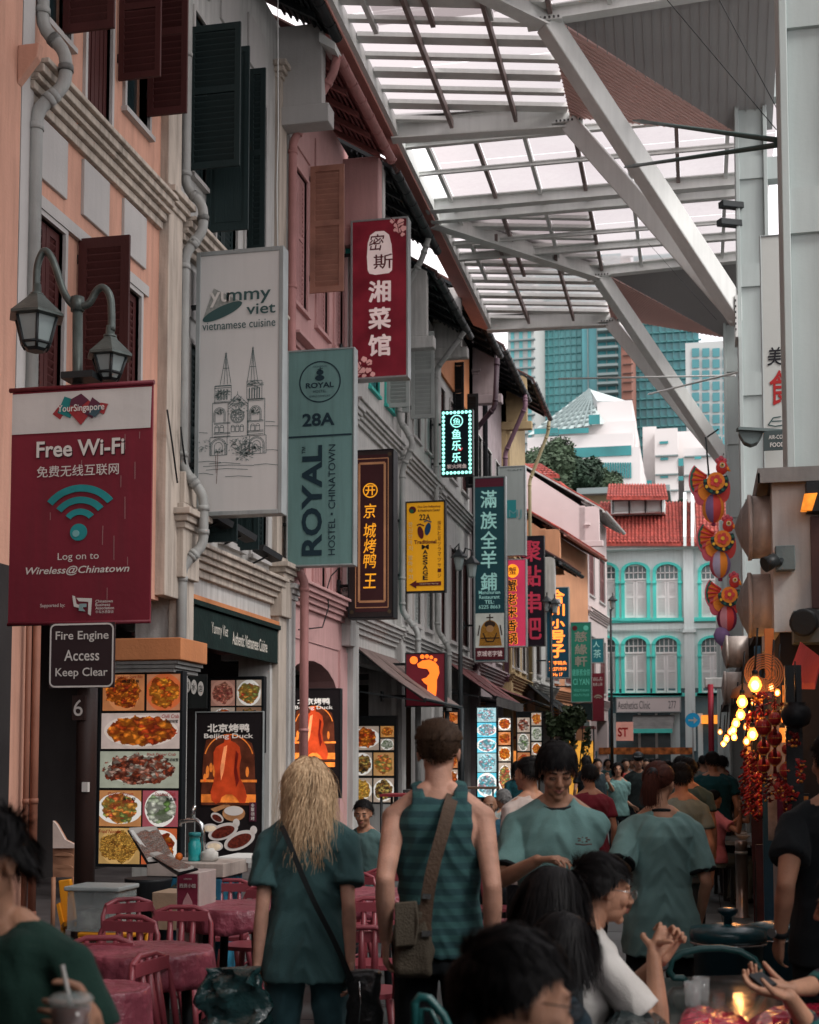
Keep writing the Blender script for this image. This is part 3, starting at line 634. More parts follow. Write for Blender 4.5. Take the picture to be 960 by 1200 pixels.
# thin rods with turnbuckles
for (a, b, c, d, n, lb) in ((742, 141, 910, 164, 20, 'upper green steel rod reaching out from the big right column'), (732, 196, 910, 170, 20, 'lower green steel rod reaching out from the big right column')):
    m = MB(); p = at(a, b, n); q = at(c, d, 10.4); m.tube([p, p.lerp(q, .12), p.lerp(q, .2), q], [.012, .03, .022, .022], 8); tag(m.build('tie_rod', pbr('green_steel', (.06, .10, .095), .4)), lb, 'rod')
for (a, b, c, d, n1, n2, lb) in ((655, 444, 862, 440, 30, 26, 'thin upper white cable crossing in front of the towers'), (760, 462, 866, 436, 31, 22, 'short lower white cable running to the column')):
    m = MB(); m.tube([at(a, b, n1), at(c, d, n2)], .02, 6); tag(m.build('cable', steelw), lb, 'cable')
for (a, b, c, d, dd, lb) in ((782, 0, 910, 152, 11, 'left thin wire falling across the grey soffit'), (843, 0, 912, 130, 11, 'right thin wire falling across the grey soffit'), (760, 285, 840, 375, 26, 'faint wire beside the second strut')):
    m = MB(); m.tube([at(a, b, dd), at(c, d, dd)], .004, 5); tag(m.build('wire', darkm), lb, 'wire')
# ---------------- signs ----------------
AX = V((1, 0, 0)); UPZ = V((0, 0, 1))
class Sign:
    def __init__(s, label, x0, x1, y0, y1, Yp, face, frame, dep=.18, name='hanging_sign', cat='sign', fw=.03, wall=None, inset=.012, arms=True, group=None, side=None, dist=None):
        a = onY(x0, (y0+y1)/2, Yp); b = onY(x1, (y0+y1)/2, Yp); top = onY((x0+x1)/2, y0, Yp).z; bot = onY((x0+x1)/2, y1, Yp).z
        s.Y = Yp; s.x0, s.x1, s.z0, s.z1 = a.x, b.x, bot, top; s.px = (x0, x1, y0, y1); s.m = (b.x-a.x)/(x1-x0)
        s.t = thing(name, label, cat, ((a.x+b.x)/2, Yp+dep/2, bot), 0, group)
        m = MB(); m.box((s.x0, Yp+inset, bot), (s.x1, Yp+dep-inset, top)); s.panel = m.build('panel', face, s.t); s.lift = 0
        s.face = Yp+inset
        if frame:
            f = MB()
            f.box((s.x0-.004, Yp, bot-.004), (s.x0+fw, Yp+dep, top+.004)); f.box((s.x1-fw, Yp, bot-.004), (s.x1+.004, Yp+dep, top+.004))
            f.box((s.x0+fw, Yp, top-fw), (s.x1-fw, Yp+dep, top+.004)); f.box((s.x0+fw, Yp, bot-.004), (s.x1-fw, Yp+dep, bot+fw)); f.build('frame', frame, s.t, bevel=.006)
        if arms and wall is not None:
            for z in (bot+(top-bot)*.2, bot+(top-bot)*.8):
                b_ = MB(); b_.box((wall-.05, Yp+dep/2-.025, z-.025), (s.x0-.005, Yp+dep/2+.025, z+.025)); b_.box((wall-.02, Yp+dep/2-.08, z-.10), (wall+.012, Yp+dep/2+.08, z+.10)); b_.build('bracket', darkm, s.t)
    def P(s, px, py, k=1):
        x0, x1, y0, y1 = s.px; return V((s.x0+(px-x0)/(x1-x0)*(s.x1-s.x0), s.face-.003*k, s.z1-(py-y0)/(y1-y0)*(s.z1-s.z0)))
    def T(s, txt, px, py, mat, h=None, w=None, bold=0., shear=0., vert=False, k=1, name='lettering', size=.2):
        ax, up = (AX, UPZ) if not vert else (UPZ, -AX)
        return text(txt, size, mat, s.t, s.P(px, py, k), ax, up, bold=bold, shear=shear, width=w*s.m if w else None, height=h*s.m if h else None, name=name)
    def poly(s, pts, mat, name='emblem', k=1, par=None):
        m = MB(); m.slab([s.P(x, y, k) for x, y in pts], (0, -.003, 0)); return m.build(name, mat, par or s.t)
    def ringp(s, cx, cy, r, w, mat, a0=0, a1=360, n=40, name='emblem', k=1, ry=None):
        m = MB(); q = (ry or r)/r
        for i in range(n):
            t0, t1 = [rad(a0+(a1-a0)*j/n) for j in (i, i+1)]
            m.slab([s.P(cx+math.cos(t)*rr, cy-math.sin(t)*rr*q, k) for t, rr in ((t0, r-w), (t0, r), (t1, r), (t1, r-w))], (0, -.003, 0))
        return m.build(name, mat, s.t)
    def disc(s, cx, cy, r, mat, ry=None, n=28, name='emblem', k=1, rot=0.):
        ry = ry or r; c, d = math.cos(rad(rot)), math.sin(rad(rot))
        return s.poly([(cx+math.cos(2*PI*i/n)*r*c - math.sin(2*PI*i/n)*ry*d, cy+math.cos(2*PI*i/n)*r*d+math.sin(2*PI*i/n)*ry*c) for i in range(n)], mat, name, k)
    def lines(s, segs, w, mat, name='drawing', k=1):
        m = MB()
        for seg in segs:
            for a, b in zip(seg, seg[1:]):
                A = s.P(*a, k); B = s.P(*b, k); d = (B-A)
                if d.length < 1e-5: continue
                d.normalize(); n_ = V((-d.z, 0, d.x))*w*s.m/2; m.add([A-n_, B-n_, B+n_, A+n_], [(0, 1, 2, 3)])
        return m.build(name, mat, s.t)
lw = flat('white_letter', (.55, .53, .50), .6); lk = flat('ink', (.015, .035, .038), .6); lgold = pbr('gold_letter', (.75, .36, .03), .4, emit=.25, bump=.02)
alum = pbr('grey_aluminium', (.30, .33, .33), .4, .12, 3, .05, metal=.3, streak=.3)

# 1 the red banner on the lamp post with its lamps and the street sign below
Yb = onX(0, 890, -3.0).y; Yb = at(94, 890, 9.9).y
s = Sign('maroon free wifi banner with white header on the lamp post at left', 12, 177, 452, 731, Yb, pbr('banner_maroon', (.150, .014, .026), .65, .10, 1.5, .2, 8, streak=.25), None, dep=.03, name='street_banner', cat='banner', arms=False, inset=.003)
s.poly([(12.5, 458), (176.2, 458), (175.2, 506), (12.5, 506)], pbr('banner_white', (.50, .49, .47), .7, .06, 2, .2, 8, streak=.12), 'header')
m = MB(); m.tube([s.P(9, 453), s.P(179, 453)], .018, 8); m.tube([s.P(12, 730), s.P(178, 730)], .014, 8); m.build('rod', pbr('rod_maroon', (.12, .015, .025), .5), s.t)
tq, tr_, tb, tg = flat('tag_teal', (.01, .16, .16)), flat('tag_red', (.26, .03, .035)), flat('tag_plum', (.08, .02, .04)), flat('tag_grey', (.04, .08, .10))
s.poly([(61, 484), (69, 474), (78, 478), (70, 491)], tr_, k=2); s.poly([(75, 464), (90, 470), (82, 490), (67, 483)], tq, k=3); s.poly([(95, 462), (112, 478), (95, 499), (78, 480)], tr_, k=4)
s.poly([(83, 468), (95, 462), (104, 470), (94, 478), (82, 475)], tb, k=5); s.poly([(108, 467), (118, 475), (108, 492), (99, 486)], tb, k=4.5); s.poly([(115, 476), (121, 480), (112, 491), (104, 486)], tg, k=6); s.poly([(118, 474), (127, 476), (122, 488), (115, 484)], tr_, k=5.5)
s.T('YourSingapore', 95.5, 480, lw, h=10, w=55, bold=.012, k=8)
s.T('Free Wi-Fi', 95, 527, flat('shadow_print', (.03, .006, .01)), h=18, w=103, bold=.02, k=1); s.T('Free Wi-Fi', 94, 525.5, lw, h=18, w=103, bold=.02, k=2)
s.T('免费无线互联网', 91.5, 552, lw, h=12.5, w=96, bold=.005, k=2)
for i, (r, w_) in enumerate(((49, 8.5), (35, 8), (21, 7.5))):
    s.ringp(95, 616+i*.6, r, w_, pbr('wifi_teal', (.015, .20, .21), .45, .3, 3, 0), 38, 142, 28, k=2, ry=r*.96)
s.disc(94, 624.5, 10, MATS['wifi_teal'], k=2); s.disc(91, 626, 4, flat('wifi_light', (.15, .35, .36)), k=3)
s.T('Log on to', 94, 653.5, lw, h=10, w=48, k=2); s.T('Wireless@Chinatown', 93, 669, lw, h=10.5, w=121, bold=.01, shear=.25, k=2)
s.T('Supported by:', 65, 709.5, lw, h=5, w=29, k=2)
s.T('Chinatown', 125, 705.5, lw, h=3.2, w=20, k=2, bold=.01); s.T('Business', 123.5, 709.5, lw, h=3.2, w=17, k=2, bold=.01); s.T('Association', 125.8, 713.3, lw, h=3.2, w=21.5, k=2, bold=.01); s.T('牛车水商联会', 125.8, 717.8, lw, h=3.4, w=21, k=2)
s.poly([(88, 698), (91, 699), (93, 708), (101, 711), (100, 714), (90, 711)], lw, k=2); s.poly([(93, 701), (111, 702), (110, 722), (107, 720), (107, 706), (96, 705)], lw, k=3); s.poly([(97, 708), (105, 708), (105, 712), (100, 712), (104, 717), (96, 716)], flat('tag_light', (.2, .3, .3)), k=4)
bannerY = Yb
rn = random.Random(2); s.lines([[(x_, y_), (x_+rn.uniform(-.4, .4), y_+l_)] for x_, y_, l_ in ((147, 585, 26), (146, 512, 18), (122, 618, 22), (163, 510, 8), (135, 630, 28), (158, 545, 20), (151, 655, 10), (96, 540, 6), (128, 690, 14), (60, 600, 9), (142, 560, 14))], .7, pbr('bird_streak', (.26, .16, .16), .8), 'streak', 1)
# lamp post
lp = thing('street_lamp', 'twin arm lantern lamp post rising behind the maroon banner', 'street lamp', (at(94, 890, 9.9).x, Yb+.12, 0))
def lY(px, py): return onY(px, py, Yb+.12)
m = MB(); b0 = lY(97, 1150); m.tube([(b0.x, b0.y, 0), (b0.x, b0.y, lY(97, 640).z)], .076, 14); m.lathe((b0.x, b0.y, 0), [(.14, 0), (.14, .12), (.10, .2), (.085, .5), (.076, .6)], 16); m.build('post', brownm, lp)
top = lY(91, 356); b1_ = lY(91, 645); m = MB(); m.tube([b1_, top], .038, 12); m.tube([top - V((0, 0, .06)), top+V((0, 0, .05))], .05, 12); m.build('upper_post', pbr('verdigris_metal', (.075, .09, .085), .42, .3, 6, .1, 50, metal=.4), lp)
vm = MATS['verdigris_metal']
def arm(pts): 
    P = [lY(*p) for p in pts]; m = MB(); Q = []
    for i in range(len(P)-1):
        p0, p1, p2, p3 = P[max(i-1, 0)], P[i], P[i+1], P[min(i+2, len(P)-1)]
        for k in range(5):
            t = k/5; Q.append(((p1*2) + (p2-p0)*t + (p0*2-p1*5+p2*4-p3)*t*t + (p1*3-p0-p2*3+p3)*t**3)*.5)
    Q.append(P[-1]); m.tube(Q, .028, 10); return m.build('arm', vm, lp)
arm([(43, 343), (44, 312), (52, 294), (62, 305), (74, 340), (84, 356), (91, 360)]); arm([(91, 360), (104, 356), (114, 340), (123, 338), (130, 352), (131, 388)])
frost = pbr('frosted_lamp_glass', (.22, .27, .27), .35, .1, 3, .05)
def lantern(cx, ytop, yroof, ybot, wr, Yq=None, par=lp):
    c = lY(cx, (yroof+ybot)/2); k = (lY(cx+10, yroof).x-lY(cx, yroof).x)/10; R = wr*k; z = lambda y: lY(cx, y).z; O = V((c.x, c.y, 0))
    ln = MB(); ln.lathe(O, [(.03, z(ytop-14)), (.035, z(ytop-4)), (.05, z(ytop-3)), (.05, z(ytop))], 10); 
    hexr = lambda r, zz, ph=0: [V((c.x+math.cos(PI/3*i+ph)*r, c.y+math.sin(PI/3*i+ph)*r, zz)) for i in range(6)]
    ln.ring([hexr(R*.30, z(ytop)), hexr(R*.36, z(ytop+3)), hexr(R*.97, z(yroof-3)), hexr(R*1.02, z(yroof-2)), hexr(R*1.02, z(yroof+1)), hexr(R*.78, z(yroof+2))], True, False)
    l = ln.build('lantern', vm, par)
    gl = MB(); gl.ring([hexr(R*.74, z(yroof+2)), hexr(R*.50, z(ybot-8)), hexr(R*.38, z(ybot-3))], True, False); gl.build('lantern_glass', frost, l)
    fr = MB(); a = hexr(R*.76, z(yroof+2)); b = hexr(R*.52, z(ybot-9)); d = hexr(R*.40, z(ybot-3))
    for i in range(6):
        fr.tube([a[i], b[i], d[i]], .012, 6); fr.tube([b[i], b[(i+1) % 6]], .011, 6)
    fr.ring([hexr(R*.42, z(ybot-3)), hexr(R*.30, z(ybot))], True, False); fr.build('lantern_frame', darkm, l)
lantern(42.5, 347, 372, 412, 31); lantern(128.5, 396, 418, 447, 25.5)
m = MB(); q = lY(100, 446); m.box((q.x-.12, q.y-.16, q.z-.02), (q.x+.13, q.y+.02, q.z+.03)); m.build('clamp', darkm, lp)
# plate with house number 6 on the post
m = MB(); q = lY(99, 830); m.box((q.x-.05, Yb+.02, q.z-.09), (q.x+.05, Yb+.05, q.z+.09)); pl = m.build('number_plate', brownm, lp)
text('6', .17, lw, pl, (q.x, Yb+.018, q.z), (1, 0, 0), (0, 0, 1), height=.12)
m = MB(); q = lY(106, 922); m.box((q.x-.02, Yb+.02, q.z-.035), (q.x+.025, Yb+.055, q.z+.035)); m.build('sticker', lw, lp)
s = Sign('rounded brown street sign in three lines fixed to the lamp post below the banner', 58, 134, 730, 806, Yb-.04, flat('sign_brown', (.030, .018, .020), .45), None, dep=.02, name='street_sign', arms=False, inset=.001)
def rrect(s, x0, x1, y0, y1, r, w, mat):
    P = []
    for cx, cy, a0 in ((x1-r, y0+r, 0), (x0+r, y0+r, 90), (x0+r, y1-r, 180), (x1-r, y1-r, 270)):
        for k in range(6): a = rad(a0+18*k); P.append((cx+math.cos(a)*r, cy-math.sin(a)*r))
    P.append(P[0]); s.lines([P], w, mat, 'border', 2)
rrect(s, 59.5, 132.5, 731.5, 804.5, 6, 1.8, lw)
for tx, y, w_ in (('Fire Engine', 746, 62), ('Access', 768, 41), ('Keep Clear', 789, 61)): s.T(tx, 96.5, y, lw, h=12 if tx != 'Access' else 12, w=w_, k=2, bold=.008)

# 2 yummy viet
s = Sign('tall white lightbox sign with a pencil drawn cathedral and conical hat', 229, 331, 292, 603, 15.24, pbr('yummy_face', (.42, .41, .40), .5, .06, .7, .05, 10, streak=.08, emit=.10), alum, dep=.2, wall=-6., fw=.05, name='lightbox_sign')
gk = flat('drawing_green', (.035, .075, .075)); gk2 = flat('drawing_grey', (.13, .17, .165)); hat = pbr('hat_grey', (.24, .25, .235), .7, .2, 30, .1)
s.poly([(236.5, 373), (249.5, 336), (283.5, 355), (276, 360), (255, 365), (243, 372)], hat, k=1); s.disc(260, 364.5, 25, gk, ry=6.5, k=2, rot=-22)
s.T('yu', 257, 350, lw, w=24, h=17, k=4, bold=.012); s.T('mmy', 291, 350, gk, w=52, h=15, k=4, bold=.012); s.T('viet', 305.5, 364, gk, w=34, h=12, k=4, bold=.012); s.T('vietnamese cuisine', 279.5, 381, gk, w=86, h=9, k=3, bold=.004)
def drw(pts_in): return [(225+x*110/629, 400+y*210/1200) for x, y in pts_in]
rn = random.Random(4); L_ = []
def fr_(x0, y0, x1, y1): L_.append(drw([(x0, y0), (x1, y0), (x1, y1), (x0, y1), (x0, y0)]))
for sx, ty in ((228, 75), (408, 50)):
    L_.append(drw([(sx-38, 290), (sx, ty), (sx+35, 285)])); L_.append(drw([(sx-12, 290), (sx, ty+20), (sx+12, 290)])); L_.append(drw([(sx, ty-5), (sx, ty+20)])); L_.append(drw([(sx-8, ty+6), (sx+8, ty+6)])); L_.append(drw([(sx-20, 180), (sx+22, 180)]))
fr_(155, 295, 265, 410); fr_(370, 275, 470, 395); fr_(140, 410, 245, 640); fr_(380, 395, 490, 640); fr_(125, 640, 240, 760); fr_(390, 640, 500, 760); fr_(245, 420, 375, 640)
L_.append(drw([(245, 425), (308, 360), (375, 425)])); L_.append(drw([(308, 340), (308, 362)])); L_.append(drw([(250, 440), (308, 385), (370, 440)]))
for x in (175, 195, 215, 235, 385, 402, 419, 436, 452): L_.append(drw([(x, 320), (x, 392)])); L_.append(drw([(x+3, 320), (x+3, 392)]))
for y in (300, 312, 404, 412, 545, 552, 612, 620, 636): L_.append(drw([(150, y), (262, y-2)])); L_.append(drw([(372, y-4), (482, y-6)]))
def arc(cx, cy, r, a0=0, a1=180, n=12, q=1.): L_.append(drw([(cx+r*math.cos(rad(a0+(a1-a0)*i/n)), cy-r*q*math.sin(rad(a0+(a1-a0)*i/n))) for i in range(n+1)]))
for cx in (188, 428):
    for r in (38, 30): arc(cx, 480, r); L_.append(drw([(cx-r, 480), (cx-r, 540)])); L_.append(drw([(cx+r, 480), (cx+r, 540)]))
    for dx in (-18, 16): arc(cx+dx, 575, 13); fr_(cx+dx-13, 575, cx+dx+13, 608)
for r in (46, 40, 12): arc(308, 505, r, 0, 360, 24)
for a in range(0, 360, 45): arc(308+26*math.cos(rad(a)), 505+26*math.sin(rad(a)), 9, 0, 360, 8)
for cx in (278, 308, 338): arc(cx, 575, 11); fr_(cx-11, 575, cx+11, 608)
for cx in (182, 436):
    for r in (52, 44, 26): arc(cx, 700, r); L_.append(drw([(cx-r, 700), (cx-r, 760)])); L_.append(drw([(cx+r, 700), (cx+r, 760)]))
for y0, x0, x1 in ((800, 30, 200), (815, 120, 330), (830, 80, 420), (855, 100, 380), (880, 20, 150), (905, 230, 410), (600, 30, 110), (550, 495, 560), (580, 495, 600), (835, 420, 580), (740, 500, 590)): L_.append(drw([(x0, y0), ((x0+x1)/2, y0-6+rn.random()*10), (x1, y0+8)]))
s.lines(L_, .55, gk, 'drawing', 2)
L_ = []
for cx, cy, R_, n in ((85, 690, 48, 26), (265, 690, 50, 26), (340, 690, 60, 60), (350, 760, 62, 90), (370, 720, 60, 70), (185, 345, 26, 20), (232, 350, 26, 18), (188, 470, 20, 30), (428, 480, 24, 40), (420, 300, 34, 40), (310, 410, 44, 60), (200, 360, 36, 40), (310, 470, 60, 50), (185, 730, 20, 26), (440, 720, 26, 30)):
    for i in range(n):
        a = rn.uniform(0, 6.3); r = R_*rn.uniform(.1, 1); b = a+rn.uniform(-.6, .6); x, y = cx+r*math.cos(a), cy+r*.8*math.sin(a); L_.append(drw([(x, y), (x+14*math.cos(b), y+9*math.sin(b))]))
s.lines(L_, .75, gk2, 'drawing', 3)
L_ = [drw([(180, 750), (178, 850), (172, 950)]), drw([(165, 760), (170, 880)])]; s.lines(L_, .6, flat('rust', (.10, .04, .03)), 'rust_mark', 4)

# 3 royal
s = Sign('teal green vertical hostel sign with a round crown emblem', 336, 415, 409, 663, 18.87, pbr('hostel_teal', (.135, .245, .235), .55, .07, 1.2, .08, 20, streak=.3), alum, dep=.2, wall=-6., fw=.022)
dk = flat('navy_ink', (.012, .030, .042), .5)
s.ringp(374.7, 447.5, 24.5, 1.4, dk); s.T('ROYAL', 374.5, 451.5, dk, w=33, h=6.3, bold=.03, k=2); s.T('HOSTEL', 374.5, 458.8, dk, w=15.5, h=3, k=2); s.T('SIMPLE COMFORT', 374.5, 464.5, dk, w=25, h=2.2, k=2); s.T('FOUNDED IN', 374.5, 429.5, dk, w=16, h=2, k=2)
s.disc(374.5, 443, 5.5, dk, ry=3.4, k=2); s.disc(374.8, 436.5, 4.2, dk, ry=3.2, k=2); s.lines([[(374.8, 436), (375, 430.5)], [(372, 433), (378, 432)]], .8, dk, 'emblem', 3)
s.T('28A', 373.2, 492, dk, w=38, h=15, bold=.03, k=2); s.poly([(338, 510.5), (412, 510), (412, 512), (338, 512.5)], dk, 'divider', 2)
s.T('ROYAL', 366, 586.5, dk, w=126, h=24, bold=.03, vert=True, k=2); s.T('™', 356, 527.5, dk, w=8, vert=True, k=2)
s.T('HOSTEL • CHINATOWN', 389.3, 586.5, dk, w=126, h=8, vert=True, k=2, bold=.003)

# 4 the crimson one with cherry blossom
s = Sign('crimson lit restaurant sign with white characters and cherry blossom corners', 411, 478, 256, 443, 22.45, pbr('crimson_face', (.115, .009, .016), .45, .45, 1.6, .05, emit=.4), alum, dep=.25, wall=-6., fw=.03, name='lightbox_sign')
lw2 = pbr('lit_white_letter', (.62, .50, .48), .5, emit=.35, bump=0)
tl2 = flat('crimson_ink', (.10, .008, .015))
s.poly([(431, 316), (430, 300), (431, 284), (434, 275), (440, 271), (450, 271), (456, 276), (459, 288), (460, 303), (459.5, 318), (456, 321), (440, 322), (433, 320)], lw2, 'cartouche', 2)
s.T('密', 441.5, 284, tl2, h=19, w=18, k=4, bold=.008, shear=.2); s.T('斯', 449, 307, tl2, h=17, w=22, k=4, bold=.008)
for ch, y in (('湘', 341.5), ('菜', 373), ('馆', 404.5)): s.T(ch, 445, y, lw2, h=24, w=25, bold=.035, k=2)
rn = random.Random(3); pkb = pbr('blossom_pink', (.60, .32, .30), .5, emit=.2, bump=0)
for x, y, r in ((460, 260, 3), (465, 266, 3.5), (470, 262, 4), (473, 270, 3.6), (467, 272, 3), (472, 277, 2.5), (463, 271, 2), (418, 417, 2.6), (420, 426, 4), (427, 420, 3.5), (433, 424, 3.6), (424, 433, 4.5), (418, 436, 4), (432, 433, 3.6), (437, 438, 3), (427, 439, 2.8)):
    m = MB()
    for k in range(5): a = 1.256*k + rn.random(); m.slab([s.P(x+math.cos(a)*r*.5+math.cos(b*PI/4)*r*.55, y+math.sin(a)*r*.5+math.sin(b*PI/4)*r*.55, 2+k*.2) for b in range(8)], (0, -.002, 0))
    m.build('blossom', pkb, s.t)
s.lines([[(458, 256), (466, 265), (468, 276)], [(466, 265), (474, 262)], [(414, 441), (424, 430), (434, 424)], [(424, 430), (419, 420)], [(420, 436), (434, 438)]], .9, tl2, 'branch', 5)

# 5 duck king
wood = pbr('dark_lacquer', (.018, .014, .014), .35, .3, 3, .1, 40)
s = Sign('black and gold framed sign with five brushed golden characters', 408, 461, 527, 724, 22.3, wood, blackm, dep=.34, wall=-6., fw=.02)
inner = pbr('inner_brown', (.050, .018, .020), .45, .2, 2, .05); gold = pbr('gold_frame', (.55, .30, .15), .35, .15, 4, .05, metal=.4, emit=.08)
s.poly([(416.5, 533), (454.5, 533), (454.5, 717), (416.5, 717)], inner, 'inner_panel', 1)
for a, b, c, d, w_ in ((417, 455, 537.5, 712, 1.0), (421, 451, 543, 705, 2.6)): s.lines([[(a, c), (b, c)], [(b, c), (b, d)], [(b, d), (a, d)], [(a, d), (a, c)]], w_, gold, 'gold_line', 3)
gl = pbr('glow_gold', (.80, .34, .02), .4, emit=.65, bump=0)
s.ringp(434, 575, 8.6, 1.2, gl, k=3); s.T('开', 434, 575, gl, h=11, w=11, bold=.02, k=3)
for ch, y in zip('京城烤鸭王', (599, 622, 640, 657.5, 681)): s.T(ch, 433.5, y, gl, h=16.5, w=15, bold=.007, shear=.12, k=3)
for cx, cy in ((412.5, 533), (456.5, 533), (412.5, 717), (456.5, 717)): s.disc(cx, cy, 2.2, pbr('bronze', (.10, .08, .05), .4, metal=.5), k=3, name='corner_fitting')

# 6 massage
yl = pbr('massage_yellow', (.72, .33, .012), .5, .06, 1, .05, streak=.06, emit=.22)
s = Sign('yellow foot reflexology sign with red and blue footprints and an arrow', 475, 522, 587, 694, 26.8, yl, blackm, dep=.16, wall=-6., fw=.03)
mk = flat('maroon_ink', (.10, .012, .015)); bl = flat('blue_ink', (.01, .05, .12)); kk = flat('black_ink', (.012, .012, .016))
s.T('One One Reflexology', 503, 594, mk, w=27, h=3.2, bold=.02, k=2); s.T('& Healthcare Center', 503, 598, kk, w=26, h=3, bold=.015, k=2); s.disc(483.5, 597, 4.2, mk, k=2); s.disc(482.5, 598.5, 2.4, flat('green_ink', (.02, .12, .05)), k=3)
s.T('22A', 498, 606, kk, w=13, h=7, bold=.02, k=2)
for cx, mt, r, sg in ((493, mk, 25, 1), (501.5, bl, -12, -1)):
    s.disc(cx, 624 if sg > 0 else 620, 3.4, mt, ry=7.5, k=2, rot=-sg*12)
    for i in range(5): s.disc(cx+(-3.6+i*1.75)*1., (615.5 if sg > 0 else 611.5)-(1.2-abs(i-1.6)*.6)*1.3, .95, mt, k=2)
s.T('Traditional', 498.5, 635, mk, w=26, h=4.5, bold=.03, k=2)
for ch, y in zip('MASSAGE', (641, 647, 653, 659, 665, 671, 677)): s.T(ch, 498.5, y, kk, h=5.2, w=6 if ch != 'M' else 8.5, bold=.03, k=2)
wh = flat('pale_print', (.62, .50, .30), .6)
for ch, y in zip('한신안마지', (614, 621, 628, 635, 642)): s.T(ch, 481, y, wh, h=5.4, w=5, bold=.01, k=2)
for ch, y in zip('발마사지', (653, 660, 668, 676)): s.T(ch, 481.3, y, wh, h=5.4, w=5, bold=.01, k=2)
for ch, y in zip('指圧と足ツラマッサージ', [613+6.2*i for i in range(11)]): s.T(ch, 515, y, mk, h=4.6, w=4, bold=.005, k=2)
s.poly([(480, 684.5), (488, 680), (488, 682.5), (517, 681.5), (517, 686.5), (488, 686.5), (488, 689.5)], mk, 'arrow', 2); s.T('Authentic Foot Reflexology', 503, 684.3, wh, w=22, h=2.2, k=4)

# 7 neon fish sign with bulbs
neon = pbr('neon_teal', (.3, .75, .68), .4, emit=1.6, bump=0, ecol=(.35, .95, .82))
s = Sign('black sign edged with pale green bulbs and glowing fish characters', 517, 554, 480, 557, 30.6, pbr('neon_black', (.006, .016, .022), .4), darkm, dep=.2, wall=-6., fw=.02, name='lightbox_sign')
bm = MB(); bm.ball((0, 0, 0), .038, 8, 6); bme = bm.mesh(name='bulb'); bme.materials.append(neon)
for i in range(8):
    for y in (483.2, 553.8): o = mkobj('bulb', bme, None, s.t); o.matrix_local = WM[s.t.name].inverted() @ Matrix.Translation(s.P(519.7+i*4.45, y))
for i in range(1, 15):
    for x in (519.7, 550.8): o = mkobj('bulb', bme, None, s.t); o.matrix_local = WM[s.t.name].inverted() @ Matrix.Translation(s.P(x, 483.2+i*4.71))
s.ringp(535.3, 493.5, 7.4, 1.0, neon, k=2); s.T('鱼', 535.3, 493.5, neon, h=8, w=9, k=2)
for ch, y in zip('鱼乐乐', (508.5, 522, 536)): s.T(ch, 535, y, neon, h=11, w=10.5, k=2, bold=.015)
s.lines([[(537, 527), (540, 528), (542, 525)]], 1.2, pbr('neon_red', (.6, .05, .06), .4, emit=.8), 'emblem', 3); s.T('炭火烤鱼', 535.3, 546.3, lw2, h=5, w=23, k=2, bold=.015)

# 8 Manchurian restaurant
s = Sign('tall dark teal restaurant sign with pale characters and a warrior picture below', 555, 593, 558, 776, 35.0, pbr('manchu_teal', (.010, .045, .055), .5, .15, 1, .05, emit=.25), alum, dep=.22, wall=-6., fw=.04)
s.poly([(557, 560.5), (590.5, 560.5), (590.5, 570.5), (557, 570.5)], flat('top_maroon', (.10, .015, .03)), 'header', 1)
pt = pbr('pale_teal_letter', (.28, .52, .48), .5, emit=.35, bump=0)
for ch, y in zip('滿族全羊鋪', (585, 610, 633, 656, 682)): s.T(ch, 573, y, pt, h=20, w=18.5, bold=.02, k=2)
for tx, y, w_ in (('Manchurian', 694.5, 25), ('Restaurant', 700, 24), ('TEL:', 705.7, 11), ('6225 8663', 711.5, 25)): s.T(tx, 573.5, y, pt, w=w_, h=4.2, bold=.01, k=2)
s.poly([(557, 719), (590.5, 719), (590.5, 759), (557, 759)], pbr('pale_panel', (.50, .52, .47), .5, emit=.15), 'picture_panel', 1); s.poly([(557, 759), (590.5, 759), (590.5, 773), (557, 773)], flat('foot_maroon', (.12, .015, .025)), 'footer', 1.5)
ob = pbr('ochre_print', (.42, .20, .03), .6, .3, 30, .05); dkp = flat('umber_print', (.05, .03, .02))
s.disc(574, 741, 11, ob, ry=14, k=2); s.poly([(561, 757), (563, 740), (585, 740), (588, 757)], ob, 'picture', 2.4); s.disc(574, 732, 6.5, dkp, ry=4, k=3); s.disc(574, 737, 4.5, flat('face_print', (.5, .28, .12)), ry=4, k=4); s.lines([[(574, 720), (574, 728)], [(570, 724), (578, 724)], [(563, 748), (585, 748)], [(566, 742), (570, 752), (578, 752), (582, 742)], [(562, 733), (560, 745)], [(586, 733), (588, 745)]], 1.4, dkp, 'picture', 5)
s.T('京城老字號', 573.5, 766, lw2, w=29, h=6.5, k=3, bold=.015)
# 9 grey sign behind
s = Sign('plain pale grey sign with a small teal square behind the tall teal sign', 584, 616, 546, 651, 39.0, pbr('grey_sign_face', (.26, .29, .28), .5, .08, 1, .05, streak=.12), alum, dep=.25, wall=-5.9, fw=.03)
s.poly([(592, 586), (605, 586), (605, 607), (592, 607)], flat('square_teal', (.02, .18, .19)), 'square', 2); s.T('MJ', 604, 603, flat('square_ink', (.10, .24, .25)), w=15, h=11, k=4); s.T('CAFE', 604, 551, lk, w=18, h=1.5, k=2)
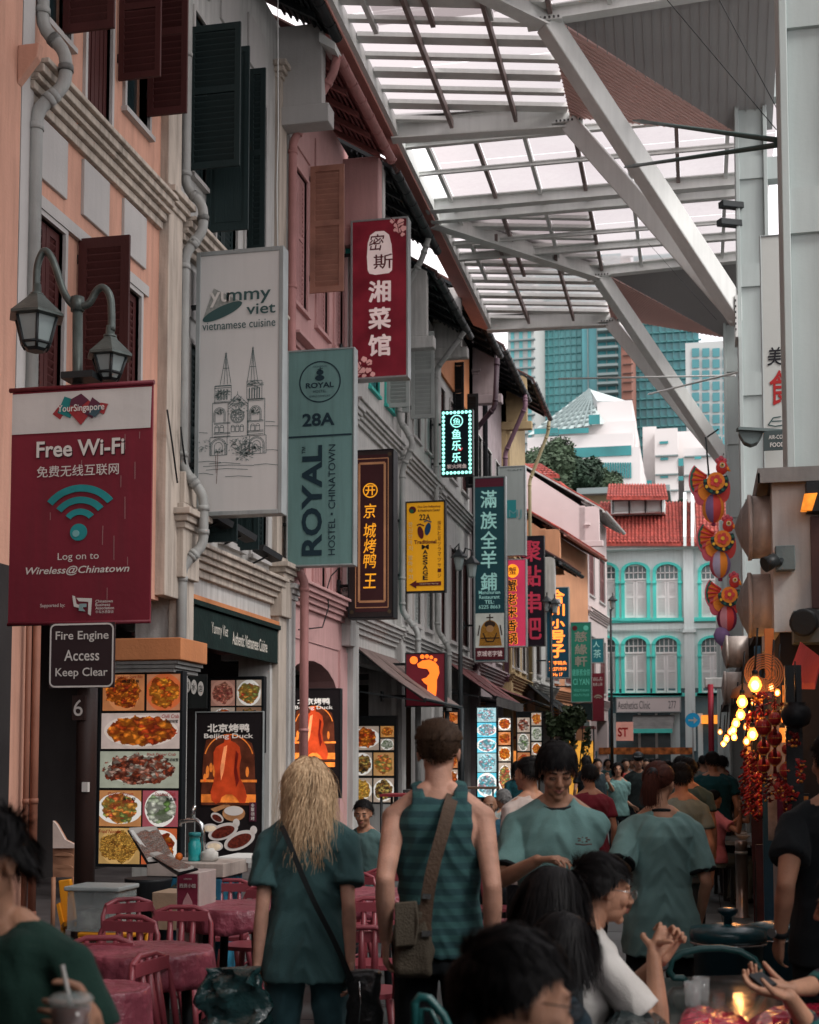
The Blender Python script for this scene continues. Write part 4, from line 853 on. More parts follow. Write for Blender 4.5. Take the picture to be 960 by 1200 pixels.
# 10 crab pot sign (lit pink)
s = Sign('glowing pink hotpot sign with black characters and orange roundel', 592, 617, 655, 758, 41.0, pbr('hotpot_pink', (.34, .025, .06), .45, .2, .8, .05, emit=.85), alum, dep=.3, wall=-5.9, fw=.03, name='lightbox_sign')
og = pbr('glow_orange', (.85, .28, .015), .4, emit=1.0, bump=0)
s.disc(601, 669, 7.2, og, ry=8, k=2); s.T('蟹', 601, 669, mk, w=9, h=9, k=4, bold=.01)
for ch, y in zip('蟹老宋香锅', (686, 702, 717, 733, 748)): s.T(ch, 599.5, y, og, h=13, w=12.5, bold=.06, k=2); s.T(ch, 599.5, y, kk, h=13, w=12, bold=.025, k=4)
# 11 black and red
s = Sign('black sign with big dim red outline characters beside the pink one', 603, 638, 628, 757, 43.0, pbr('noodle_black', (.008, .006, .012), .4), darkm, dep=.3, wall=-5.8, fw=.02)
rd2 = pbr('dim_red_letter', (.26, .02, .04), .45, emit=.55, bump=0)
for ch, y in zip('聚點串吧', (646, 675, 706, 737)): s.T(ch, 623, y, rd2, h=24, w=22, bold=.025, k=2)
# 12 orange neon
s = Sign('dark blue neon sign with glowing orange characters and phone number', 640, 667, 688, 795, 46.5, pbr('neon_blue', (.008, .045, .07), .4, emit=.2), alum, dep=.3, wall=-5.6, fw=.03, name='lightbox_sign')
on = pbr('neon_orange', (.95, .22, .03), .4, emit=1.7, bump=0, ecol=(1, .25, .04))
for ch, y, h_ in (('合', 699, 16), ('川', 715, 13), ('小', 731, 10), ('号', 746, 14), ('子', 763, 15)): s.T(ch, 653.5, y, on, h=h_, w=16, bold=.04, k=2)
s.T('丁字码头', 653.5, 777, on, w=21, h=4.5, bold=.03, k=2); s.T('22271919', 653.5, 784, on, w=20, h=4.2, bold=.03, k=2); s.T('Hu 17', 653.5, 790.5, on, w=11, h=4, bold=.03, k=2)
# 13 green vegetarian sign
s = Sign('green vegetarian restaurant sign with faded pink characters', 669, 693, 729, 823, 49.0, pbr('veg_green', (.015, .13, .085), .5, .12, 1, .05, emit=.22), alum, dep=.25, wall=-5.6, fw=.02)
fp = pbr('faded_print', (.22, .19, .15), .5, emit=.2, bump=0); fg = pbr('faded_green_print', (.08, .34, .25), .5, emit=.25, bump=0)
for ch, y in zip('慈緣軒', (746, 761, 775)): s.T(ch, 681, y, fp, h=12, w=14, bold=.02, k=2)
s.T('健康素食館', 681, 788, fg, w=21, h=8, bold=.015, k=2); s.T('CI YAN', 681, 799, fg, w=19, h=7.5, bold=.02, k=2); s.T('VEGETARIAN', 681, 809, fg, w=18, h=3, k=2, bold=.01); s.T('HEALTH FOOD', 681, 814.5, fg, w=18, h=3, k=2, bold=.01); s.disc(674, 736, 3, mk, k=2); s.disc(687, 736, 3, fg, k=2)
s = Sign('black sign board hanging directly below the green vegetarian sign', 671, 694, 824, 844, 48.8, pbr('under_black', (.01, .02, .02), .5), darkm, dep=.25, wall=-5.6, fw=.02)
s.T('樂', 682, 834, flat('dull_gold', (.2, .13, .06)), w=8, h=9, k=2)
# 14 small teal and maroon signs behind
s = Sign('small teal sign partly hidden behind the green vegetarian sign', 690, 708, 748, 777, 54, pbr('small_teal', (.01, .10, .12), .5, emit=.3), alum, dep=.2, wall=-5.4, fw=.03)
s.T('茶', 700, 766, pt, w=9, h=10, k=2); s.T('人', 699, 755, pt, w=8, h=7, k=2)
s = Sign('maroon banner with white print under the small teal sign', 692, 708, 789, 845, 53.8, MATS['banner_maroon'], None, dep=.05, name='street_banner', cat='banner', arms=False)
s.T('Wi-Fi', 700.5, 796, lw, w=11, h=5, k=2); s.T('免费上网', 700.5, 802, lw, w=11, h=4, k=2); s.ringp(701, 820, 6, 1.4, fp, 30, 150, 12, k=2); s.ringp(701, 820, 3.5, 1.2, fp, 30, 150, 12, k=2)
# 15 glowing foot
s = Sign('maroon lightbox with a big glowing orange bare foot above the shop door', 475, 522, 765, 828, 25.6, pbr('foot_maroon_face', (.12, .012, .02), .5, emit=.25), darkm, dep=.2, wall=-6., fw=.02, name='lightbox_sign')
fo = pbr('glow_foot', (.95, .20, .02), .4, emit=1.3, bump=0, ecol=(1, .16, .02))
s.poly([(489, 778), (495, 774), (503, 773), (510, 776), (514, 781), (515, 789), (512, 797), (512, 806), (511, 815), (507, 819), (503, 818), (501, 811), (501, 803), (497, 800), (494, 796), (500, 794), (504, 789), (501, 784), (494, 783), (490, 782)], fo, 'foot', 2)
for x, y, r in ((485, 773.5, 4.6), (495, 769.5, 2.6), (500.5, 769.3, 2.4), (505.5, 770.5, 2.2), (510.5, 773.5, 2.0)): s.disc(x, y, r, fo, k=2, name='toe')
s = Sign('small lit red and white shop sign hung under the far black awning', 722, 742, 846, 868, 44, pbr('st_face', (.55, .25, .20), .5, emit=.4), None, dep=.15, arms=False)
s.T('ST', 730, 858, flat('st_red', (.5, .02, .02)), w=12, h=11, bold=.03, k=2)

# ---------------- menus and posters ----------------
def food(name, base, c1, c2, c3, plate=(.62, .60, .56), seed=0., emit=.7, sx=1., sz=1., kind=0, bgc=None, scale=5.):
    """a printed food photograph: plate, food heap and garnish from noise (flat print, backlit)"""
    m = bpy.data.materials.new(name); m.use_nodes = True; nt = m.node_tree; L = nt.links.new; b = nt.nodes['Principled BSDF']
    tcn = nn(nt, 'ShaderNodeTexCoord'); mp = nn(nt, 'ShaderNodeMapping'); L(tcn.outputs['Generated'], mp.inputs[0]); mp.inputs['Location'].default_value = (-.5*sx, 0, -.5*sz); mp.inputs['Scale'].default_value = (sx, 0, sz)
    def radial(rx, rz, wob, nsc):
        n1 = nn(nt, 'ShaderNodeTexNoise', Scale=nsc, Detail=4.); m2 = nn(nt, 'ShaderNodeMapping'); m2.inputs['Location'].default_value = (seed, seed, 0); L(mp.outputs[0], m2.inputs[0]); L(m2.outputs[0], n1.inputs[0])
        m3 = nn(nt, 'ShaderNodeMapping'); m3.inputs['Scale'].default_value = (1/rx, 1, 1/rz); L(mp.outputs[0], m3.inputs[0])
        ln = nn(nt, 'ShaderNodeVectorMath', operation='LENGTH'); L(m3.outputs[0], ln.inputs[0])
        ad = nn(nt, 'ShaderNodeMath', operation='MULTIPLY_ADD'); L(n1.outputs['Fac'], ad.inputs[0]); ad.inputs[1].default_value = wob; L(ln.outputs['Value'], ad.inputs[2])
        lt = nn(nt, 'ShaderNodeMath', operation='LESS_THAN'); L(ad.outputs[0], lt.inputs[0]); lt.inputs[1].default_value = 1 + wob*.5; return lt.outputs[0]
    vo = nn(nt, 'ShaderNodeTexVoronoi', Scale=scale*2.2); m4 = nn(nt, 'ShaderNodeMapping'); m4.inputs['Location'].default_value = (seed*3, 0, seed); m4.inputs['Rotation'].default_value = (0, seed, 0); m4.inputs['Scale'].default_value = (1, 1, 1.5); L(mp.outputs[0], m4.inputs[0])
    nz_ = nn(nt, 'ShaderNodeTexNoise', Scale=scale*1.5, Detail=5.); L(m4.outputs[0], nz_.inputs[0]); mixv = nn(nt, 'ShaderNodeMixRGB'); mixv.inputs[0].default_value = .25; L(m4.outputs[0], mixv.inputs[1]); L(nz_.outputs['Color'], mixv.inputs[2]); L(mixv.outputs[0], vo.inputs['Vector'])
    cr1 = nn(nt, 'ShaderNodeValToRGB'); e = cr1.color_ramp.elements; e[0].color = (*c1, 1); e[1].color = (*c3, 1); e[0].position = .1; e[1].position = .95; k = e.new(.5); k.color = (*c2, 1); sepc = nn(nt, 'ShaderNodeSeparateXYZ'); L(vo.outputs['Color'], sepc.inputs[0]); L(sepc.outputs[0], cr1.inputs[0])
    dk_ = nn(nt, 'ShaderNodeMapRange'); dk_.inputs['From Min'].default_value = 0; dk_.inputs['From Max'].default_value = .55; dk_.inputs['To Min'].default_value = 1.25; dk_.inputs['To Max'].default_value = .25; L(vo.outputs['Distance'], dk_.inputs[0])
    ml = nn(nt, 'ShaderNodeVectorMath', operation='SCALE'); L(cr1.outputs[0], ml.inputs[0]); L(dk_.outputs[0], ml.inputs['Scale'])
    n2 = nn(nt, 'ShaderNodeTexNoise', Scale=3., Detail=4.); L(mp.outputs[0], n2.inputs[0]); bgr = nn(nt, 'ShaderNodeValToRGB'); bb = bgc or (.42, .33, .26); bgr.color_ramp.elements[0].color = (*[x*.5 for x in bb], 1); bgr.color_ramp.elements[1].color = (*bb, 1); L(n2.outputs['Fac'], bgr.inputs[0])
    mA = nn(nt, 'ShaderNodeMixRGB'); L(radial((.47+.08*math.sin(seed*5))*sx, (.46+.06*math.cos(seed*3))*sz, .12, 2), mA.inputs[0]); L(bgr.outputs[0], mA.inputs[1]); mA.inputs[2].default_value = (*plate, 1)
    mB = nn(nt, 'ShaderNodeMixRGB'); L(radial(.43*sx, .41*sz, .85, 4.5), mB.inputs[0]); L(mA.outputs[0], mB.inputs[1]); L(ml.outputs[0], mB.inputs[2])
    L(mB.outputs[0], b.inputs['Base Color']); L(mB.outputs[0], b.inputs['Emission Color']); b.inputs['Emission Strength'].default_value = emit*.55; b.inputs['Roughness'].default_value = .35
    MATS[name] = m; return m
RO = ((.45, .05, .01), (.75, .22, .02), (.30, .03, .01)); OR = ((.65, .12, .01), (.85, .35, .03), (.5, .05, .01)); BR = ((.10, .03, .02), (.45, .08, .03), (.40, .36, .30)); GR = ((.25, .30, .08), (.75, .35, .06), (.60, .10, .04)); WG = ((.45, .48, .38), (.60, .60, .52), (.12, .22, .06)); ND = ((.55, .25, .04), (.75, .42, .08), (.25, .10, .02)); DB = ((.02, .02, .015), (.30, .12, .03), (.50, .38, .10))
def menu(label, x0, x1, y0, y1, Yp, cells, frame=blackm, dep=.12, emit=.7, floor=True, name='menu_board', cat='menu board', rim=.03):
    s = Sign(label, x0, x1, y0, y1, Yp, pbr('menu_black', (.008, .010, .010), .5), frame, dep=dep, arms=False, fw=rim, name=name, cat=cat)
    for i, (a, b, c, d, pal, kw) in enumerate(cells):
        asp = (b-a)/(d-c); kw = dict(kw); sc = kw.pop('scale', 5.-(i*7+x0) % 3);
        if (i*5+x0) % 3 == 0 and 'plate' not in kw: kw['plate'] = kw['bgc'] = tuple(v*.55+.06 for v in pal[1])
        mt = food('food_print_%d_%d' % (x0, i), None, *pal, seed=i*1.7+x0*.13, emit=kw.pop('emit', emit), sx=asp if asp > 1 else 1, sz=1 if asp > 1 else 1/asp, scale=sc, **kw)
        s.poly([(a, c), (b, c), (b, d), (a, d)], mt, 'food_picture', 1)
    if floor:
        m = MB()
        for x in (s.x0+.08, s.x1-.08): m.tube([(x, Yp+dep/2, .12), (x, Yp+dep/2, s.z0)], .02, 8)
        m.build('leg', darkm, s.t, kind='stuff') if False else None
    return s
s = menu('tall backlit menu board of crab and noodle pictures left of the green bottle', 114, 213, 787, 1016, 13.75, [
    (119, 168, 790, 833, RO, {}), (171, 211, 790, 833, OR, {'scale': 4., 'plate': (.45, .10, .03), 'bgc': (.5, .2, .1)}), (118, 210.5, 836, 878, RO, {'scale': 3.2, 'plate': (.50, .42, .37), 'bgc': (.52, .42, .38)}), (117, 209.5, 881, 924, BR, {'scale': 4.5, 'plate': (.40, .40, .34), 'bgc': (.36, .38, .30)}), (116, 166, 927, 969, GR, {'bgc': (.5, .22, .08)}), (168, 209, 927, 969, WG, {'bgc': (.35, .08, .10)}), (115, 165, 971, 1014, ND, {'bgc': (.45, .40, .33), 'scale': 9.}), (167, 208, 971, 1014, RO, {'bgc': (.55, .12, .04)})], emit=.62)
rdl = flat('red_print', (.40, .01, .01)); kkl = flat('black_print', (.02, .02, .02))
for tx, x, y, w_ in (('Sweet and Sour Spare Ribs', 146, 793.5, 40), ('Chilli Crab', 199, 840, 20), ('Black Pepper Crab', 189, 885, 34), ('Golden Prawn', 142, 931, 30), ('Steamed Fish', 194, 931, 24), ('Fried Noodle', 130, 975, 26)): s.T(tx, x, y, rdl, w=w_, h=4.2, shear=.2, k=3, bold=.01)
for tx, x, y, w_ in (('糖醋排骨', 152, 798.5, 20), ('辣椒螃蟹', 201, 846, 14), ('黑胡椒蟹', 202, 891, 14), ('黄金虾', 152, 937, 16), ('清蒸鱼', 201, 937, 12)): s.T(tx, x, y, kkl, w=w_, h=3.6, k=3, bold=.02)
s = Sign('small dark board with three round white marks beside the tall menu board', 214, 242, 790, 830, 15.4, pbr('menu_black', (.008, .010, .010), .5), None, dep=.05, arms=False, name='wall_sign')
for i, ch in enumerate('酒水店'): s.disc(219+i*8, 803+i*2, 4.2 if i == 0 else 3.4, lw, ry=8.5, k=1); s.T(ch, 219+i*8, 803+i*2, kkl, h=8, w=5, k=3)
menu('small drinks menu board behind the roll up duck banner', 243, 309, 793, 882, 18.2, [(247, 275, 797, 827, ((.6, .15, .10), (.7, .3, .2), (.35, .05, .05)), {}), (277, 306, 797, 827, GR, {}), (247, 275, 829, 850, RO, {}), (277, 306, 829, 850, DB, {})], emit=.45)

def duckmat(name, emit):
    m = pbr(name, (.42, .045, .012), .4, .5, 4, .1, 20, emit=emit); return m
def duckposter(label, x0, x1, y0, y1, Yp, emit, full, name='poster', lit=False):
    s = Sign(label, x0, x1, y0, y1, Yp, pbr('poster_black%d' % x0, (.012, .009, .010), .5, emit=emit*.3), (alum if not lit else darkm), dep=.05 if full else .12, arms=False, fw=.012, name='roll_up_banner' if full else 'lightbox_sign', cat='banner' if full else 'sign')
    cx = (x0+x1)/2; w_ = x1-x0; k0 = w_/79.; f = lambda x, y: (cx+(x-267.5)*k0, y0+(y-835)*k0)
    gw = pbr('oven_glow%d' % x0, (.75, .20, .03), .5, .6, 6, 0, emit=emit*1.2, bump=0) if False else pbr('oven_glow%d' % x0, (.70, .18, .03), .5, .5, 8, 0, emit=emit*1.1)
    dim = pbr('oven_dim%d' % x0, (.10, .025, .012), .5, .5, 6, 0, emit=emit*.6)
    dm = duckmat('duck_glaze%d' % x0, emit)
    s.poly([f(238, 885), f(241, 868), f(252, 864), f(283, 864), f(294, 872), f(297, 885), f(299, 940), f(235, 940)], dim, 'oven', 1)
    s.ringp(*f(267.5, 892), 29*k0, 1.1*k0, gw, 15, 165, 24, k=2, ry=31*k0)
    for x, yy, hh in ((243, 905, 12), (247, 900, 9), (289, 905, 10), (251, 903, 14), (240, 912, 8)): s.disc(*f(x, yy), 1.9*k0, gw, ry=hh*.6*k0, k=2.5, name='flame')
    s.poly([f(235, 914), f(300, 914), f(300, 917), f(235, 917)], gw, 'shelf', 2.5); s.poly([f(236, 931), f(299, 931), f(299, 942), f(236, 942)], gw, 'shelf', 2.5); s.poly([f(236, 940.5), f(299, 940.5), f(299, 943.5), f(236, 943.5)], dim, 'shelf', 3)
    D = [(263, 862), (262, 871), (258, 873), (253, 876), (250, 882), (250, 895), (252, 905), (250, 918), (247, 928), (248, 938), (253, 942), (258, 940), (260, 934), (265, 931), (272, 931), (277, 935), (281, 941), (287, 941), (289, 933), (286, 922), (281, 912), (280, 900), (282, 888), (280, 876), (275, 871), (270, 869), (269, 861)]
    s.poly([f(*p) for p in D], dm, 'duck', 4); s.poly([f(x, yy) for x, yy in ((262, 876), (266, 874), (264, 890), (262, 905), (259, 915), (258, 900))], pbr('duck_shine%d' % x0, (.75, .25, .10), .3, .3, 6, 0, emit=emit*1.2), 'highlight', 5.5)
    s.poly([f(x, yy) for x, yy in ((276, 880), (279, 884), (277, 900), (280, 915), (277, 922), (274, 905))], pbr('duck_deep%d' % x0, (.16, .012, .008), .4, .3, 6, 0, emit=emit*.6), 'highlight', 5.5)
    cm = pbr('cream_print%d' % x0, (.62, .50, .36), .5, .3, 8, 0, emit=emit*.8)
    s.T('北京烤鸭', *f(267, 854), pbr('print_white%d' % x0, (.65, .60, .55), .5, emit=emit*.6, bump=0), w=48*k0, h=9*k0, bold=.03, k=7); s.T('Beijing Duck', *f(267.5, 864), MATS['print_white%d' % x0], w=57*k0, h=6.8*k0, bold=.015, k=7)
    if full:
        bam = pbr('bamboo_print', (.42, .20, .09), .5, .3, 14, 0, emit=emit*.5); sau = pbr('sauce_print', (.12, .02, .012), .3, .6, 40, 0, emit=emit*.4); chn = pbr('china_print', (.55, .50, .47), .4, .06, 4, 0, emit=emit*.6)
        s.poly([f(*p) for p in ((247, 948), (266, 941), (270, 944), (252, 952))], bam, 'basket', 3); s.disc(*f(274, 953), 13*k0, bam, ry=9*k0, k=4); s.disc(*f(274, 950), 11*k0, chn, ry=5.5*k0, k=5, name='basket')
        for x, yy, rx, ry_, rt in ((255, 958, 8, 5, 30), (247, 970, 9, 5, 0), (262, 974, 18, 9, -20), (281, 984, 19, 10, -25), (252, 991, 10, 6, 0)):
            s.disc(*f(x, yy), rx*k0, chn, ry=ry_*k0, rot=rt, k=5, name='dish'); s.disc(*f(x, yy+.5), rx*.78*k0, sau if rx > 15 else (cm if rx > 8 else sau), ry=ry_*.68*k0, rot=rt, k=6.5, name='dish')
        s.disc(*f(277, 964), 4*k0, chn, ry=5*k0, k=5); s.disc(*f(297, 972), 4*k0, chn, ry=5*k0, k=5)
        s.poly([f(*p) for p in ((292, 940), (300, 940), (300, 962), (292, 962))], flat('label_plum', (.10, .02, .04)), 'label', 5)
        for ch, yy in zip('全聚德烤', (943.5, 948.5, 953.5, 958.5)): s.T(ch, *f(296, yy), MATS['print_white%d' % x0], w=4.2*k0, h=4*k0, k=7)
    else:
        s.poly([f(236, 945), f(299, 945), f(299, 952), f(236, 952)], gw, 'shelf', 3)
    return s
duckposter('roll up roast duck banner with white bowls standing by the menu board', 228, 308, 834, 1006, 16.6, .40, True)
duckposter('brightly lit roast duck poster behind the blonde woman beside the pink pipe', 337, 399, 807, 935, 21.0, 1.3, False, lit=True)
menu('menu board of six backlit plates left of the man in the tank top', 409, 465, 839, 942, 24.2, [(412.5, 444, 851, 879, RO, {}), (446, 461.5, 851, 864, OR, {}), (446, 461.5, 866, 879, WG, {}), (412.5, 436, 882, 909, DB, {}), (438, 461.5, 882, 909, GR, {}), (412.5, 436, 912, 940, ((.7, .35, .03), (.8, .5, .1), (.45, .15, .02)), {}), (438, 461.5, 912, 940, DB, {})], emit=.62)
menu('tall narrow picture menu just right of the foot sign post', 519, 538, 833, 925, 27.5, [(520, 537, 834, 848, RO, {}), (520, 537, 850, 864, WG, {}), (520, 537, 866, 882, OR, {}), (520, 537, 884, 900, RO, {}), (520, 537, 902, 922, RO, {})], emit=1.0)
BLU = ((.10, .50, .60), (.45, .75, .80), (.55, .30, .35))
menu('glowing icy blue menu panel of round dishes', 558, 583, 828, 936, 30.5, [(559, 582, 829, 846, BLU, {'bgc': (.1, .55, .7)}), (559, 582, 847, 864, BLU, {'bgc': (.1, .5, .65)}), (559, 582, 865, 882, BLU, {'bgc': (.15, .55, .7)}), (559, 582, 883, 905, BLU, {'bgc': (.1, .5, .62)}), (559, 582, 906, 934, BLU, {'bgc': (.1, .5, .62)})], emit=1.5)
menu('bright red and white picture menu right of the blue panel', 583, 600, 840, 932, 31.5, [(584, 599, 841, 856, RO, {}), (584, 599, 858, 873, RO, {}), (584, 599, 875, 892, OR, {'plate': (.6, .6, .5)}), (584, 599, 894, 930, ((.5, .4, .1), (.6, .05, .05), (.1, .3, .1)), {})], emit=1.5)
menu('pair of lit menu pictures below the pink and black signs', 605, 636, 834, 905, 33.5, [(606, 621, 841, 858, BR, {}), (623, 635, 835, 850, OR, {}), (623, 635, 852, 868, WG, {}), (606, 621, 860, 880, WG, {}), (623, 635, 870, 885, OR, {}), (606, 621, 882, 903, RO, {}), (623, 635, 887, 903, GR, {})], emit=.9)
# ---------------- far end of the street ----------------
FAR = {}
def pb(mb, x0, x1, y0, y1, Yf, th=.2):            # box whose front face fills a pixel box on the plane Y = Yf
    a = onY((x0+x1)/2-abs(x1-x0)/2, (y0+y1)/2, Yf); b = onY(max(x0, x1), (y0+y1)/2, Yf); t = onY((x0+x1)/2, y0, Yf).z; c = onY((x0+x1)/2, y1, Yf).z
    return mb.box((a.x, Yf, c), (b.x, Yf+th, t))
def tileroof(par, A, B, Cc, D, n, rows, mat, r=None, name='roof_tiles'):
    """A-B eave (left,right), D-C ridge: rows of short half round tiles"""
    A, B, Cc, D = map(V, (A, B, Cc, D)); m = MB(); r = r or (B-A).length/n*.42
    for i in range(n):
        t = (i+.5)/n; e = A.lerp(B, t); q = D.lerp(Cc, t)
        for k in range(rows):
            a = e.lerp(q, k/rows); b = e.lerp(q, (k+1.12)/rows); up = V((0, 0, 1)); s1 = (random.random()-.5)*r*.25
            m.tube([a+up*(r*.35)+V((s1, 0, 0)), b+up*(r*.05)+V((s1, 0, 0))], [r, r*.85], 6, True, k == 0)
    base = MB(); base.slab([A, B, Cc, D], (0, 0, -.12)); base.build('roof', mat, par); return m.build(name, mat, par, kind='stuff')
YT = 65.5
tb_ = thing('shophouse', 'white shophouse with turquoise arched windows and red tiled roof at the street end', 'building', onY(760, 900, YT))
wt = pbr('far_white_wall', (.66, .74, .73), .85, .06, .5, .1, 20, streak=.2)
turq = pbr('turquoise_trim', (.10, .66, .58), .7, .10, 1, .1, 20, streak=.12); wsh = pbr('white_shutter', (.76, .74, .73), .7, .05, 1, .05, 20)
aa = onY(697, 700, YT).x; bb_ = onY(885, 700, YT).x; m = MB()
wins = []
for (y0, y1, xs) in ((662, 724, (708.5, 745, 782, 835, 871)), (748, 812, (708.5, 745, 781, 835, 871))):
    for x in xs: wins.append((x-13.2, x+13.2, y0, y1))
ops = [(onY(a, 700, YT).x, onY(b, 700, YT).x, onY(800, d, YT).z, onY(800, c, YT).z) for a, b, c, d in wins]
grid_wall(m, YT, aa, bb_, 5.0, onY(800, 640, YT).z, ops, .3, axis='y'); m.box((aa, YT+.31, 0), (bb_, YT+9, onY(800, 645, YT).z))
m.build('wall', wt, tb_)
for a, b, c, d in wins:
    f = MB(); cx = (a+b)/2; R_ = 13.2
    P = lambda x, y, o=0: onY(x, y, YT-o)
    # teal arch band and jambs
    for i in range(12):
        t0, t1 = PI*i/12, PI*(i+1)/12
        pts = [P(cx+math.cos(t)*rr, c+7-math.sin(t)*rr*.62, .12) for t, rr in ((t0, R_-.5), (t0, R_+4), (t1, R_+4), (t1, R_-.5))]; f.slab(pts, (0, .14, 0))
    pb(f, a-3.6, a+.3, c+7, d+1, YT-.10, .12); pb(f, b-.3, b+3.6, c+7, d+1, YT-.10, .12); pb(f, a-4.4, a+.6, c+19, c+21.5, YT-.16, .18); pb(f, b-.6, b+4.4, c+19, c+21.5, YT-.16, .18); pb(f, a-5, b+5, d, d+3.5, YT-.2, .25)
    wn = f.build('window', turq, tb_)
    m = MB(); nseg = 12; pts = [P(a, c+17, -.08), P(b, c+17, -.08), P(b, c+7, -.08)] + [P(cx+math.cos(PI*i/nseg)*R_, c+7-math.sin(PI*i/nseg)*R_*.62, -.08) for i in range(1, nseg)] + [P(a, c+7, -.08)]
    m.slab(pts, (0, .04, 0)); m.build('pane', pbr('far_pane', (.10, .15, .15), .2, .3, 2, 0), wn)
    m = MB()
    for i in range(5): pb(m, a+i*(b-a)/5-.45 if i else a, a+i*(b-a)/5+.45 if i else a+1, c+1, c+17, YT+.02, .05)
    pb(m, a, b, c+8.5, c+9.6, YT+.02, .05); pb(m, a, b, c+16, c+18, YT+.0, .06); pb(m, b-1, b, c+1, c+17, YT+.02, .05); m.build('glazing_bar', wsh, wn)
    # corner infill above arch
    m = MB()
    for sgn in (-1, 1):
        pts = [P(cx+sgn*R_, c-.5, 0)] + [P(cx+sgn*math.cos(PI/2*i/6)*R_, c+7-math.sin(PI/2*i/6)*R_*.62, 0) for i in range(7)] + [P(cx, c-.5, 0)]
        m.slab(pts, (0, .2, 0))
    m.build('spandrel', wt, wn)
    for a2, b2 in ((a+.3, cx-.25), (cx+.25, b-.3)):
        o = P(a2, d, -.06); u = (P(b2, d, -.06)-o); h_ = P(a2, c+18, -.06).z-o.z; m = MB(); leaf(m, o, (1, 0, 0), u.length, h_, (0, -1, 0), pitch=.14, fr=.09); m.build('shutter', wsh, wn)
m = MB(); pb(m, 697, 885, 724, 728.5, YT-.16, .15); pb(m, 697, 885, 812, 816, YT-.2, .2); m.build('band', turq, tb_)
m = MB(); pb(m, 697, 885, 731, 737, YT-.1, .1); k = 698
while k < 800: pb(m, k, k+1.4, 730, 740, YT-.12, .12); k += 3
pb(m, 697, 885, 637, 642, YT-.5, .5); pb(m, 802, 814, 640, 880, YT-.22, .22); pb(m, 800, 816, 737, 741, YT-.3, .3); m.build('moulding', wt, tb_)
m = MB(); pb(m, 700, 822, 642, 662, YT-.05, .02) if False else None
# ground floor
m = MB(); a0 = onY(697, 850, YT).x; m.box((a0, YT+.05, 0), (bb_, YT+.3, 5.0)); m.build('shop_front', pbr('far_shop', (.06, .12, .14), .25, .4, 1, 0), tb_)
for x0, x1 in ((716, 722), (748, 751), (768, 771), (786, 797), (818, 824), (846, 850)):
    m = MB(); pb(m, x0, x1, 836, 900, YT-.05, .12); m.build('shop_pier', wt if x1-x0 > 4 else steelw, tb_)
m = MB(); pb(m, 822, 850, 838, 848, YT-.3, .2); m.build('shop_light', pbr('orange_shop_light', (.8, .25, .03), .5, emit=1.2), tb_)
m = MB(); pb(m, 702, 812, 876, 884, YT-3, .3); m.build('shop_shelf', pbr('red_yellow_shelf', (.40, .12, .03), .6, .8, 4, 0), tb_)
A_ = onY(699, 637, YT-.7); B_ = onY(816, 637, YT-.7); Dd = onY(703, 589, YT+5); Cc = onY(812, 589, YT+5)
tileroof(tb_, A_, B_, Cc, Dd, 26, 16, tilered)
A2_ = onY(816, 637, YT-.7); B2_ = onY(890, 637, YT-.7); tileroof(tb_, A2_, B2_, onY(885, 589, YT+5), onY(814, 589, YT+5), 17, 12, tilered)
for x0, x1 in ((801, 804.5), (810, 813.5)):
    m = MB(); m.slab([onY(x0, 640, YT-.8), onY(x1, 640, YT-.8), onY(x1, 587, YT+4.9), onY(x0, 587, YT+4.9)], (0, 0, .45)); m.build('party_wall', wt, tb_)
m = MB(); pb(m, 716, 779, 584, 601, YT+2.2, 2.5); m.build('dormer', wt, tb_)
for k in range(3):
    m = MB(); pb(m, 720+k*19, 737+k*19, 587, 599, YT+2.12, .1); m.build('pane', pbr('dormer_pane', (.30, .33, .32), .3, .3, 1, 0), tb_)
m = MB(); pb(m, 718, 778, 583.5, 586, YT+2.0, .1); 
for k in range(4): pb(m, 717.5+k*19, 719+k*19, 584, 601, YT+2.05, .1)
m.build('window_frame', darkm, tb_)
tileroof(tb_, onY(711, 583, YT+1.2), onY(783, 583, YT+1.2), onY(780, 568, YT+4.5), onY(713, 568, YT+4.5), 20, 5, tilered)
s = Sign('pale clinic name board above the shaded shop at the street end', 722, 798, 817, 835, YT-.6, pbr('clinic_board', (.62, .55, .54), .6, .05, 1, .05), alum, dep=.3, arms=False, fw=.05, name='name_board')
s.T('Aesthetics Clinic', 743, 826, flat('board_ink', (.08, .08, .08)), w=38, h=9.5, k=2); s.T('277', 788, 826, MATS['board_ink'], w=9, h=9, k=2)
t = thing('awning', 'grey awning with turquoise hem at the street end under the clinic board', 'awning', onY(765, 890, YT)); m = MB(); m.slab([onY(742, 838, YT-.3), onY(791, 838, YT-.3), onY(788, 854, YT-1.8), onY(740, 854, YT-1.8)], (0, 0, -.06)); m.build('canvas', can4, t)
m = MB(); pb(m, 740, 788, 854, 859, YT-1.82, .05); m.build('valance', turq, t)
s = Sign('round blue one way sign with a white arrow at the street end', 804, 821, 836, 852, 55, flat('sign_back', (.25, .25, .25)), None, dep=.02, arms=False, name='traffic_sign', inset=0) if False else None
c = at(812, 844, 52); t = thing('traffic_sign', 'round blue one way sign with a white arrow right of the clinic board', 'sign', (c.x, c.y, 0)); m = MB(); m.tube([(c.x, c.y+.04, 0), (c.x, c.y+.04, c.z+.4)], .035, 8); m.build('pole', alum, t)
m = MB(); m.lathe(c, [(.28, 0), (.28, .02)], 28, (0, -1, 0), False); m.build('disc', pbr('sign_blue', (.01, .22, .42), .4, emit=.25), t)
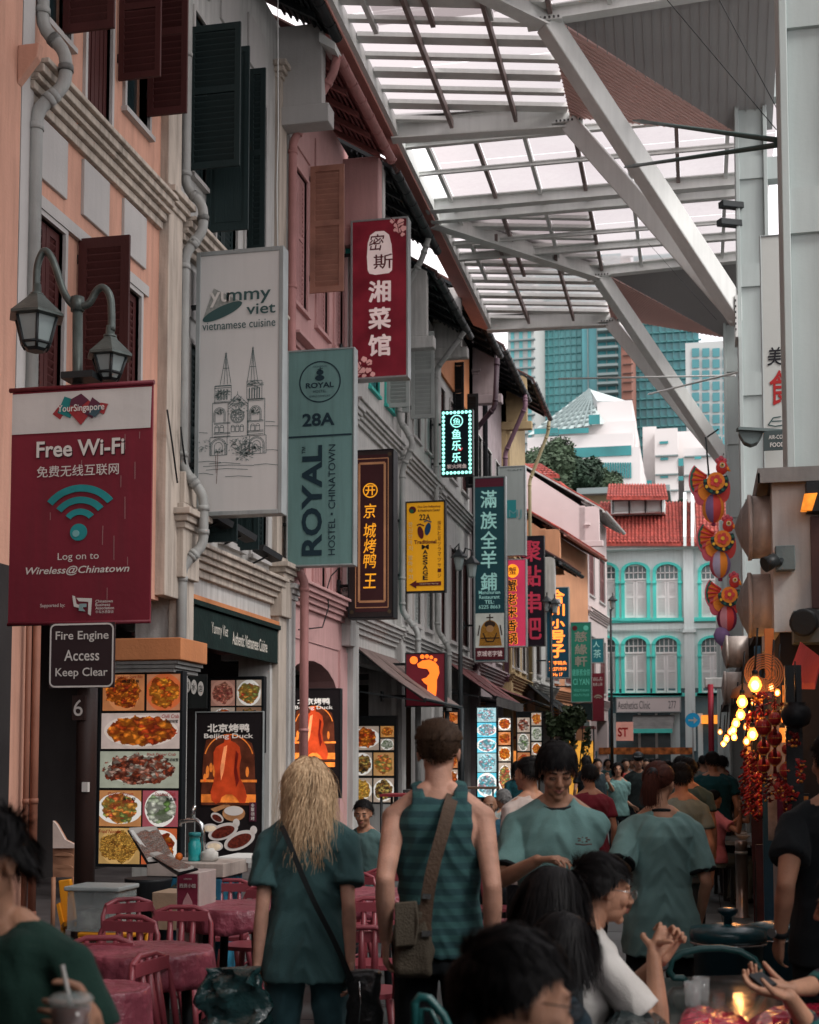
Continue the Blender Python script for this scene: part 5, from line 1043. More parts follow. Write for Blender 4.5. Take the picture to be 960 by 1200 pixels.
m = MB(); k_ = .26/8; pts = [(-5, -1), (1, -1), (1, -4), (5.5, 0), (1, 4), (1, 1), (-5, 1)]; m.slab([(c.x+x*k_, c.y-.024, c.z+y*k_) for x, y in pts], (0, -.004, 0)); m.build('arrow', lw, t)

# houses stepping down at the far left
hp_ = pbr('apricot_plaster', (.60, .30, .17), .8, .1, 1, .1, 20, streak=.2)
turnhouse((-5.6, 46.3), (-5.2, 50.0), 'h9', 'low white shophouse with a black gutter beyond the mustard one', white, brownm, 8.3, nwin=2, over=1.0)
turnhouse((-5.5, 50.1), (-4.5, 57.0), 'h10', 'low apricot shophouse with a red tiled eave near the street end', hp_, pinkw, 9.9, nwin=3, gut=pbr('rose_gutter', (.35, .14, .11), .6), soff=pbr('brown_soffit', (.10, .05, .04), .8), tile=tilered, over=.7)
turnhouse((-4.6, 57.1), (-4.1, 63.0), 'h11', 'pale pink shophouse with dark red shutters, last before the turquoise one', pbr('pale_pink_plaster', (.60, .51, .50), .8, .06, 1, .1, 20), pinkw, 12.0, nwin=2, tile=tilered, gut=white, soff=white)
def gable(label, d, wx0, wx1, wy0, wy1, roof, wall, clere=None, tile=tilered, n=14):
    p = at((wx0+wx1)/2, 890, d); t = thing('house', label, 'building', (p.x, p.y, 0)); Yf = p.y
    a = onY(wx0, wy0, Yf); b = onY(wx1, wy0, Yf); m = MB(); m.box((a.x, Yf, 0), (b.x, Yf+5, a.z)); m.build('wall', wall, t)
    x0, x1, y0, y1, dx = roof; tileroof(t, onY(x0, y1, Yf-.4), onY(x1, y1, Yf-.4), onY(x1-dx, y0, Yf+3.5), onY(x0, y0, Yf+3.5), n, 6, tile)
    for c0, c1, c2, c3 in (clere or []):
        m = MB(); pb(m, c0, c1, c2, c3, Yf-.05, .1); w_ = m.build('window', MATS['dormer_pane'], t); m = MB(); pb(m, c0-.8, c1+.8, c2-.8, c2, Yf-.1, .15); pb(m, c0-.8, c1+.8, c3, c3+.8, Yf-.1, .15); pb(m, (c0+c1)/2-.4, (c0+c1)/2+.4, c2, c3, Yf-.1, .04); m.build('window_frame', darkm, w_)
    return t
gable('pink house with a dark tiled dormer roof just right of the grey hanging sign', 62, 600, 662, 597, 650, (596, 664, 578, 597, 3), MATS['pale_pink_plaster'], [(629, 647, 600, 612)], n=16)
gable('rose roofed hall with clerestory windows below the big tree', 82, 600, 640, 556, 600, (596, 656, 545, 558, 22), pbr('rose_wall', (.50, .30, .29), .8, .1), [(618, 626, 558, 566), (628, 640, 560, 568)], n=12)
gable('long sloping rose roof behind the dark tiled dormer', 76, 600, 690, 600, 640, (610, 700, 566, 606, 42), MATS['rose_wall'], None, n=18)
m = MB(); p = [onY(688, 640, 64), onY(697, 640, 64), onY(700, 598, 64), onY(694, 590, 64), onY(686, 600, 64), onY(680, 640, 64)]; m.slab(p, (0, 3, 0)); m.slab([onY(676, 660, 64.2), onY(702, 660, 64.2), onY(702, 880, 64.2), onY(676, 880, 64.2)], (0, .4, 0)); tag(m.build('gable_wall', MATS['pale_pink_plaster']), 'white curved gable wall just left of the turquoise shophouse', 'wall')

# ---- towers and big buildings ----
def tower(label, d, x0, x1, y0, mat, slabs=None, vert=None, depth=20, name='tower_block', y1=None):
    p = at((x0+x1)/2, 890, d); t = thing(name, label, 'building', (p.x, p.y, 0)); Yf = p.y
    a = onY(x0, 600, Yf); b = onY(x1, 600, Yf); z1 = onY(x0, y0, Yf).z; m = MB(); m.box((a.x, Yf, 0), (b.x, Yf+depth, z1)); m.build('wall', mat, t)
    k = d/1600
    if slabs:
        pitch, hgt, proud, sm_, xa, xb = slabs; y = y0; m = MB()
        while y < 620:
            m2 = MB(); pb(m2, xa, xb, y, y+hgt, Yf-proud, proud-.02); m2.build('floor_band', sm_, t); y += pitch
    if vert:
        pitch, wv, proud, vm_ = vert; x = x0+pitch/2; m = MB()
        while x < x1: pb(m, x-wv/2, x+wv/2, y0, 640, Yf-proud, proud-.01); x += pitch
        m.build('mullion', vm_, t, kind='stuff')
    return t, Yf
glt = pbr('tower_glass', (.08, .30, .31), .18, .45, .035, 0, emit=.05); glt2 = pbr('tower_glass_dark', (.05, .20, .22), .18, .6, .05, 0, emit=.04)
conc = pbr('pale_concrete', (.40, .42, .41), .8, .08, .1, 0); concd = pbr('grey_concrete', (.20, .25, .25), .8, .08, .1, 0)
tower('teal glass tower block with grey balcony bands behind the white hall', 230, 627, 700, 300, glt, (9.5, 1.2, .3, pbr('tower_line', (.10, .26, .27), .5), 627, 684), (6.5, 1.0, .35, MATS['tower_line']))
tower('slim grey green tower strip with stacked balconies', 226, 684, 731, 300, glt2, (10.5, 2.8, 1.8, concd, 700, 724), (11, 1.2, .4, concd))
tower('narrow brown tower strip right of the balconies', 224, 730, 742, 300, pbr('tower_brown', (.22, .105, .08), .8, .1, .1, 0), (10.5, 1.0, .3, pbr('tower_brown_line', (.12, .07, .06), .8), 730, 742))
tower('pale grey tower at the far left of the skyline', 215, 596, 627, 320, conc, (11, 1.5, .8, concd, 596, 627), (10, 4, .1, glt))
tower('dark teal office tower seen between the two large struts', 240, 746, 822, 300, glt2, (11, 1.6, .5, pbr('tower_line2', (.07, .22, .23), .5), 746, 822), (8, .8, .5, MATS['tower_line2']))
t, Yf = tower('white gridded tower with tall window bays behind the column', 200, 806, 900, 402, conc)
for i in range(8):
    for j in range(14):
        m = MB(); pb(m, 811+i*12, 819.5+i*12, 408+j*13, 418+j*13, Yf-.2, .1); m.build('window', glt2, t) if j < 11 else None
def big(label, d, name='building'):
    p = at(700, 890, d); return thing(name, label, 'building', (p.x, p.y, 0)), p.y
whb = pbr('white_cladding', (.62, .59, .58), .7, .05, .1, 0); tealwin = pbr('teal_window', (.02, .20, .21), .2, .4, .2, 0)
t, Yf = big('white hall with a glass pyramid roof and teal strip window above the trees', 130, 'civic_hall')
m = MB(); pb(m, 612, 751, 527, 700, Yf, 14); pb(m, 655, 745, 495, 527, Yf+2, 12); pb(m, 700, 741, 470, 495, Yf+3, 10); pb(m, 618, 742, 510, 528, Yf+.5, 3); m.slab([onY(745, 520, Yf+.01), onY(757, 560, Yf+8), onY(757, 640, Yf+8), onY(745, 640, Yf+.01)], (0, 2, 0)); m.build('wall', whb, t)
for a, b, c, d in ((669, 740, 523.5, 535), (626, 654, 502, 508), (655, 690, 502, 508), (690, 703, 486, 497)):
    m = MB(); pb(m, a, b, c, d, Yf-.1, .15); m.build('window', tealwin, t)
m = MB()
for k in range(12): pb(m, 706+k*2.9, 708+k*2.9, 542, 560, Yf-.15, .2)
m.build('louvre_slot', tealwin, t, kind='stuff')
ap = onY(691, 455, Yf+6); m = MB(); c4 = [onY(618, 510, Yf+.6), onY(702, 497, Yf+.6), onY(745, 497, Yf+12), onY(650, 500, Yf+12)]
for i in range(4): m.add([c4[i], c4[(i+1) % 4], ap], [(0, 1, 2)])
m.slab([onY(700, 470, Yf+2.6), onY(691, 456, Yf+6), onY(735, 470, Yf+6)], (0, .2, 0)); m.build('glass_roof', pbr('pyramid_glass', (.36, .44, .43), .3, .2, .6, 0), t)
m = MB()
for i in range(1, 9):
    t_ = i/9; m.beam(c4[0].lerp(c4[1], t_)-V((0, .1, 0)), ap.lerp(c4[1], t_*.3)-V((0, .1, 0)), .18, .18); m.beam(c4[0].lerp(ap, t_)-V((0, .1, 0)), c4[1].lerp(ap, t_)-V((0, .1, 0)), .16, .16)
m.build('roof_bar', concd, t, kind='stuff')
t, Yf = big('white stepped apartment block with small teal windows right of the hall', 140, 'apartment_block')
m = MB(); pb(m, 754, 770, 500, 640, Yf+2, 10); pb(m, 768, 795, 502, 640, Yf, 12); pb(m, 795, 830, 505, 640, Yf+4, 10); pb(m, 802, 862, 524, 640, Yf+.5, 10); m.build('wall', whb, t)
for y in (533, 555, 574):
    m = MB(); pb(m, 768, 795, y, y+1.5, Yf-.3, .3); pb(m, 802, 862, y, y+1.5, Yf+.2, .3); m.build('floor_band', concd, t)
for a, b, c, d in ((773, 783, 517, 520), (774, 783, 536, 539), (774, 783, 557.5, 560), (795, 801, 537, 546), (795, 801, 558, 563), (814, 822, 535, 538), (825, 845, 512, 520), (754, 764, 563, 580), (815, 823, 556, 559)):
    m = MB(); pb(m, a, b, c, d, Yf-.15, .1); m.build('window', tealwin, t)
t, Yf = big('low olive roofed building in front of the hall', 85, 'house'); m = MB(); pb(m, 683, 760, 577, 640, Yf, 6); m.build('wall', pbr('olive_wall', (.17, .15, .09), .8), t); m = MB(); pb(m, 676, 785, 570, 577, Yf-.6, 7); m.build('roof', concd, t)

# ---- trees on the rise ----
leafm = pbr('tree_leaf', (.055, .085, .05), .7, .5, .7, 0); leafd = pbr('tree_leaf_dark', (.03, .055, .035), .7, .5, .9, 0); bark = pbr('bark', (.06, .045, .035), .9)
def tree(label, cx, cyp, d, rx, rz, n, seed, mat, group=None):
    rn = random.Random(seed); c = at(cx, cyp, d); k = d/1600; t = thing('tree', label, 'tree', (c.x, c.y, 0), 0, group); m = MB()
    m.tube([(c.x, c.y, 0), (c.x+.2, c.y, c.z*.6), (c.x, c.y, c.z)], [.5, .35, .15], 8)
    for i in range(5): a = i*1.3; m.tube([(c.x, c.y, c.z*.6), (c.x+math.cos(a)*rx*k*.6, c.y+math.sin(a)*rx*k*.6, c.z+rz*k*.3*rn.random())], [.2, .05], 6)
    m.build('trunk', bark, t); m = MB(); cl = []
    for i in range(16):
        u = V((rn.gauss(0, 1), rn.gauss(0, 1), rn.gauss(0, 1))).normalized()*rn.uniform(.35, .85); cl.append((c+V((u.x*rx*k, u.y*rx*k, u.z*rz*k)), rn.uniform(.28, .45)*min(rx, rz)*k*1.25))
    for i in range(n):
        q, r = rn.choice(cl); u = V((rn.gauss(0, 1), rn.gauss(0, 1), rn.gauss(0, 1))).normalized(); p = q+u*r*rn.uniform(.75, 1.08); s_ = rn.uniform(.10, .24)*d/90
        a = V((rn.gauss(0, 1), rn.gauss(0, 1), rn.gauss(0, .5))).normalized()*s_; b = u.cross(a).normalized()*s_*.7; m.add([p-a, p-b*.5+a*.1, p+a, p+b], [(0, 1, 2, 3)])
    m.build('crown', mat, t)
for i, (cx, cy, rx, rz, lb) in enumerate(((640, 548, 34, 36, 'leafiest dark tree below the pyramid roof, leftmost of three'), (678, 556, 34, 28, 'middle rounded tree below the white hall'), (708, 568, 24, 20, 'smallest rightmost tree below the white hall'))):
    tree(lb, cx, cy, 96+i*2, rx, rz, 9000, i, leafm if i != 1 else leafd, 'trees on the rise beyond the roofs')
tree('small tree top beside the white gable right of the dormer', 797, 598, 75, 9, 16, 1500, 9, leafd)
m = MB(); m.box((-90, 88, 0), (60, 130, 5)); struct('hill', m, leafd)
# street lamps further down
def streetlamp(label, px, d, ytop, heads):
    p = gr(px, d); t = thing('street_lamp', label, 'street lamp', p, 0, 'twin lantern street lamps'); m = MB(); zt = zat(ytop+14, d)
    m.tube([p, (p.x, p.y, zt)], [.07, .04], 10); m.lathe(p, [(.13, 0), (.13, .3), (.08, .5)], 12); m.build('post', darkm, t)
    for hx, hy in heads:
        q = onY(hx, hy, p.y); m = MB(); sg = 1 if q.x > p.x else -1
        m.tube([(p.x, p.y, zt-.15), (p.x+sg*.12, p.y, zt+.22), (q.x, p.y, q.z+.34), (q.x, p.y, q.z+.20)], .022, 6); m.build('arm', darkm, t)
        m = MB(); m.lathe((q.x, p.y, q.z), [(.03, .22), (.18, .06), (.19, .03), (.13, .03)], 6, smooth=False); l = m.build('lantern', darkm, t)
        m = MB(); m.lathe((q.x, p.y, q.z), [(.12, .03), (.08, -.24), (.05, -.27)], 6, smooth=False); m.build('lantern_glass', frost, l)
streetlamp('twin lantern lamp post just left of the tall dark teal sign', 540, 30, 640, ((538, 655), (553, 663)))
streetlamp('twin lantern lamp post in front of the blue neon sign', 647, 42, 700, ((641, 707), (650, 709)))
streetlamp('lamp post in front of the turquoise shophouse', 717.5, 52, 700, ((718, 705),))
# ---------------- right side: white building, stall, fans, lanterns ----------------
t = thing('side_building', 'tall pale building behind the canopy columns on the right', 'building', (3, 30, 0))
m = MB(); m.box((2.0, 4.0, 0), (5, 26, 4.2)); m.box((2.6, 26, 0), (7, 64, 12)); m.build('wall', white, t)
m = MB()
for z in (4.2, 8.0, 11.8): m.box((2.46, 26.01, z), (2.6, 64, z+.3))
m.build('ledge', palegrey, t)
for j in range(12):
    for z in (5.2, 9.0):
        m = MB(); y = 27+j*3.; m.box((2.57, y, z), (2.62, y+1.2, z+1.8)); m.build('window', glassd, t)
# stall block
Yk = 9.95; A = onY(905, 600, Yk); xk = A.x; zk = onY(930, 556, Yk).z
t = thing('kitchen_block', 'pale kitchen block with a dark roof edge carrying the steel fan hoods', 'building', (xk+.9, Yk+1, 0))
m = MB(); m.box((xk, Yk, 2.55), (xk+1.6, Yk+2.0, zk)); m.build('wall', pbr('kitchen_wall', (.58, .56, .53), .75, .12, 1.3, .1, 30, streak=.35), t)
m = MB(); m.box((xk-.10, Yk-.10, zk), (xk+1.7, Yk+2.1, zk+.035)); m.box((xk-.10, Yk-.10, zk-.07), (xk-.085, Yk+2.1, zk)); m.box((xk-.10, Yk-.10, zk-.07), (xk+1.7, Yk-.085, zk)); m.build('roof_edge', pbr('brown_grey_metal', (.20, .19, .18), .6, .2, 3, .1, 30, streak=.3), t)
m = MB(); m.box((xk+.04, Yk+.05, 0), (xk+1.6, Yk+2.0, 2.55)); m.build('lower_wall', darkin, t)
m = MB(); a = onY(945, 556, Yk-.14); b = onY(975, 598, Yk-.14); m.box((a.x, Yk-.14, b.z), (b.x, Yk-.01, a.z-.05)); m.build('dark_box', blackm, t)
m = MB(); a = onY(950, 605, Yk-.06); b = onY(975, 712, Yk-.06); m.box((a.x, Yk-.06, b.z), (b.x, Yk-.01, a.z)); m.build('panel', pbr('brown_panel', (.06, .025, .022), .5), t)
lit = thing('wall_lamp', 'orange glowing wedge lamp under the dark box at the right edge', 'lamp', onY(946, 590, Yk-.1)); m = MB(); m.slab([onY(938, 600, Yk-.1), onY(951, 600, Yk-.1), onY(957, 580, Yk-.1), onY(942, 581, Yk-.1)], (0, -.08, 0)); m.build('glow_panel', pbr('amber_glow', (.8, .22, .02), .5, .4, 12, 0, emit=1.0), lit)
steelb = pbr('stained_steel', (.46, .40, .36), .45, .25, 2.5, .1, 30, metal=.15, streak=.6)
def fan(cx0, cx1, cxb, y0, y1, Yp, label):
    """hood: cone tip at cx0, flange at cx1, body back to cxb"""
    a = onY(cx1, y0, Yp); b = onY(cx1, y1, Yp); R_ = (a.z-b.z)/2; zc = (a.z+b.z)/2; X1 = a.x; X0 = onY(cx0, 600, Yp).x; Xb = onY(cxb, 600, Yp).x
    t = thing('exhaust_fan', label, 'exhaust fan', (Xb, Yp, zc), 0, 'steel exhaust fan hoods on the right wall'); ax = V((-1, 0, 0))
    m = MB(); m.lathe((Xb+.02, Yp, zc), [(R_*.97, 0), (R_*.97, Xb-X1+.02)], 30, ax); m.build('drum', steelb, t)
    m = MB(); m.lathe((X1+.01, Yp, zc), [(R_*.98, 0), (R_*1.02, .005), (R_*1.02, .03), (R_*.93, .032)], 30, ax); m.build('flange', steelb, t)
    L = X1-X0; m = MB(); m.lathe((X1-.02, Yp, zc), [(R_*.93, 0), (R_*.62, L*.45), (R_*.60, L*.52), (R_*.06, L)], 26, ax, smooth=False); m.build('cone', pbr('grey_steel', (.28, .265, .255), .45, .2, 3, .1, 30, metal=.2, streak=.4), t)
fan(864, 879, 906, 581, 656, 10.35, 'big stained steel exhaust hood, upper of the near pair')
fan(864, 879, 906, 672, 747, 10.45, 'big stained steel exhaust hood, lower of the near pair')
fan(845, 852, 872, 745, 783, 17.0, 'smaller exhaust hood beyond and below the near pair')
fan(844, 850, 866, 787, 826, 18.0, 'smallest exhaust hood near the glowing bulbs')
# boxes and cameras
t = thing('security_camera', 'grey security camera with junction box on the kitchen block wall', 'camera', onY(920, 655, Yk)); m = MB(); pb(m, 909, 932, 639, 668, Yk-.10, .09); m.build('junction_box', pbr('box_grey', (.12, .15, .15), .5), t, bevel=.006)
m = MB(); m.tube([onY(896, 662, Yk-.22), onY(903, 659, Yk-.2), onY(909, 655, Yk-.18)], [.055, .05, .045], 12); m.build('camera_body', darkm, t); m = MB(); m.tube([onY(909, 656, Yk-.18), onY(914, 660, Yk-.12), onY(916, 655, Yk-.08)], .02, 8); m.build('bracket', darkm, t)
t = thing('spotlight', 'black cylinder spotlight on a box at the right edge', 'spotlight', onY(945, 735, Yk-.3)); m = MB(); pb(m, 930, 968, 715, 753, Yk-.25, .2); m.build('junction_box', MATS['box_grey'], t, bevel=.006)
m = MB(); c = onY(944, 728, Yk-.5); m.tube([c+V((-.02, -.12, -.02)), c+V((0, 0, 0)), c+V((.05, .28, .04))], [.085, .085, .08], 18); m.build('lamp_head', blackm, t); m = MB(); m.lathe(c+V((-.02, -.12, -.02)), [(.092, 0), (.092, .04), (.075, .045)], 18, (-.1, -1, -.1)); m.build('rim', darkm, t)
for px0, py0, lb in ((850, 241, 'upper dark camera on the column arm high up'), (848, 262, 'lower dark camera on the column arm high up')):
    c = at(px0+10, py0, 20.5); t = thing('security_camera', lb, 'camera', c, 0, 'cameras high on the column'); m = MB(); m.beam(c+V((-.20, -.1, 0)), c+V((.12, .1, .02)), .14, .10); m.build('camera_body', darkm, t, bevel=.01); m = MB(); m.beam(c+V((.1, .1, .02)), c+V((.3, .3, -.04)), .05, .05); m.build('bracket', darkm, t)
# grey arc lamp bracket and hanging signs
s = Sign('white hanging banner with black and red brush characters at the right', 893, 924, 275, 560, 14.5, pbr('banner_pale', (.46, .48, .46), .7, .05, 1, .1, 10), alum, dep=.05, arms=False, name='street_banner', cat='banner', fw=.012)
s.T('美', 908, 418, kk, w=17, h=22, bold=.02, shear=.1, k=2); s.T('食', 913, 455, flat('banner_red', (.35, .02, .02)), w=22, h=42, bold=.03, k=2); s.lines([[(899, 498), (905, 490), (914, 489)], [(899, 498), (907, 500), (916, 499)], [(903, 494), (915, 494)]], 1.4, gk, 'drawing', 2)
s = Sign('small dark food sign hanging beside the curved bracket lamp', 895, 921, 504, 527, 14.2, flat('food_sign_dark', (.05, .07, .07)), None, dep=.05, arms=False)
s.T('AIR-CON', 911, 512, lw, w=20, h=5, bold=.01, k=2); s.T('FOOD', 911, 521, lw, w=17, h=5.5, bold=.02, k=2)
t = thing('bracket_lamp', 'curved grey bracket lamp sticking out left of the small dark food sign', 'lamp', at(885, 510, 13.8)); m = MB(); Pq = lambda x, y: at(x, y, 13.8); pts = [(866, 503), (866, 508), (872, 518), (880, 521), (888, 518), (894, 508), (894, 503)]; m.slab([Pq(*p) for p in pts], (0, .16, 0)); m.build('bowl', pbr('lamp_grey', (.10, .13, .13), .5), t, bevel=.01); m = MB(); m.beam(Pq(864, 503), Pq(922, 506), .10, .03); m.build('arm', MATS['lamp_grey'], t)
# ---- rooster lanterns hanging from the far strut ----
CO = {n: pbr('lantern_'+n, c, .55, .12, 4, .1, 20, emit=.06) for n, c in dict(red=(.62, .06, .05), orange=(.80, .24, .03), rose=(.55, .09, .12), violet=(.22, .13, .26), lilac=(.45, .38, .5), yellow=(.8, .45, .04), green=(.03, .13, .09), wine=(.20, .02, .06), pinky=(.62, .25, .28), dark=(.02, .04, .05), white=(.6, .55, .5)).items()}
dq = 29.3
def RP(x, y, o=0.): p = at(x, y, dq); return V((p.x, p.y-o, p.z))
m = MB(); m.tube([RP(827, 512), RP(831, 560)], .02, 6); m.tube([RP(829, 512), RP(842, 503)], .02, 6); tag(m.build('cable', darkm), 'dark cable holding the string of rooster lanterns', 'cable')
def rooster(cx, cy, label, gores, sc=1.):
    p = RP(cx, cy+30); t = thing('rooster_lantern', label, 'lantern', p, 0, 'rooster lanterns hanging one under another')
    f = lambda x, y, o=0: RP(cx+x*sc, cy+y*sc, o)
    def sl(pts, mat, o, name, th=.06): q = MB(); q.slab([f(x, y, o) for x, y in pts], (0, th, 0)); return q.build(name, mat, t)
    def dsc(x, y, r, mat, o, name, ry=None, n=18, th=.05): return sl([(x+math.cos(2*PI*i/n)*r, y+math.sin(2*PI*i/n)*(ry or r)) for i in range(n)], mat, o, name, th)
    # tail fan of stripes
    for k, (c_, r0, r1) in enumerate((('rose', 26.5, 28), ('green', 23.5, 26.5), ('orange', 8, 23.5))):
        pts = [(0+math.cos(rad(a))*r1, -2-math.sin(rad(a))*r1) for a in range(140, 232, 10)] + [(math.cos(rad(a))*r0, -2-math.sin(rad(a))*r0) for a in range(230, 138, -10)]; sl(pts, CO[c_], .0-.01*k, 'tail', .12)
    for a in range(145, 230, 17): q = MB(); q.tube([f(math.cos(rad(a))*8, -2-math.sin(rad(a))*8, .03), f(math.cos(rad(a))*24, -2-math.sin(rad(a))*24, .03)], .025, 6); q.build('tail_rib', CO['red'], t)
    dsc(-14, 14, 8, CO['rose'], .02, 'wing', 13); dsc(-8, 10, 9, CO['orange'], .05, 'wing', 12); dsc(12, 8, 9, CO['red'], .0, 'body', 16)
    m = MB(); m.ball(f(4, 3, 0), (12*sc*dq/1600, .22, 11*sc*dq/1600), 18, 12); m.build('body', CO['red'], t)
    sl([(4+math.cos(rad(a))*15, 2+math.sin(rad(a))*15) for a in range(-30, 191, 20)], CO['dark'], .25, 'breast', .04)
    for k in range(7): a = rad(-15+k*33); dsc(4+math.cos(a)*12.5, 2+math.sin(a)*12.5, 1.9, CO['yellow' if k % 2 else 'green'], .30, 'scallop', n=8)
    dsc(4, 2, 10.5, CO['orange'], .30, 'breast'); 
    for k in range(5): a = k*1.2566; dsc(4+math.cos(a)*4.4, 2+math.sin(a)*4.4, 3.0, CO['red'], .34, 'petal', n=10)
    dsc(4, 2, 2.4, CO['yellow'], .37, 'flower_centre', n=10)
    m = MB(); m.ball(f(11, -17, .0), (7*sc*dq/1600, .15, 8.5*sc*dq/1600), 14, 10); m.build('head', CO['red'], t); m = MB(); m.tube([f(16, -16, .05), f(21, -12, .05)], [.06, .01], 8); m.build('beak', CO['orange'], t)
    for dx, dy, r in ((6, -25, 3), (10, -27.5, 3.2), (14, -25, 3)): m = MB(); m.ball(f(dx, dy, 0), (r*sc*dq/1600, .06, r*1.1*sc*dq/1600), 10, 8); m.build('comb', CO['rose'], t)
    dsc(11.5, -18, 3.2, CO['white'], .18, 'eye', n=12); dsc(11.5, -18, 2.2, CO['yellow'], .21, 'eye', n=12); dsc(11.5, -18, 1.1, CO['dark'], .24, 'eye', n=10)
    # ball lantern with gores
    c = f(1, 31, 0); R_ = 13*sc*dq/1600; rz = 17.5*sc*dq/1600
    for k in range(8):
        m = MB(); rings = []
        for j in range(9):
            th_ = PI*j/8; rings.append([c+V((math.sin(th_)*math.cos(a)*R_, math.sin(th_)*math.sin(a)*R_, math.cos(th_)*rz)) for a in [PI/4*(k+q/3) for q in range(4)]])
        m.ring(rings, False, True, closed=False); m.build('gore', CO[gores[k % len(gores)]], t)
    m = MB(); m.lathe(c, [(.05, rz), (.05, rz+.06)], 8); m.lathe(c, [(.04, -rz-.06), (.05, -rz)], 8); m.build('cap', CO['wine'], t)
rooster(835, 565, 'top rooster lantern with a violet and orange ball', ['orange', 'violet', 'rose', 'wine', 'orange', 'violet', 'red', 'orange'])
rooster(843, 632, 'middle rooster lantern with a lilac and orange ball', ['rose', 'lilac', 'orange', 'wine', 'rose', 'lilac', 'orange', 'violet'], .95)
rooster(851, 697, 'lowest rooster lantern with a pink and wine ball', ['pinky', 'wine', 'lilac', 'red', 'wine', 'pinky', 'red', 'wine'], .9)
c = RP(846, 745); t = thing('paper_lantern', 'small violet paper lantern at the very bottom of the rooster string', 'lantern', c); m = MB(); m.lathe(c, [(.03, -.22), (.14, -.12), (.18, .02), (.12, .16), (.03, .2)], 14); m.build('shade', CO['violet'], t); m = MB(); m.tube([c+V((0, 0, -.2)), c+V((0, 0, -.35))], [.03, .01], 6); m.build('tassel', CO['rose'], t)
# ---- right shop row ----
t = thing('shop_row', 'dark souvenir shop front with posts under the glowing bulbs', 'shop', (1.2, 16, 0))
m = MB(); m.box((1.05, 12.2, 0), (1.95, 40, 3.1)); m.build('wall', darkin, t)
m = MB(); m.box((.60, 12.2, 3.0), (1.95, 40, 3.15)); m.build('roof_board', pbr('brown_board', (.05, .035, .03), .7, .3), t)
for px, d, y0, mt, nm, wd in ((899, 9.0, 860, pbr('blue_post', (.012, .05, .09), .5), 'post', .07), (909, 8.6, 850, pbr('post_white', (.30, .26, .24), .6), 'post', .05), (890, 9.6, 757, MATS['blue_post'], 'post', .045), (904, 9.3, 737, pbr('orange_wood', (.55, .18, .05), .5), 'post', .06), (886, 11, 850, darkm, 'post', .05), (884, 11.5, 860, pbr('post_red', (.05, .012, .015), .5), 'post', .05), (922, 8.0, 900, pbr('post_wine', (.12, .03, .03), .5), 'post', .05), (931, 7.8, 780, darkm, 'post', .09)):
    p = gr(px, d); m = MB(); m.box((p.x-wd/2, p.y-wd/2, 0 if nm == 'post' and d not in (9.3, 9.6) else 2.2), (p.x+wd/2, p.y+wd/2, zat(y0, d))); m.build('post', mt, t)
for i, (px, d, y0, y1, col, wd) in enumerate(((915, 8.4, 870, 985, (.34, .30, .27), .16), (892, 10.5, 900, 1010, (.05, .015, .015), .16), (897, 12, 895, 985, (.03, .05, .09), .14), (924, 8.2, 905, 1000, (.10, .02, .05), .14), (906, 9.4, 990, 1080, (.05, .015, .015), .25))):
    p = gr(px, d); m = MB(); m.box((p.x-wd/2, p.y, zat(y1, d)), (p.x+wd/2, p.y+.04, zat(y0, d))); m.build('display_panel', pbr('display_%d' % i, col, .5, .5, 9, .1), t)
m = MB(); m.slab([at(921, 800, 8.6), at(938, 752, 8.6), at(962, 770, 8.2), at(955, 800, 8.2)], (0, 0, -.04)); tag(m.build('awning', pbr('red_awning', (.36, .06, .07), .7, .2, 4, .2)), 'small tilted red awning over the lantern stall', 'awning')
# ---- filament bulbs in a row ----
amber = pbr('bulb_glow', (1, .4, .1), .3, emit=1.25, ecol=(1, .27, .03), bump=0, var=0, alpha=.5); hot = pbr('filament_glow', (1, .6, .3), .4, emit=9., ecol=(1, .62, .28), bump=0, var=0)
halo = None
BULBS = ((885, 803, 8.0, .040, 'nearest and largest glowing bulb of the row'), (870, 823, 8.8, .036, 'second glowing bulb from the near end'), (868, 838, 9.6, .034, 'third glowing bulb, just under the second'), (862.5, 848, 10.5, .032, 'fourth glowing bulb in the receding row'), (859.5, 855.5, 11.5, .030, 'fifth glowing bulb, small'), (851.5, 866, 13, .03, 'leftmost small glowing bulb of the cluster'), (860.5, 864, 12.5, .03, 'small glowing bulb low in the cluster'), (882, 861, 8.6, .034, 'glowing bulb beside the red lantern at the lower right'), (875, 869, 9.2, .026, 'tiny glowing bulb at the cluster bottom'), (920, 842, 8.3, .028, 'glowing bulb right of the hanging red lanterns'), (904, 806, 8.4, .022, 'small glowing bulb under the orange post'), (883, 824, 9, .016, 'dim little bulb between the two strings'), (856, 858, 12, .028, 'small bulb between the fifth and the leftmost'), (848, 872, 15, .03, 'farthest tiny bulb over the diners'), (844, 858, 15.5, .028, 'small bulb glowing above the farthest tiny one'), (875, 852, 9.9, .024, 'medium bulb between the third and the lantern bulbs'), (911, 812, 8.2, .02, 'tiny bulb near the hanging round pot'), (893, 846, 8.3, .022, 'bulb glowing through the crimson knot charm'), (878, 836, 9.5, .016, 'dim little bulb in the middle of the cluster'))
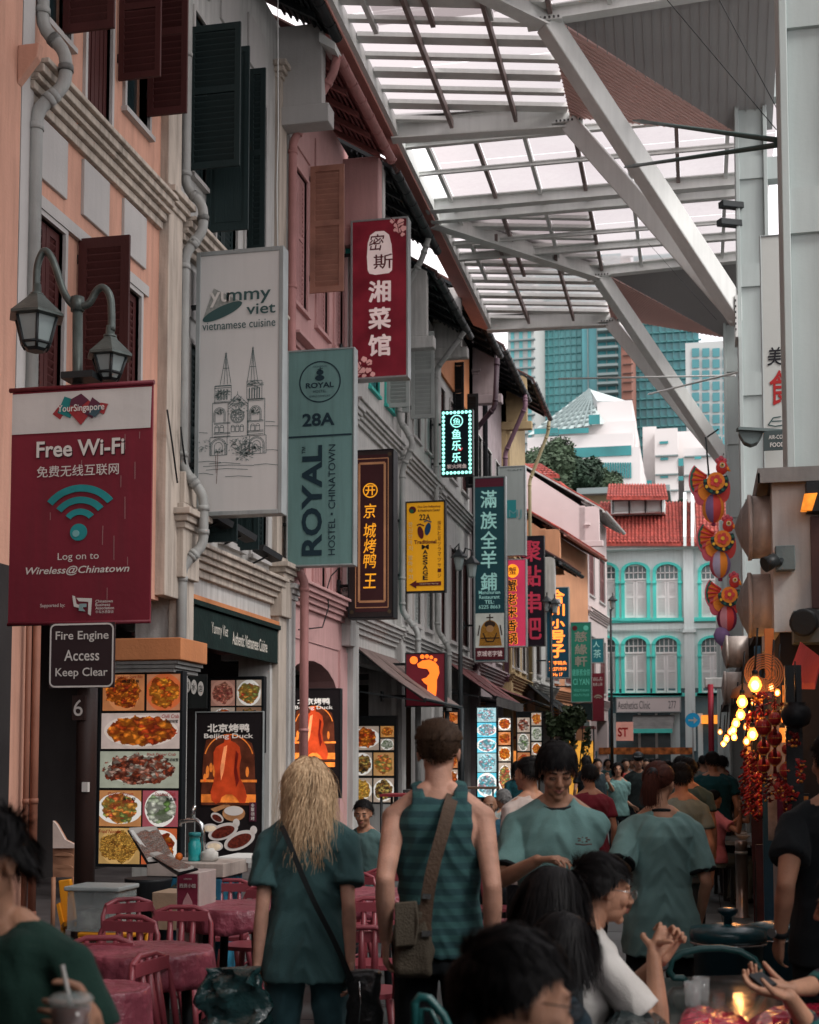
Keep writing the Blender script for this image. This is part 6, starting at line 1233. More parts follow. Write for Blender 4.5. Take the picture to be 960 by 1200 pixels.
for px, py, d, r, lb in BULBS:
    c = at(px, py, d); t = thing('light_bulb', lb, 'light bulb', c, 0, 'filament bulbs over the lantern stall'); m = MB(); m.lathe(c, [(.002, -r*1.05), (r*.6, -r*.85), (r, -r*.1), (r*.85, r*.5), (r*.45, r*1.15), (r*.38, r*1.3)], 14); m.build('glass', amber, t); m = MB(); m.ball(c, (r*.55, r*.55, r*.7), 10, 8); m.build('filament', hot, t)
    m = MB(); m.lathe(c, [(r*.42, r*1.25), (r*.45, r*2.1), (r*.2, r*2.3)], 10); m.tube([c+V((0, 0, r*2.2)), c+V((.02, 0, r*2.2+.25))], .006, 5); m.build('socket', blackm, t)
    if r > .029:
        l = bpy.data.lights.new('bulb_light', 'POINT'); l.energy = 5.; l.color = (1, .42, .12); l.shadow_soft_size = r; o = bpy.data.objects.new('bulb_light', l); C.objects.link(o); o.location = c; o.parent = t; o.matrix_parent_inverse = WM[t.name].inverted()
c = at(895, 789, 8.2); t = thing('cane_shade', 'round woven cane lampshade above the nearest bulb', 'lampshade', c); m = MB()
for k in range(7): m.ring([[c+V((math.cos(a)*(.03+k*.013), -.01*k, math.sin(a)*(.03+k*.013))) for a in [2*PI*i/24 for i in range(24)]], [c+V((math.cos(a)*(.038+k*.013), -.01*k, math.sin(a)*(.038+k*.013))) for a in [2*PI*i/24 for i in range(24)]]], False)
m.build('shade', pbr('cane', (.16, .08, .045), .5), t)
c = at(874, 813, 9.2); t = thing('cane_shade', 'smaller woven cane lampshade above the second bulb', 'lampshade', c); m = MB(); m.lathe(c, [(.02, .07), (.09, .03), (.105, -.02), (.10, -.03)], 18, cap=False); m.build('shade', MATS['cane'], t)
# ---- red hanging lanterns and charms ----
lred = pbr('lantern_glossy_red', (.34, .015, .015), .3, .3, 20, .1, 60); lgd = pbr('lantern_gold', (.60, .24, .04), .3, .2, 12, .1, metal=.6); ldk = pbr('charm_red', (.13, .006, .008), .45, .4, 30, .2, 80)
def pump(px, py, d, r, label, kind='round', rz=1.15):
    c = at(px, py, d); t = thing('lantern', label, 'lantern', c, 0, 'little red lanterns hanging at the souvenir stall'); m = MB(); n = 10
    for k in range(n):
        a = 2*PI*k/n; q = MB(); u = V((math.cos(a), math.sin(a), 0)); w_ = V((-u.y, u.x, 0))
        for j in range(7): pass
        rings = []
        for j in range(7):
            th_ = PI*j/6; rings.append([c+u*(math.sin(th_)*r*(.90+.14*math.cos(x*PI/2)))*math.cos(x*PI/n)+w_*math.sin(x*PI/n)*math.sin(th_)*r + V((0, 0, math.cos(th_)*r*rz)) for x in (-1, -.5, 0, .5, 1)])
        m.ring(rings, False, True, closed=False)
    m.build('shade', lred, t)
    m = MB(); m.lathe(c, [(r*.35, r*rz*.93), (r*.38, r*rz*1.12), (r*.1, r*rz*1.2)], 10); m.lathe(c, [(r*.1, -r*rz*1.2), (r*.38, -r*rz*1.12), (r*.35, -r*rz*.93)], 10); m.ring([[c+V((math.cos(a)*r*1.03, math.sin(a)*r*.2-.02*0, 0))*1 for a in [2*PI*i/12 for i in range(12)]]]*2, False) if False else None
    m.tube([c+V((math.cos(a)*r*1.04, math.sin(a)*r*1.04, 0)) for a in [2*PI*i/20 for i in range(21)]], r*.05, 5); m.tube([c+V((math.cos(a)*r*1.04, 0, math.sin(a)*r*rz*1.03)) for a in [2*PI*i/20 for i in range(21)]], r*.05, 5); m.build('trim', lgd, t)
    m = MB(); m.tube([c+V((0, 0, r*rz)), c+V((0, 0, r*rz+.14))], .003, 5)
    for k in range(8): a = k*.785; m.tube([c+V((math.cos(a)*r*.1, math.sin(a)*r*.1, -r*rz*1.1)), c+V((math.cos(a)*r*.22, math.sin(a)*r*.22, -r*rz*1.1-r*1.5))], .004, 4)
    m.build('tassel', ldk, t)
for px, py, d, r, lb in ((895, 852, 7.9, .042, 'red lantern directly below the big charm, upper left'), (908, 865, 7.9, .040, 'red and gold lantern in the middle of the stall display'), (895, 876, 8.0, .036, 'red lantern third down the left string'), (908, 888, 8.0, .038, 'red lantern second down the middle string'), (895, 897, 8.1, .036, 'lowest red lantern on the left string'), (922, 878, 7.8, .026, 'slim red lantern on the right string'), (908, 842, 7.8, .034, 'small dark red lantern at the top of the middle string'), (922, 903, 7.8, .038, 'fish shaped red lantern on the right string')):
    pump(px, py, d, r, lb)
def charm(px, py, d, w_, h_, label, mat=ldk, gold=True):
    c = at(px, py, d); t = thing('lucky_charm', label, 'decoration', c, 0, 'red lucky charms at the souvenir stall'); rn = random.Random(int(px)); k = d/1600; m = MB()
    for i in range(26): p = c+V((rn.uniform(-.5, .5)*w_*k, rn.uniform(-.5, .5)*w_*k*.6, rn.uniform(-.5, .5)*h_*k)); a = rn.uniform(0, 3); m.beam(p, p+V((math.cos(a), .3, math.sin(a)))*w_*k*.30, .02, .008)
    m.build('ornament', mat, t)
    if gold:
        m = MB()
        for i in range(6): p = c+V((rn.uniform(-.5, .5)*w_*k, -w_*k*.32, rn.uniform(-.5, .5)*h_*k)); m.ball(p, .008, 6, 5)
        m.build('bead', lgd, t, kind='stuff')
charm(897, 828, 7.9, 24, 28, 'big crimson knot charm beside the nearest bulb', lred); charm(919, 833, 7.8, 10, 14, 'small red charm left of the dark pot'); charm(922, 931, 7.7, 22, 18, 'red and gold ingot charm at the bottom of the right string', lred)
charm(923, 950, 7.7, 7, 22, 'thin red tassel below the ingot charm')
for px, py, d, w_, h_, lb, mt_ in ((884, 846, 8.9, 16, 16, 'dark red cluster charm between the glowing bulbs', ldk), (930, 868, 7.6, 12, 16, 'dark charm under the round black pot', ldk), (912, 922, 7.9, 9, 30, 'long narrow charm left of the ingot charm', lred), (938, 905, 7.5, 10, 26, 'crimson charm near the shoulder of the man in black', lred), (900, 925, 8.1, 9, 34, 'long dark tassel charm below the left lantern string', ldk), (889, 820, 8.2, 9, 9, 'little gold and red charm behind the nearest bulb', lgd)):
    charm(px, py, d, w_, h_, lb, mt_)
for i, (px, d, y0, y1, em) in enumerate(((917, 8.9, 850, 905, .9), (926, 8.6, 800, 842, .35), (886, 12.6, 880, 930, .8), (877, 15, 872, 905, .8), (938, 8.0, 930, 960, .0))):
    p = gr(px, d); t = thing('display_case', ['narrow amber lit case behind the middle lanterns', 'dim amber lit case under the orange post', 'lit amber case beyond the firecracker strings', 'farthest amber lit case of the souvenir shop', 'dark case beside the man in black'][i], 'case', (p.x, p.y, zat(y1, d)), 0, 'lit cases of the souvenir shop'); m = MB(); w_ = .10; m.box((p.x-w_/2, p.y, zat(y1, d)), (p.x+w_/2, p.y+.08, zat(y0, d))); m.build('case', darkm, t); m = MB(); m.box((p.x-w_*.4, p.y-.006, zat(y1-3, d)), (p.x+w_*.4, p.y-.002, zat(y0+3, d))); m.build('lit_panel', pbr('case_glow%d' % i, (.7, .22, .04), .5, .6, 16, 0, emit=em), t)
for i, (px, y0, y1, d) in enumerate(((873, 875, 950, 9.5), (879, 880, 955, 9.3), (885, 880, 960, 9.2), (890, 905, 955, 9.0))):
    c = at(px, (y0+y1)/2, d); t = thing('firecracker_string', ['leftmost', 'second', 'third', 'rightmost'][i]+' long string of red firecrackers left of the lanterns', 'firecracker string', c, 0, 'red firecracker strings'); rn = random.Random(i); m = MB(); n_ = 46
    for k in range(n_):
        p = at(px+rn.uniform(-2, 2), y0+(y1-y0)*k/n_, d); a = rn.uniform(0, 6.3); m.tube([p, p+V((math.cos(a)*.035, math.sin(a)*.035, -.025))], .008, 5)
    m.build('cracker', lred if i % 2 else ldk, t, kind='stuff'); m = MB()
    for k in range(0, n_, 5): m.ball(at(px+rn.uniform(-2, 2), y0+(y1-y0)*k/n_, d-.04), .007, 6, 4)
    m.build('bead', lgd, t, kind='stuff')
c = at(933, 838, 7.6); t = thing('hanging_pot', 'dark round pot hanging right of the red charms', 'pot', c); m = MB(); m.lathe(c, [(.03, -.07), (.07, -.05), (.085, 0), (.075, .04), (.05, .06), (.055, .07)], 18); m.build('bowl', blackm, t); m = MB(); m.tube([c+V((0, 0, .06)), c+V((0, 0, .3))], .005, 5); m.build('cord', blackm, t)
# red pole with lamp far right of the street, bollard
p = gr(834, 26); t = thing('red_pole', 'tall red pole beyond the bulbs with a white fixture on top', 'pole', p); m = MB(); m.tube([p, (p.x, p.y, zat(802, 26))], .055, 10); m.build('pole', pbr('pole_red', (.26, .015, .03), .5), t); m = MB(); pb(m, 826, 858, 794, 806, p.y, .3); m.build('fixture', white, t, bevel=.02)
p = gr(867, 14.3); t = thing('bollard', 'slim metal bollard standing in the walkway right of the pony tailed woman', 'bollard', p, 0); m = MB(); zt = zat(985, 14.3); m.lathe(p, [(.082, 0), (.082, .03), (.062, .035), (.062, zt-.10), (.064, zt-.10), (.064, zt-.02), (.055, zt)], 18); m.build('post', pbr('bronze_steel', (.24, .20, .18), .3, .15, 4, .05, metal=.7), t); m = MB(); m.lathe((p.x, p.y, zt-.14), [(.066, 0), (.066, .03)], 18); m.build('band', alum, t)
# ---------------- dining furniture, counter, bins ----------------
rosep = pbr('rose_plastic', (.23, .045, .060), .38, .12, 5, .05, 60)
cloth = pbr('rose_table_cover', (.24, .055, .08), .33, .35, 5, .9, 16, spec=.5)
def make_chair(label, group):
    t = thing('plastic_chair', label, 'chair', (0, 0, 0), 0, group)
    m = MB(); P = []; n = 20
    for k in range(n): a = 2*PI*k/n; P.append((math.copysign(abs(math.cos(a))**.6, math.cos(a))*.20, math.copysign(abs(math.sin(a))**.6, math.sin(a))*.20, .43))
    m.slab(P, (0, 0, .03)); m.build('seat', rosep, t)
    pts = [(-.19, -.19, .44), (-.205, -.225, .62), (-.20, -.25, .76), (-.165, -.265, .835), (-.08, -.275, .865), (.08, -.275, .865), (.165, -.265, .835), (.20, -.25, .76), (.205, -.225, .62), (.19, -.19, .44)]
    m = MB(); m.tube(pts, .017, 8); m.build('back_frame', rosep, t)
    for x in (-.075, 0, .075): m = MB(); m.tube([(x*.8, -.19, .445), (x, -.235, .62), (x*1.05, -.27, .85)], [.015, .024, .015], 6); m.build('back_slat', rosep, t)
    m = MB(); m.box((-.18, -.262, .775), (.18, -.238, .84)); m.build('top_rail', rosep, t)
    for sx in (-1, 1):
        for sy in (-1, 1): m = MB(); m.tube([(sx*.16, sy*.16, .43), (sx*.205, sy*.205, .0)], [.026, .016], 8); m.build('leg', rosep, t)
        m = MB(); m.tube([(sx*.17, -.17, .22), (sx*.17, .17, .22)], .009, 6); m.build('stretcher', rosep, t)
    return t
GC = 'rose pink plastic chairs around the food stall tables'
chair0 = None
def chair(px, d, ang, label):
    global chair0
    if chair0 is None: c = chair0 = make_chair(label, GC)
    else: c = copy_tree(chair0)
    p = gr(px, d); z = .12 if p.x < -4.75 else .02; return place(c, (p.x, p.y, z), rad(ang), label, scale=.88)
def clothed_table(px, d, r, label, clabel, zt=.74, drop=.22, seed=0):
    p = gr(px, d); t = thing('round_table', label, 'table', (p.x, p.y, 0), 0, 'round tables of the food stall'); zb = .12 if p.x < -4.75 else .02
    m = MB(); m.lathe((p.x, p.y, zb), [(r*.97, zt-zb-.035), (r, zt-zb-.03), (r, zt-zb-.008), (r*.98, zt-zb-.004)], 40); m.build('tabletop', darkm, t)
    for k in range(4): a = PI/4+k*PI/2; m = MB(); m.tube([(p.x+math.cos(a)*r*.62, p.y+math.sin(a)*r*.62, zt-.04), (p.x+math.cos(a)*r*.75, p.y+math.sin(a)*r*.75, zb)], [.03, .024], 8); m.build('leg', blackm, t)
    m = MB(); rn = random.Random(seed); n = 120; rings = []
    for rr, zz in [(r*f, zt+.004+.002*rn.random()) for f in (.05,)]: rings.append([(rr, zz, 0)]*n)
    prof = [(r*(.05+.06*q), 0) for q in range(16)] + [(r*.985, 0), (r*1.005, -.004), (r*1.02, -.03), (r*1.03, -drop*.45), (r*1.035, -drop*.75), (r*1.04, -drop)]
    R_ = []
    for rr, dz in prof:
        ring = []
        for i in range(n):
            a = 2*PI*i/n; f = -dz/drop; wv = math.sin(a*17+seed)*.5+math.sin(a*29+seed*2)*.3+noise.noise(V((math.cos(a)*3, math.sin(a)*3, seed)))
            rad_ = rr*(1+.045*f*wv); hem = dz*(1+.35*noise.noise(V((math.cos(a)*1.5, math.sin(a)*1.5, seed+4)))*f)
            wr = .007*noise.noise(V((math.cos(a)*rr*9, math.sin(a)*rr*9, seed))) + .006*abs(noise.noise(V((math.cos(a)*rr*24, math.sin(a)*rr*24, seed))))
            ring.append(V((p.x+math.cos(a)*rad_, p.y+math.sin(a)*rad_, zt+.006+hem+(wr if f == 0 else 0))))
        R_.append(ring)
    m.ring(R_, True, True); o = m.build('tablecloth', cloth, None); tag(o, clabel, 'tablecloth', 'thin rose pink table covers'); return t
clothed_table(176, 6.6, .31, 'round table behind the lamp post with a long dark leg in front', 'shiny rose cover with ragged hanging edge on the table nearest the green bag', drop=.16, seed=1)
clothed_table(126, 5.75, .19, 'small round table at the bottom left partly behind the woman with the cup', 'rose pink cover on the small table at the bottom left', zt=.70, drop=.22, seed=2)
clothed_table(283, 8.6, .34, 'round table behind the blonde woman beside the red menu stand', 'rose pink cover on the table just left of the blonde woman', drop=.14, seed=3)
clothed_table(428, 9.4, .42, 'round table between the blonde woman and the man in the tank top', 'rose pink cover seen between the blonde woman and the tank top man', drop=.14, seed=4)
for px, d, a, lb in ((206, 7.9, 190, 'rose chair with open slatted back in front of the menu stand'), (173, 8.4, 230, 'rose chair turned sideways behind the slatted one'), (262, 9.7, 185, 'rose chair directly behind the covered table near the menu stand'), (296, 9.2, 170, 'rose chair half hidden behind the blonde woman'), (290, 7.3, 75, 'rose chair standing just left of the blonde woman'), (232, 6.1, 265, 'low rose chair seat at the bottom beside the green bag'), (131, 7.4, 175, 'rose chair behind the lamp post at left'), (112, 6.5, 195, 'rose chair rail beside the small table at bottom left'), (437, 8.4, 190, 'rose chair in the gap left of the tank top man'), (428, 7.4, 10, 'nearest rose chair between the two walkers'), (440, 10.6, 175, 'far rose chair in front of the man in the black cap'), (402, 10.3, 170, 'rose chair just right of the blonde woman'), (575, 11.5, 190, 'rose chair right of the tank top man in the distance'), (596, 7.2, 200, 'rose chair just right of the tank top man'), (330, 10.5, 180, 'rose chair behind the blonde woman near the duck banner')):
    chair(px, d, a, lb)
# storage box on yellow stool, high chair, menu stand, counter
yel = pbr('yellow_plastic', (.62, .25, .015), .4, .08, 4, .05)
def Q(px, py, d): return at(px, py, d)
p = gr(132, 9.2); t = thing('stool', 'yellow plastic stool carrying the clear storage box', 'stool', (p.x, p.y, 0)); z0 = zat(1090, 9.2)
m = MB(); m.box((p.x-.16, p.y-.16, z0-.03), (p.x+.22, p.y+.16, z0)); m.build('seat', yel, t, bevel=.01)
for sx in (-.14, .2):
    for sy in (-.14, .14): m = MB(); m.tube([(p.x+sx, p.y+sy, z0-.03), (p.x+sx*1.1, p.y+sy*1.1, .12)], .02, 8); m.build('leg', yel, t)
clearp = pbr('clear_plastic', (.40, .46, .46), .25, .1, 3, .05, alpha=.32)
t = thing('storage_box', 'clear plastic storage box with a grey lid by the lamp post', 'box', (p.x, p.y, z0)); zt = zat(1037, 9.2); m = MB(); x0 = Q(87, 1060, 9.2).x; x1 = Q(150, 1060, 9.2).x
m.slab([(x0+.02, p.y-.14, z0+.005), (x1-.03, p.y-.14, z0+.005), (x1-.03, p.y+.14, z0+.005), (x0+.02, p.y+.14, z0+.005)], (0, 0, .01))
for a, b in (((x0, p.y-.15), (x1, p.y-.15)), ((x0, p.y+.15), (x1, p.y+.15)), ((x0, p.y-.15), (x0, p.y+.15)), ((x1, p.y-.15), (x1, p.y+.15))): m.slab([(a[0], a[1], z0+.005), (b[0], b[1], z0+.005), (b[0], b[1], zt-.03), (a[0], a[1], zt-.03)], (0.004, .004, 0))
m.build('tub', clearp, t); m = MB(); m.box((x0-.02, p.y-.17, zt-.03), (x1+.02, p.y+.17, zt)); m.build('lid', pbr('lid_grey', (.30, .34, .34), .35), t, bevel=.008)
m = MB(); m.box((x0+.05, p.y-.11, z0+.02), (x1-.07, p.y+.11, z0+.13)); m.build('contents', pbr('pale_contents', (.40, .40, .38), .7, .6, 14, .2), t)
p = gr(75, 9.6); t = thing('yellow_chair', 'yellow plastic chair back left of the lamp post', 'chair', (p.x, p.y, 0)); m = MB(); m.slab([Q(68, 1032, 9.6), Q(82, 1030, 9.6), Q(88, 1078, 9.6), Q(73, 1082, 9.6)], (0, .04, 0)); m.build('backrest', yel, t, bevel=.008); m = MB(); m.slab([Q(66, 1060, 9.58), Q(69, 1058, 9.58), Q(75, 1085, 9.58), Q(71, 1086, 9.58)], (0, .03, 0)); m.build('rail', yel, t); m = MB(); m.slab([Q(72, 1084, 9.6), Q(105, 1084, 9.6), Q(105, 1080, 9.2), Q(75, 1080, 9.2)], (0, 0, -.03)); m.build('seat', yel, t)
for px in (74, 100): m = MB(); a = Q(px, 1086, 9.5); m.tube([a, (a.x, a.y, .12)], .018, 8); m.build('leg', yel, t)
p = gr(75, 12.0); t = thing('high_chair', 'beige wooden high chair in the shade at left', 'high chair', (p.x, p.y, .12)); hcm = pbr('beige_wood', (.30, .15, .09), .6, .15, 4, .1)
m = MB(); m.slab([Q(62, 962, 12), Q(66, 966, 12), Q(76, 984, 12), Q(88, 990, 12), Q(88, 1028, 12), Q(62, 1028, 12)], (0, .05, 0)); m.build('back', hcm, t); m = MB(); m.slab([Q(62, 962, 11.95), Q(66, 966, 11.95), Q(76, 984, 11.95), Q(88, 990, 11.95), Q(88, 994, 11.95), Q(62, 994, 11.95)], (0, .03, 0)); m.build('back_panel', pbr('pale_panel_plastic', (.45, .36, .32), .5), t)
for k in range(2): m = MB(); c = Q(75, 1003+k*14, 11.96); m.ring([[c+V((math.cos(a)*.09, -.01*j, math.sin(a)*.03)) for a in [PI*i/12 for i in range(13)]] for j in (0, 1)], True, False, closed=False); m.build('slot', hcm, t)
for px in (63, 87): m = MB(); a = Q(px, 1028, 12); m.tube([a, (a.x, a.y, .12)], .02, 6); m.build('leg', hcm, t)
# menu stand
p = gr(220, 8.5); t = thing('menu_stand', 'maroon menu stand with a droplet emblem in front of the counter', 'stand', (p.x, p.y, .12)); a = onY(207, 1022, p.y); b = onY(233, 1100, p.y)
m = MB(); m.box((a.x, p.y, .12), (b.x, p.y+.3, a.z)); st0 = m.build('cabinet', pbr('stand_body', (.42, .36, .34), .6, .2), t, bevel=.006)
m = MB(); m.box((a.x+.01, p.y-.008, onY(220, 1088, p.y).z), (b.x-.01, p.y-.001, a.z-.01)); m.build('front_panel', pbr('stand_maroon', (.17, .022, .045), .5, .1), t)
text('西贡小馆', .05, lw, t, onY(220, 1038, p.y-.012), AX, UPZ, width=.105, bold=.02); text('SAIGON', .03, lw, t, onY(220, 1030, p.y-.012), AX, UPZ, width=.05); m = MB(); f = lambda x, y: onY(x, y, p.y-.012); m.slab([f(220, 1046), f(225, 1056), f(226, 1061), f(223, 1066), f(217, 1066), f(214, 1061), f(215, 1056)], (0, -.003, 0)); m.build('emblem', flat('pale_pink_print', (.45, .25, .26)), t)
text('北京烤鸭', .05, lw, t, onY(222, 1092, p.y-.012), AX, UPZ, width=.12, bold=.02)
t = thing('menu_book', 'open picture menu book tilted on the stand', 'menu', Q(190, 1000, 8.5)); page = food('page_print', None, (.3, .30, .28), (.5, .45, .4), (.45, .12, .06), plate=(.5, .5, .47), seed=3.3, emit=.05, sx=1, sz=1, scale=14., bgc=(.5, .5, .47))
m = MB(); m.slab([Q(151, 972, 8.6), Q(182, 970, 8.6), Q(204, 1008, 8.4), Q(174, 1010, 8.4)], (0, .01, .01)); m.build('page', page, t); m = MB(); m.slab([Q(174, 1001, 8.45), Q(184, 1000, 8.45), Q(227, 1018, 8.2), Q(210, 1022, 8.2)], (0, .01, .012)); m.build('page', page, t); m = MB(); m.slab([Q(149, 973, 8.63), Q(183, 969, 8.63), Q(206, 1009, 8.43), Q(172, 1013, 8.43)], (0, .012, .0)); m.build('cover', darkm, t)
m = MB(); m.slab([Q(172, 1001, 8.47), Q(185, 999, 8.47), Q(232, 1018, 8.2), Q(208, 1025, 8.2)], (0, .012, -.01)); m.build('cover', darkm, t)
for i in range(3): m = MB(); m.slab([Q(152+i*3, 975+i*6, 8.58), Q(156+i*3, 975+i*6, 8.58), Q(176+i*3, 1002+i*4, 8.45), Q(172+i*3, 1003+i*4, 8.45)], (0, .004, .012)); m.build('ring_binding', steelw, t)
p = gr(262, 9.9); t = thing('counter', 'steel topped stall counter below the duck banner', 'counter', (p.x, p.y, .12)); zt = onY(250, 1012, p.y).z; a = onY(172, 1012, p.y); b = onY(262, 1012, p.y)
m = MB(); m.box((a.x, p.y, zt-.10), (b.x, p.y+.55, zt)); m.build('counter_top', steelb, t, bevel=.006); m = MB(); m.box((a.x+.03, p.y+.04, .12), (b.x-.03, p.y+.5, zt-.1)); m.build('cabinet', pbr('mural_blue', (.02, .12, .19), .5, .9, 7, .1), t)
m = MB(); aa_ = onY(186, 1022, p.y-.005); m.box((aa_.x, p.y-.005, zt-.42), (b.x-.02, p.y+.03, zt-.11)); m.build('mural_panel', food('mural_print', None, (.02, .15, .25), (.5, .25, .05), (.05, .3, .35), plate=(.03, .18, .28), seed=1.1, emit=.02, scale=4., bgc=(.02, .14, .24)), t)
bq = onY(228, 1000, p.y+.2); t = thing('soap_bottle', 'teal plastic bottle on the steel counter', 'bottle', (bq.x, bq.y, zt)); h_ = onY(228, 976, p.y+.2).z-zt; m = MB(); m.lathe((bq.x, bq.y, zt), [(.045, 0), (.048, .01), (.048, h_*.62), (.040, h_*.7), (.040, h_*.86), (.045, h_*.87), (.045, h_), (.03, h_+.004)], 18); m.build('body', pbr('teal_bottle', (.02, .28, .29), .2, .15, 4, 0), t)
m = MB(); m.lathe((bq.x, bq.y, zt), [(.047, h_*.86), (.047, h_*1.0), (.035, h_*1.02)], 18); m.build('cap', pbr('teal_cap', (.02, .16, .17), .4), t)
t = thing('water_tap', 'bent chrome tap over the teal bottle', 'tap', onY(240, 1008, p.y+.3)); chrome = pbr('chrome', (.45, .47, .47), .15, .05, 3, 0, metal=.9); f = lambda x, y: onY(x, y, p.y+.3); m = MB(); m.tube([f(238, 1010), f(238, 975), f(236, 966), (f(230, 961)), f(222, 961), f(212, 963), f(211, 968)], .018, 10); m.build('spout', chrome, t); m = MB(); m.tube([f(226, 961), f(226, 950), f(229, 944)], [.014, .02, .01], 8); m.build('handle', chrome, t)
t = thing('napkin_pile', 'crumpled white napkin beside the teal bottle', 'napkin', (bq.x+.11, bq.y, zt)); m = MB(); m.ball((bq.x+.12, bq.y, zt+.04), (.07, .05, .055), 12, 8); 
for i, v in enumerate(m.v): m.v[i] = v + V((noise.noise(v*40), noise.noise(v*40+V((5, 0, 0))), noise.noise(v*40+V((0, 5, 0)))))*.02
m.build('napkin', pbr('napkin_white', (.5, .5, .47), .8), t)
t = thing('orange_fruit', 'small orange fruit left of the teal bottle', 'fruit', (bq.x-.12, bq.y, zt)); m = MB(); m.ball((bq.x-.12, bq.y, zt+.03), .03, 12, 8); m.build('fruit', pbr('orange_skin', (.6, .14, .02), .5), t)
t = thing('counter', 'long steel shelf counter with black frame right of the duck banner', 'counter', gr(285, 10.4)); m = MB(); pb(m, 253, 304, 1005, 1011, gr(285, 10.4).y, .5); m.build('shelf', steelw, t); 
for px in (256, 272, 298): m = MB(); a = onY(px, 1011, gr(285, 10.4).y+.02); m.tube([(a.x, a.y, a.z), (a.x, a.y, .12)], .018, 6); m.build('leg', blackm, t)
m = MB(); a = gr(262, 9.0); t = thing('cardboard_box', 'open beige cardboard box behind the slatted chair', 'box', (a.x, a.y, .12)); m = MB(); pb(m, 178, 207, 1046, 1090, gr(190, 9.4).y, .3); m.build('carton', pbr('cardboard', (.33, .24, .17), .8, .1), t, bevel=.005)
t = thing('waste_bin', 'black plastic bin behind the chairs by the menu stand', 'bin', gr(175, 9.9)); m = MB(); c = gr(176, 9.9); m.lathe((c.x, c.y, .12), [(.12, 0), (.16, .62), (.17, .66), (.17, .68)], 18); m.build('tub', blackm, t)
# teal bins at right
binm = pbr('bin_teal', (.006, .032, .045), .3, .15, 3, .05)
def binn(px, d, r, ytop, ybot, label, knob=True):
    p = gr(px, d); t = thing('round_bin', label, 'bin', (p.x, p.y, 0), 0, 'dark teal bins with lids'); zt = zat(ytop, d); m = MB()
    m.lathe((p.x, p.y, 0), [(r*.80, .02), (r*.93, zt-.08), (r*.98, zt-.075), (r*.98, zt-.06)], 36); m.build('tub', binm, t)
    m = MB(); m.lathe((p.x, p.y, zt-.06), [(r*1.03, 0), (r*1.04, .03), (r*1.0, .055), (r*.3, .075), (0, .078)], 36); m.build('lid', pbr('lid_teal', (.012, .065, .08), .25, .1), t)
    m = MB(); m.lathe((p.x, p.y, zt-.06), [(r*1.045, -.012), (r*1.045, -.004)], 36); m.build('rim', chrome, t)
    if knob: m = MB(); m.lathe((p.x, p.y, zt+.015), [(.02, 0), (.018, .03), (.045, .05), (.045, .065), (.02, .07)], 16); m.build('knob', binm, t)
binn(850, 6.2, .165, 1086, 1150, 'dark teal lidded bin with a knob behind the glossy table'); binn(905, 6.9, .14, 1083, 1140, 'second teal bin partly behind the man in black', False)
# green wire chair behind the table
t = thing('metal_chair', 'green tubular metal chair behind the glossy table', 'chair', gr(835, 5.5)); f = lambda x, y, d=5.5: Q(x, y, d); gm2 = pbr('green_tube', (.01, .075, .075), .35)
m = MB(); m.tube([f(804, 1150), f(800, 1146), f(790, 1146), f(784, 1138), f(788, 1124), (f(800, 1117)), f(820, 1112), f(845, 1111), f(868, 1115), f(884, 1124), f(893, 1140), f(893, 1160)], .014, 10); m.build('back_frame', gm2, t)
m = MB(); c = gr(840, 5.3); m.lathe((c.x, c.y, .44), [(.19, 0), (.2, .015), (.19, .03)], 24); m.build('seat', gm2, t)
for k in range(4): a = PI/4+k*PI/2; m = MB(); m.tube([(c.x+math.cos(a)*.17, c.y+math.sin(a)*.17, .44), (c.x+math.cos(a)*.22, c.y+math.sin(a)*.22, 0)], .013, 8); m.build('leg', gm2, t)
t = thing('metal_chair', 'dark tubular metal chair at the bottom in front of the tank top man', 'chair', gr(505, 3.4)); f = lambda x, y, d=3.4: Q(x, y, d)
m = MB(); m.tube([f(486, 1230), f(486, 1175), f(492, 1168), f(503, 1170), f(520, 1190), f(535, 1225)], .011, 10); m.tube([f(492, 1230), f(494, 1182), f(505, 1183), f(520, 1215)], .008, 8); m.build('back_frame', gm2, t)
# glossy table
ztb = .76; c0 = onZ(815, 1215, ztb)
t = thing('dining_table', 'glossy dark stone topped table at the lower right', 'table', (c0.x, c0.y, 0)); corners = [onZ(*q, ztb) for q in ((742, 1147), (896, 1141), (1010, 1260), (640, 1290))]
gt = pbr('glossy_top', (.085, .075, .068), .10, .8, 5, .02, 20, dirt=.4); m = MB(); m.slab(corners, (0, 0, -.03)); m.build('tabletop', gt, t, bevel=.006)
for q in corners: m = MB(); u = (c0-q)*.15; m.tube([(q.x+u.x, q.y+u.y, ztb-.03), (q.x+u.x, q.y+u.y, .02)], .025, 8); m.build('leg', darkm, t)
def bag(label, pts, zt, mat, seed, h=.10, name='plastic_bag', n=34):
    """crumpled bag resting on a surface: outline pts (world xy), faceted noisy heap"""
    cx = sum(p[0] for p in pts)/len(pts); cy = sum(p[1] for p in pts)/len(pts); m = MB(); P = []
    R_ = []
    for f in (1., .96, .86, .7, .5, .28, .08):
        ring = []
        for i in range(n):
            u = i/n*len(pts); a = V(pts[int(u) % len(pts)]); b = V(pts[(int(u)+1) % len(pts)]); q = a.lerp(b, u-int(u)); x = cx+(q.x-cx)*f; y = cy+(q.y-cy)*f
            nz_ = noise.noise(V((x*9, y*9, seed)))*.5 + abs(noise.noise(V((x*22, y*22, seed))))*.6 - .1 + noise.noise(V((x*60, y*60, seed)))*.12
            z = zt+.004+h*math.sqrt(max(0, 1-f*f*.98))*(1+nz_*.8)*(0 if f == 1. else 1); ring.append(V((x+nz_*.02*f, y+nz_*.02, max(z, zt+.004))))
        R_.append(ring)
    m.ring(R_, True, False); tag(m.build(name, mat), label, 'bag'); return m
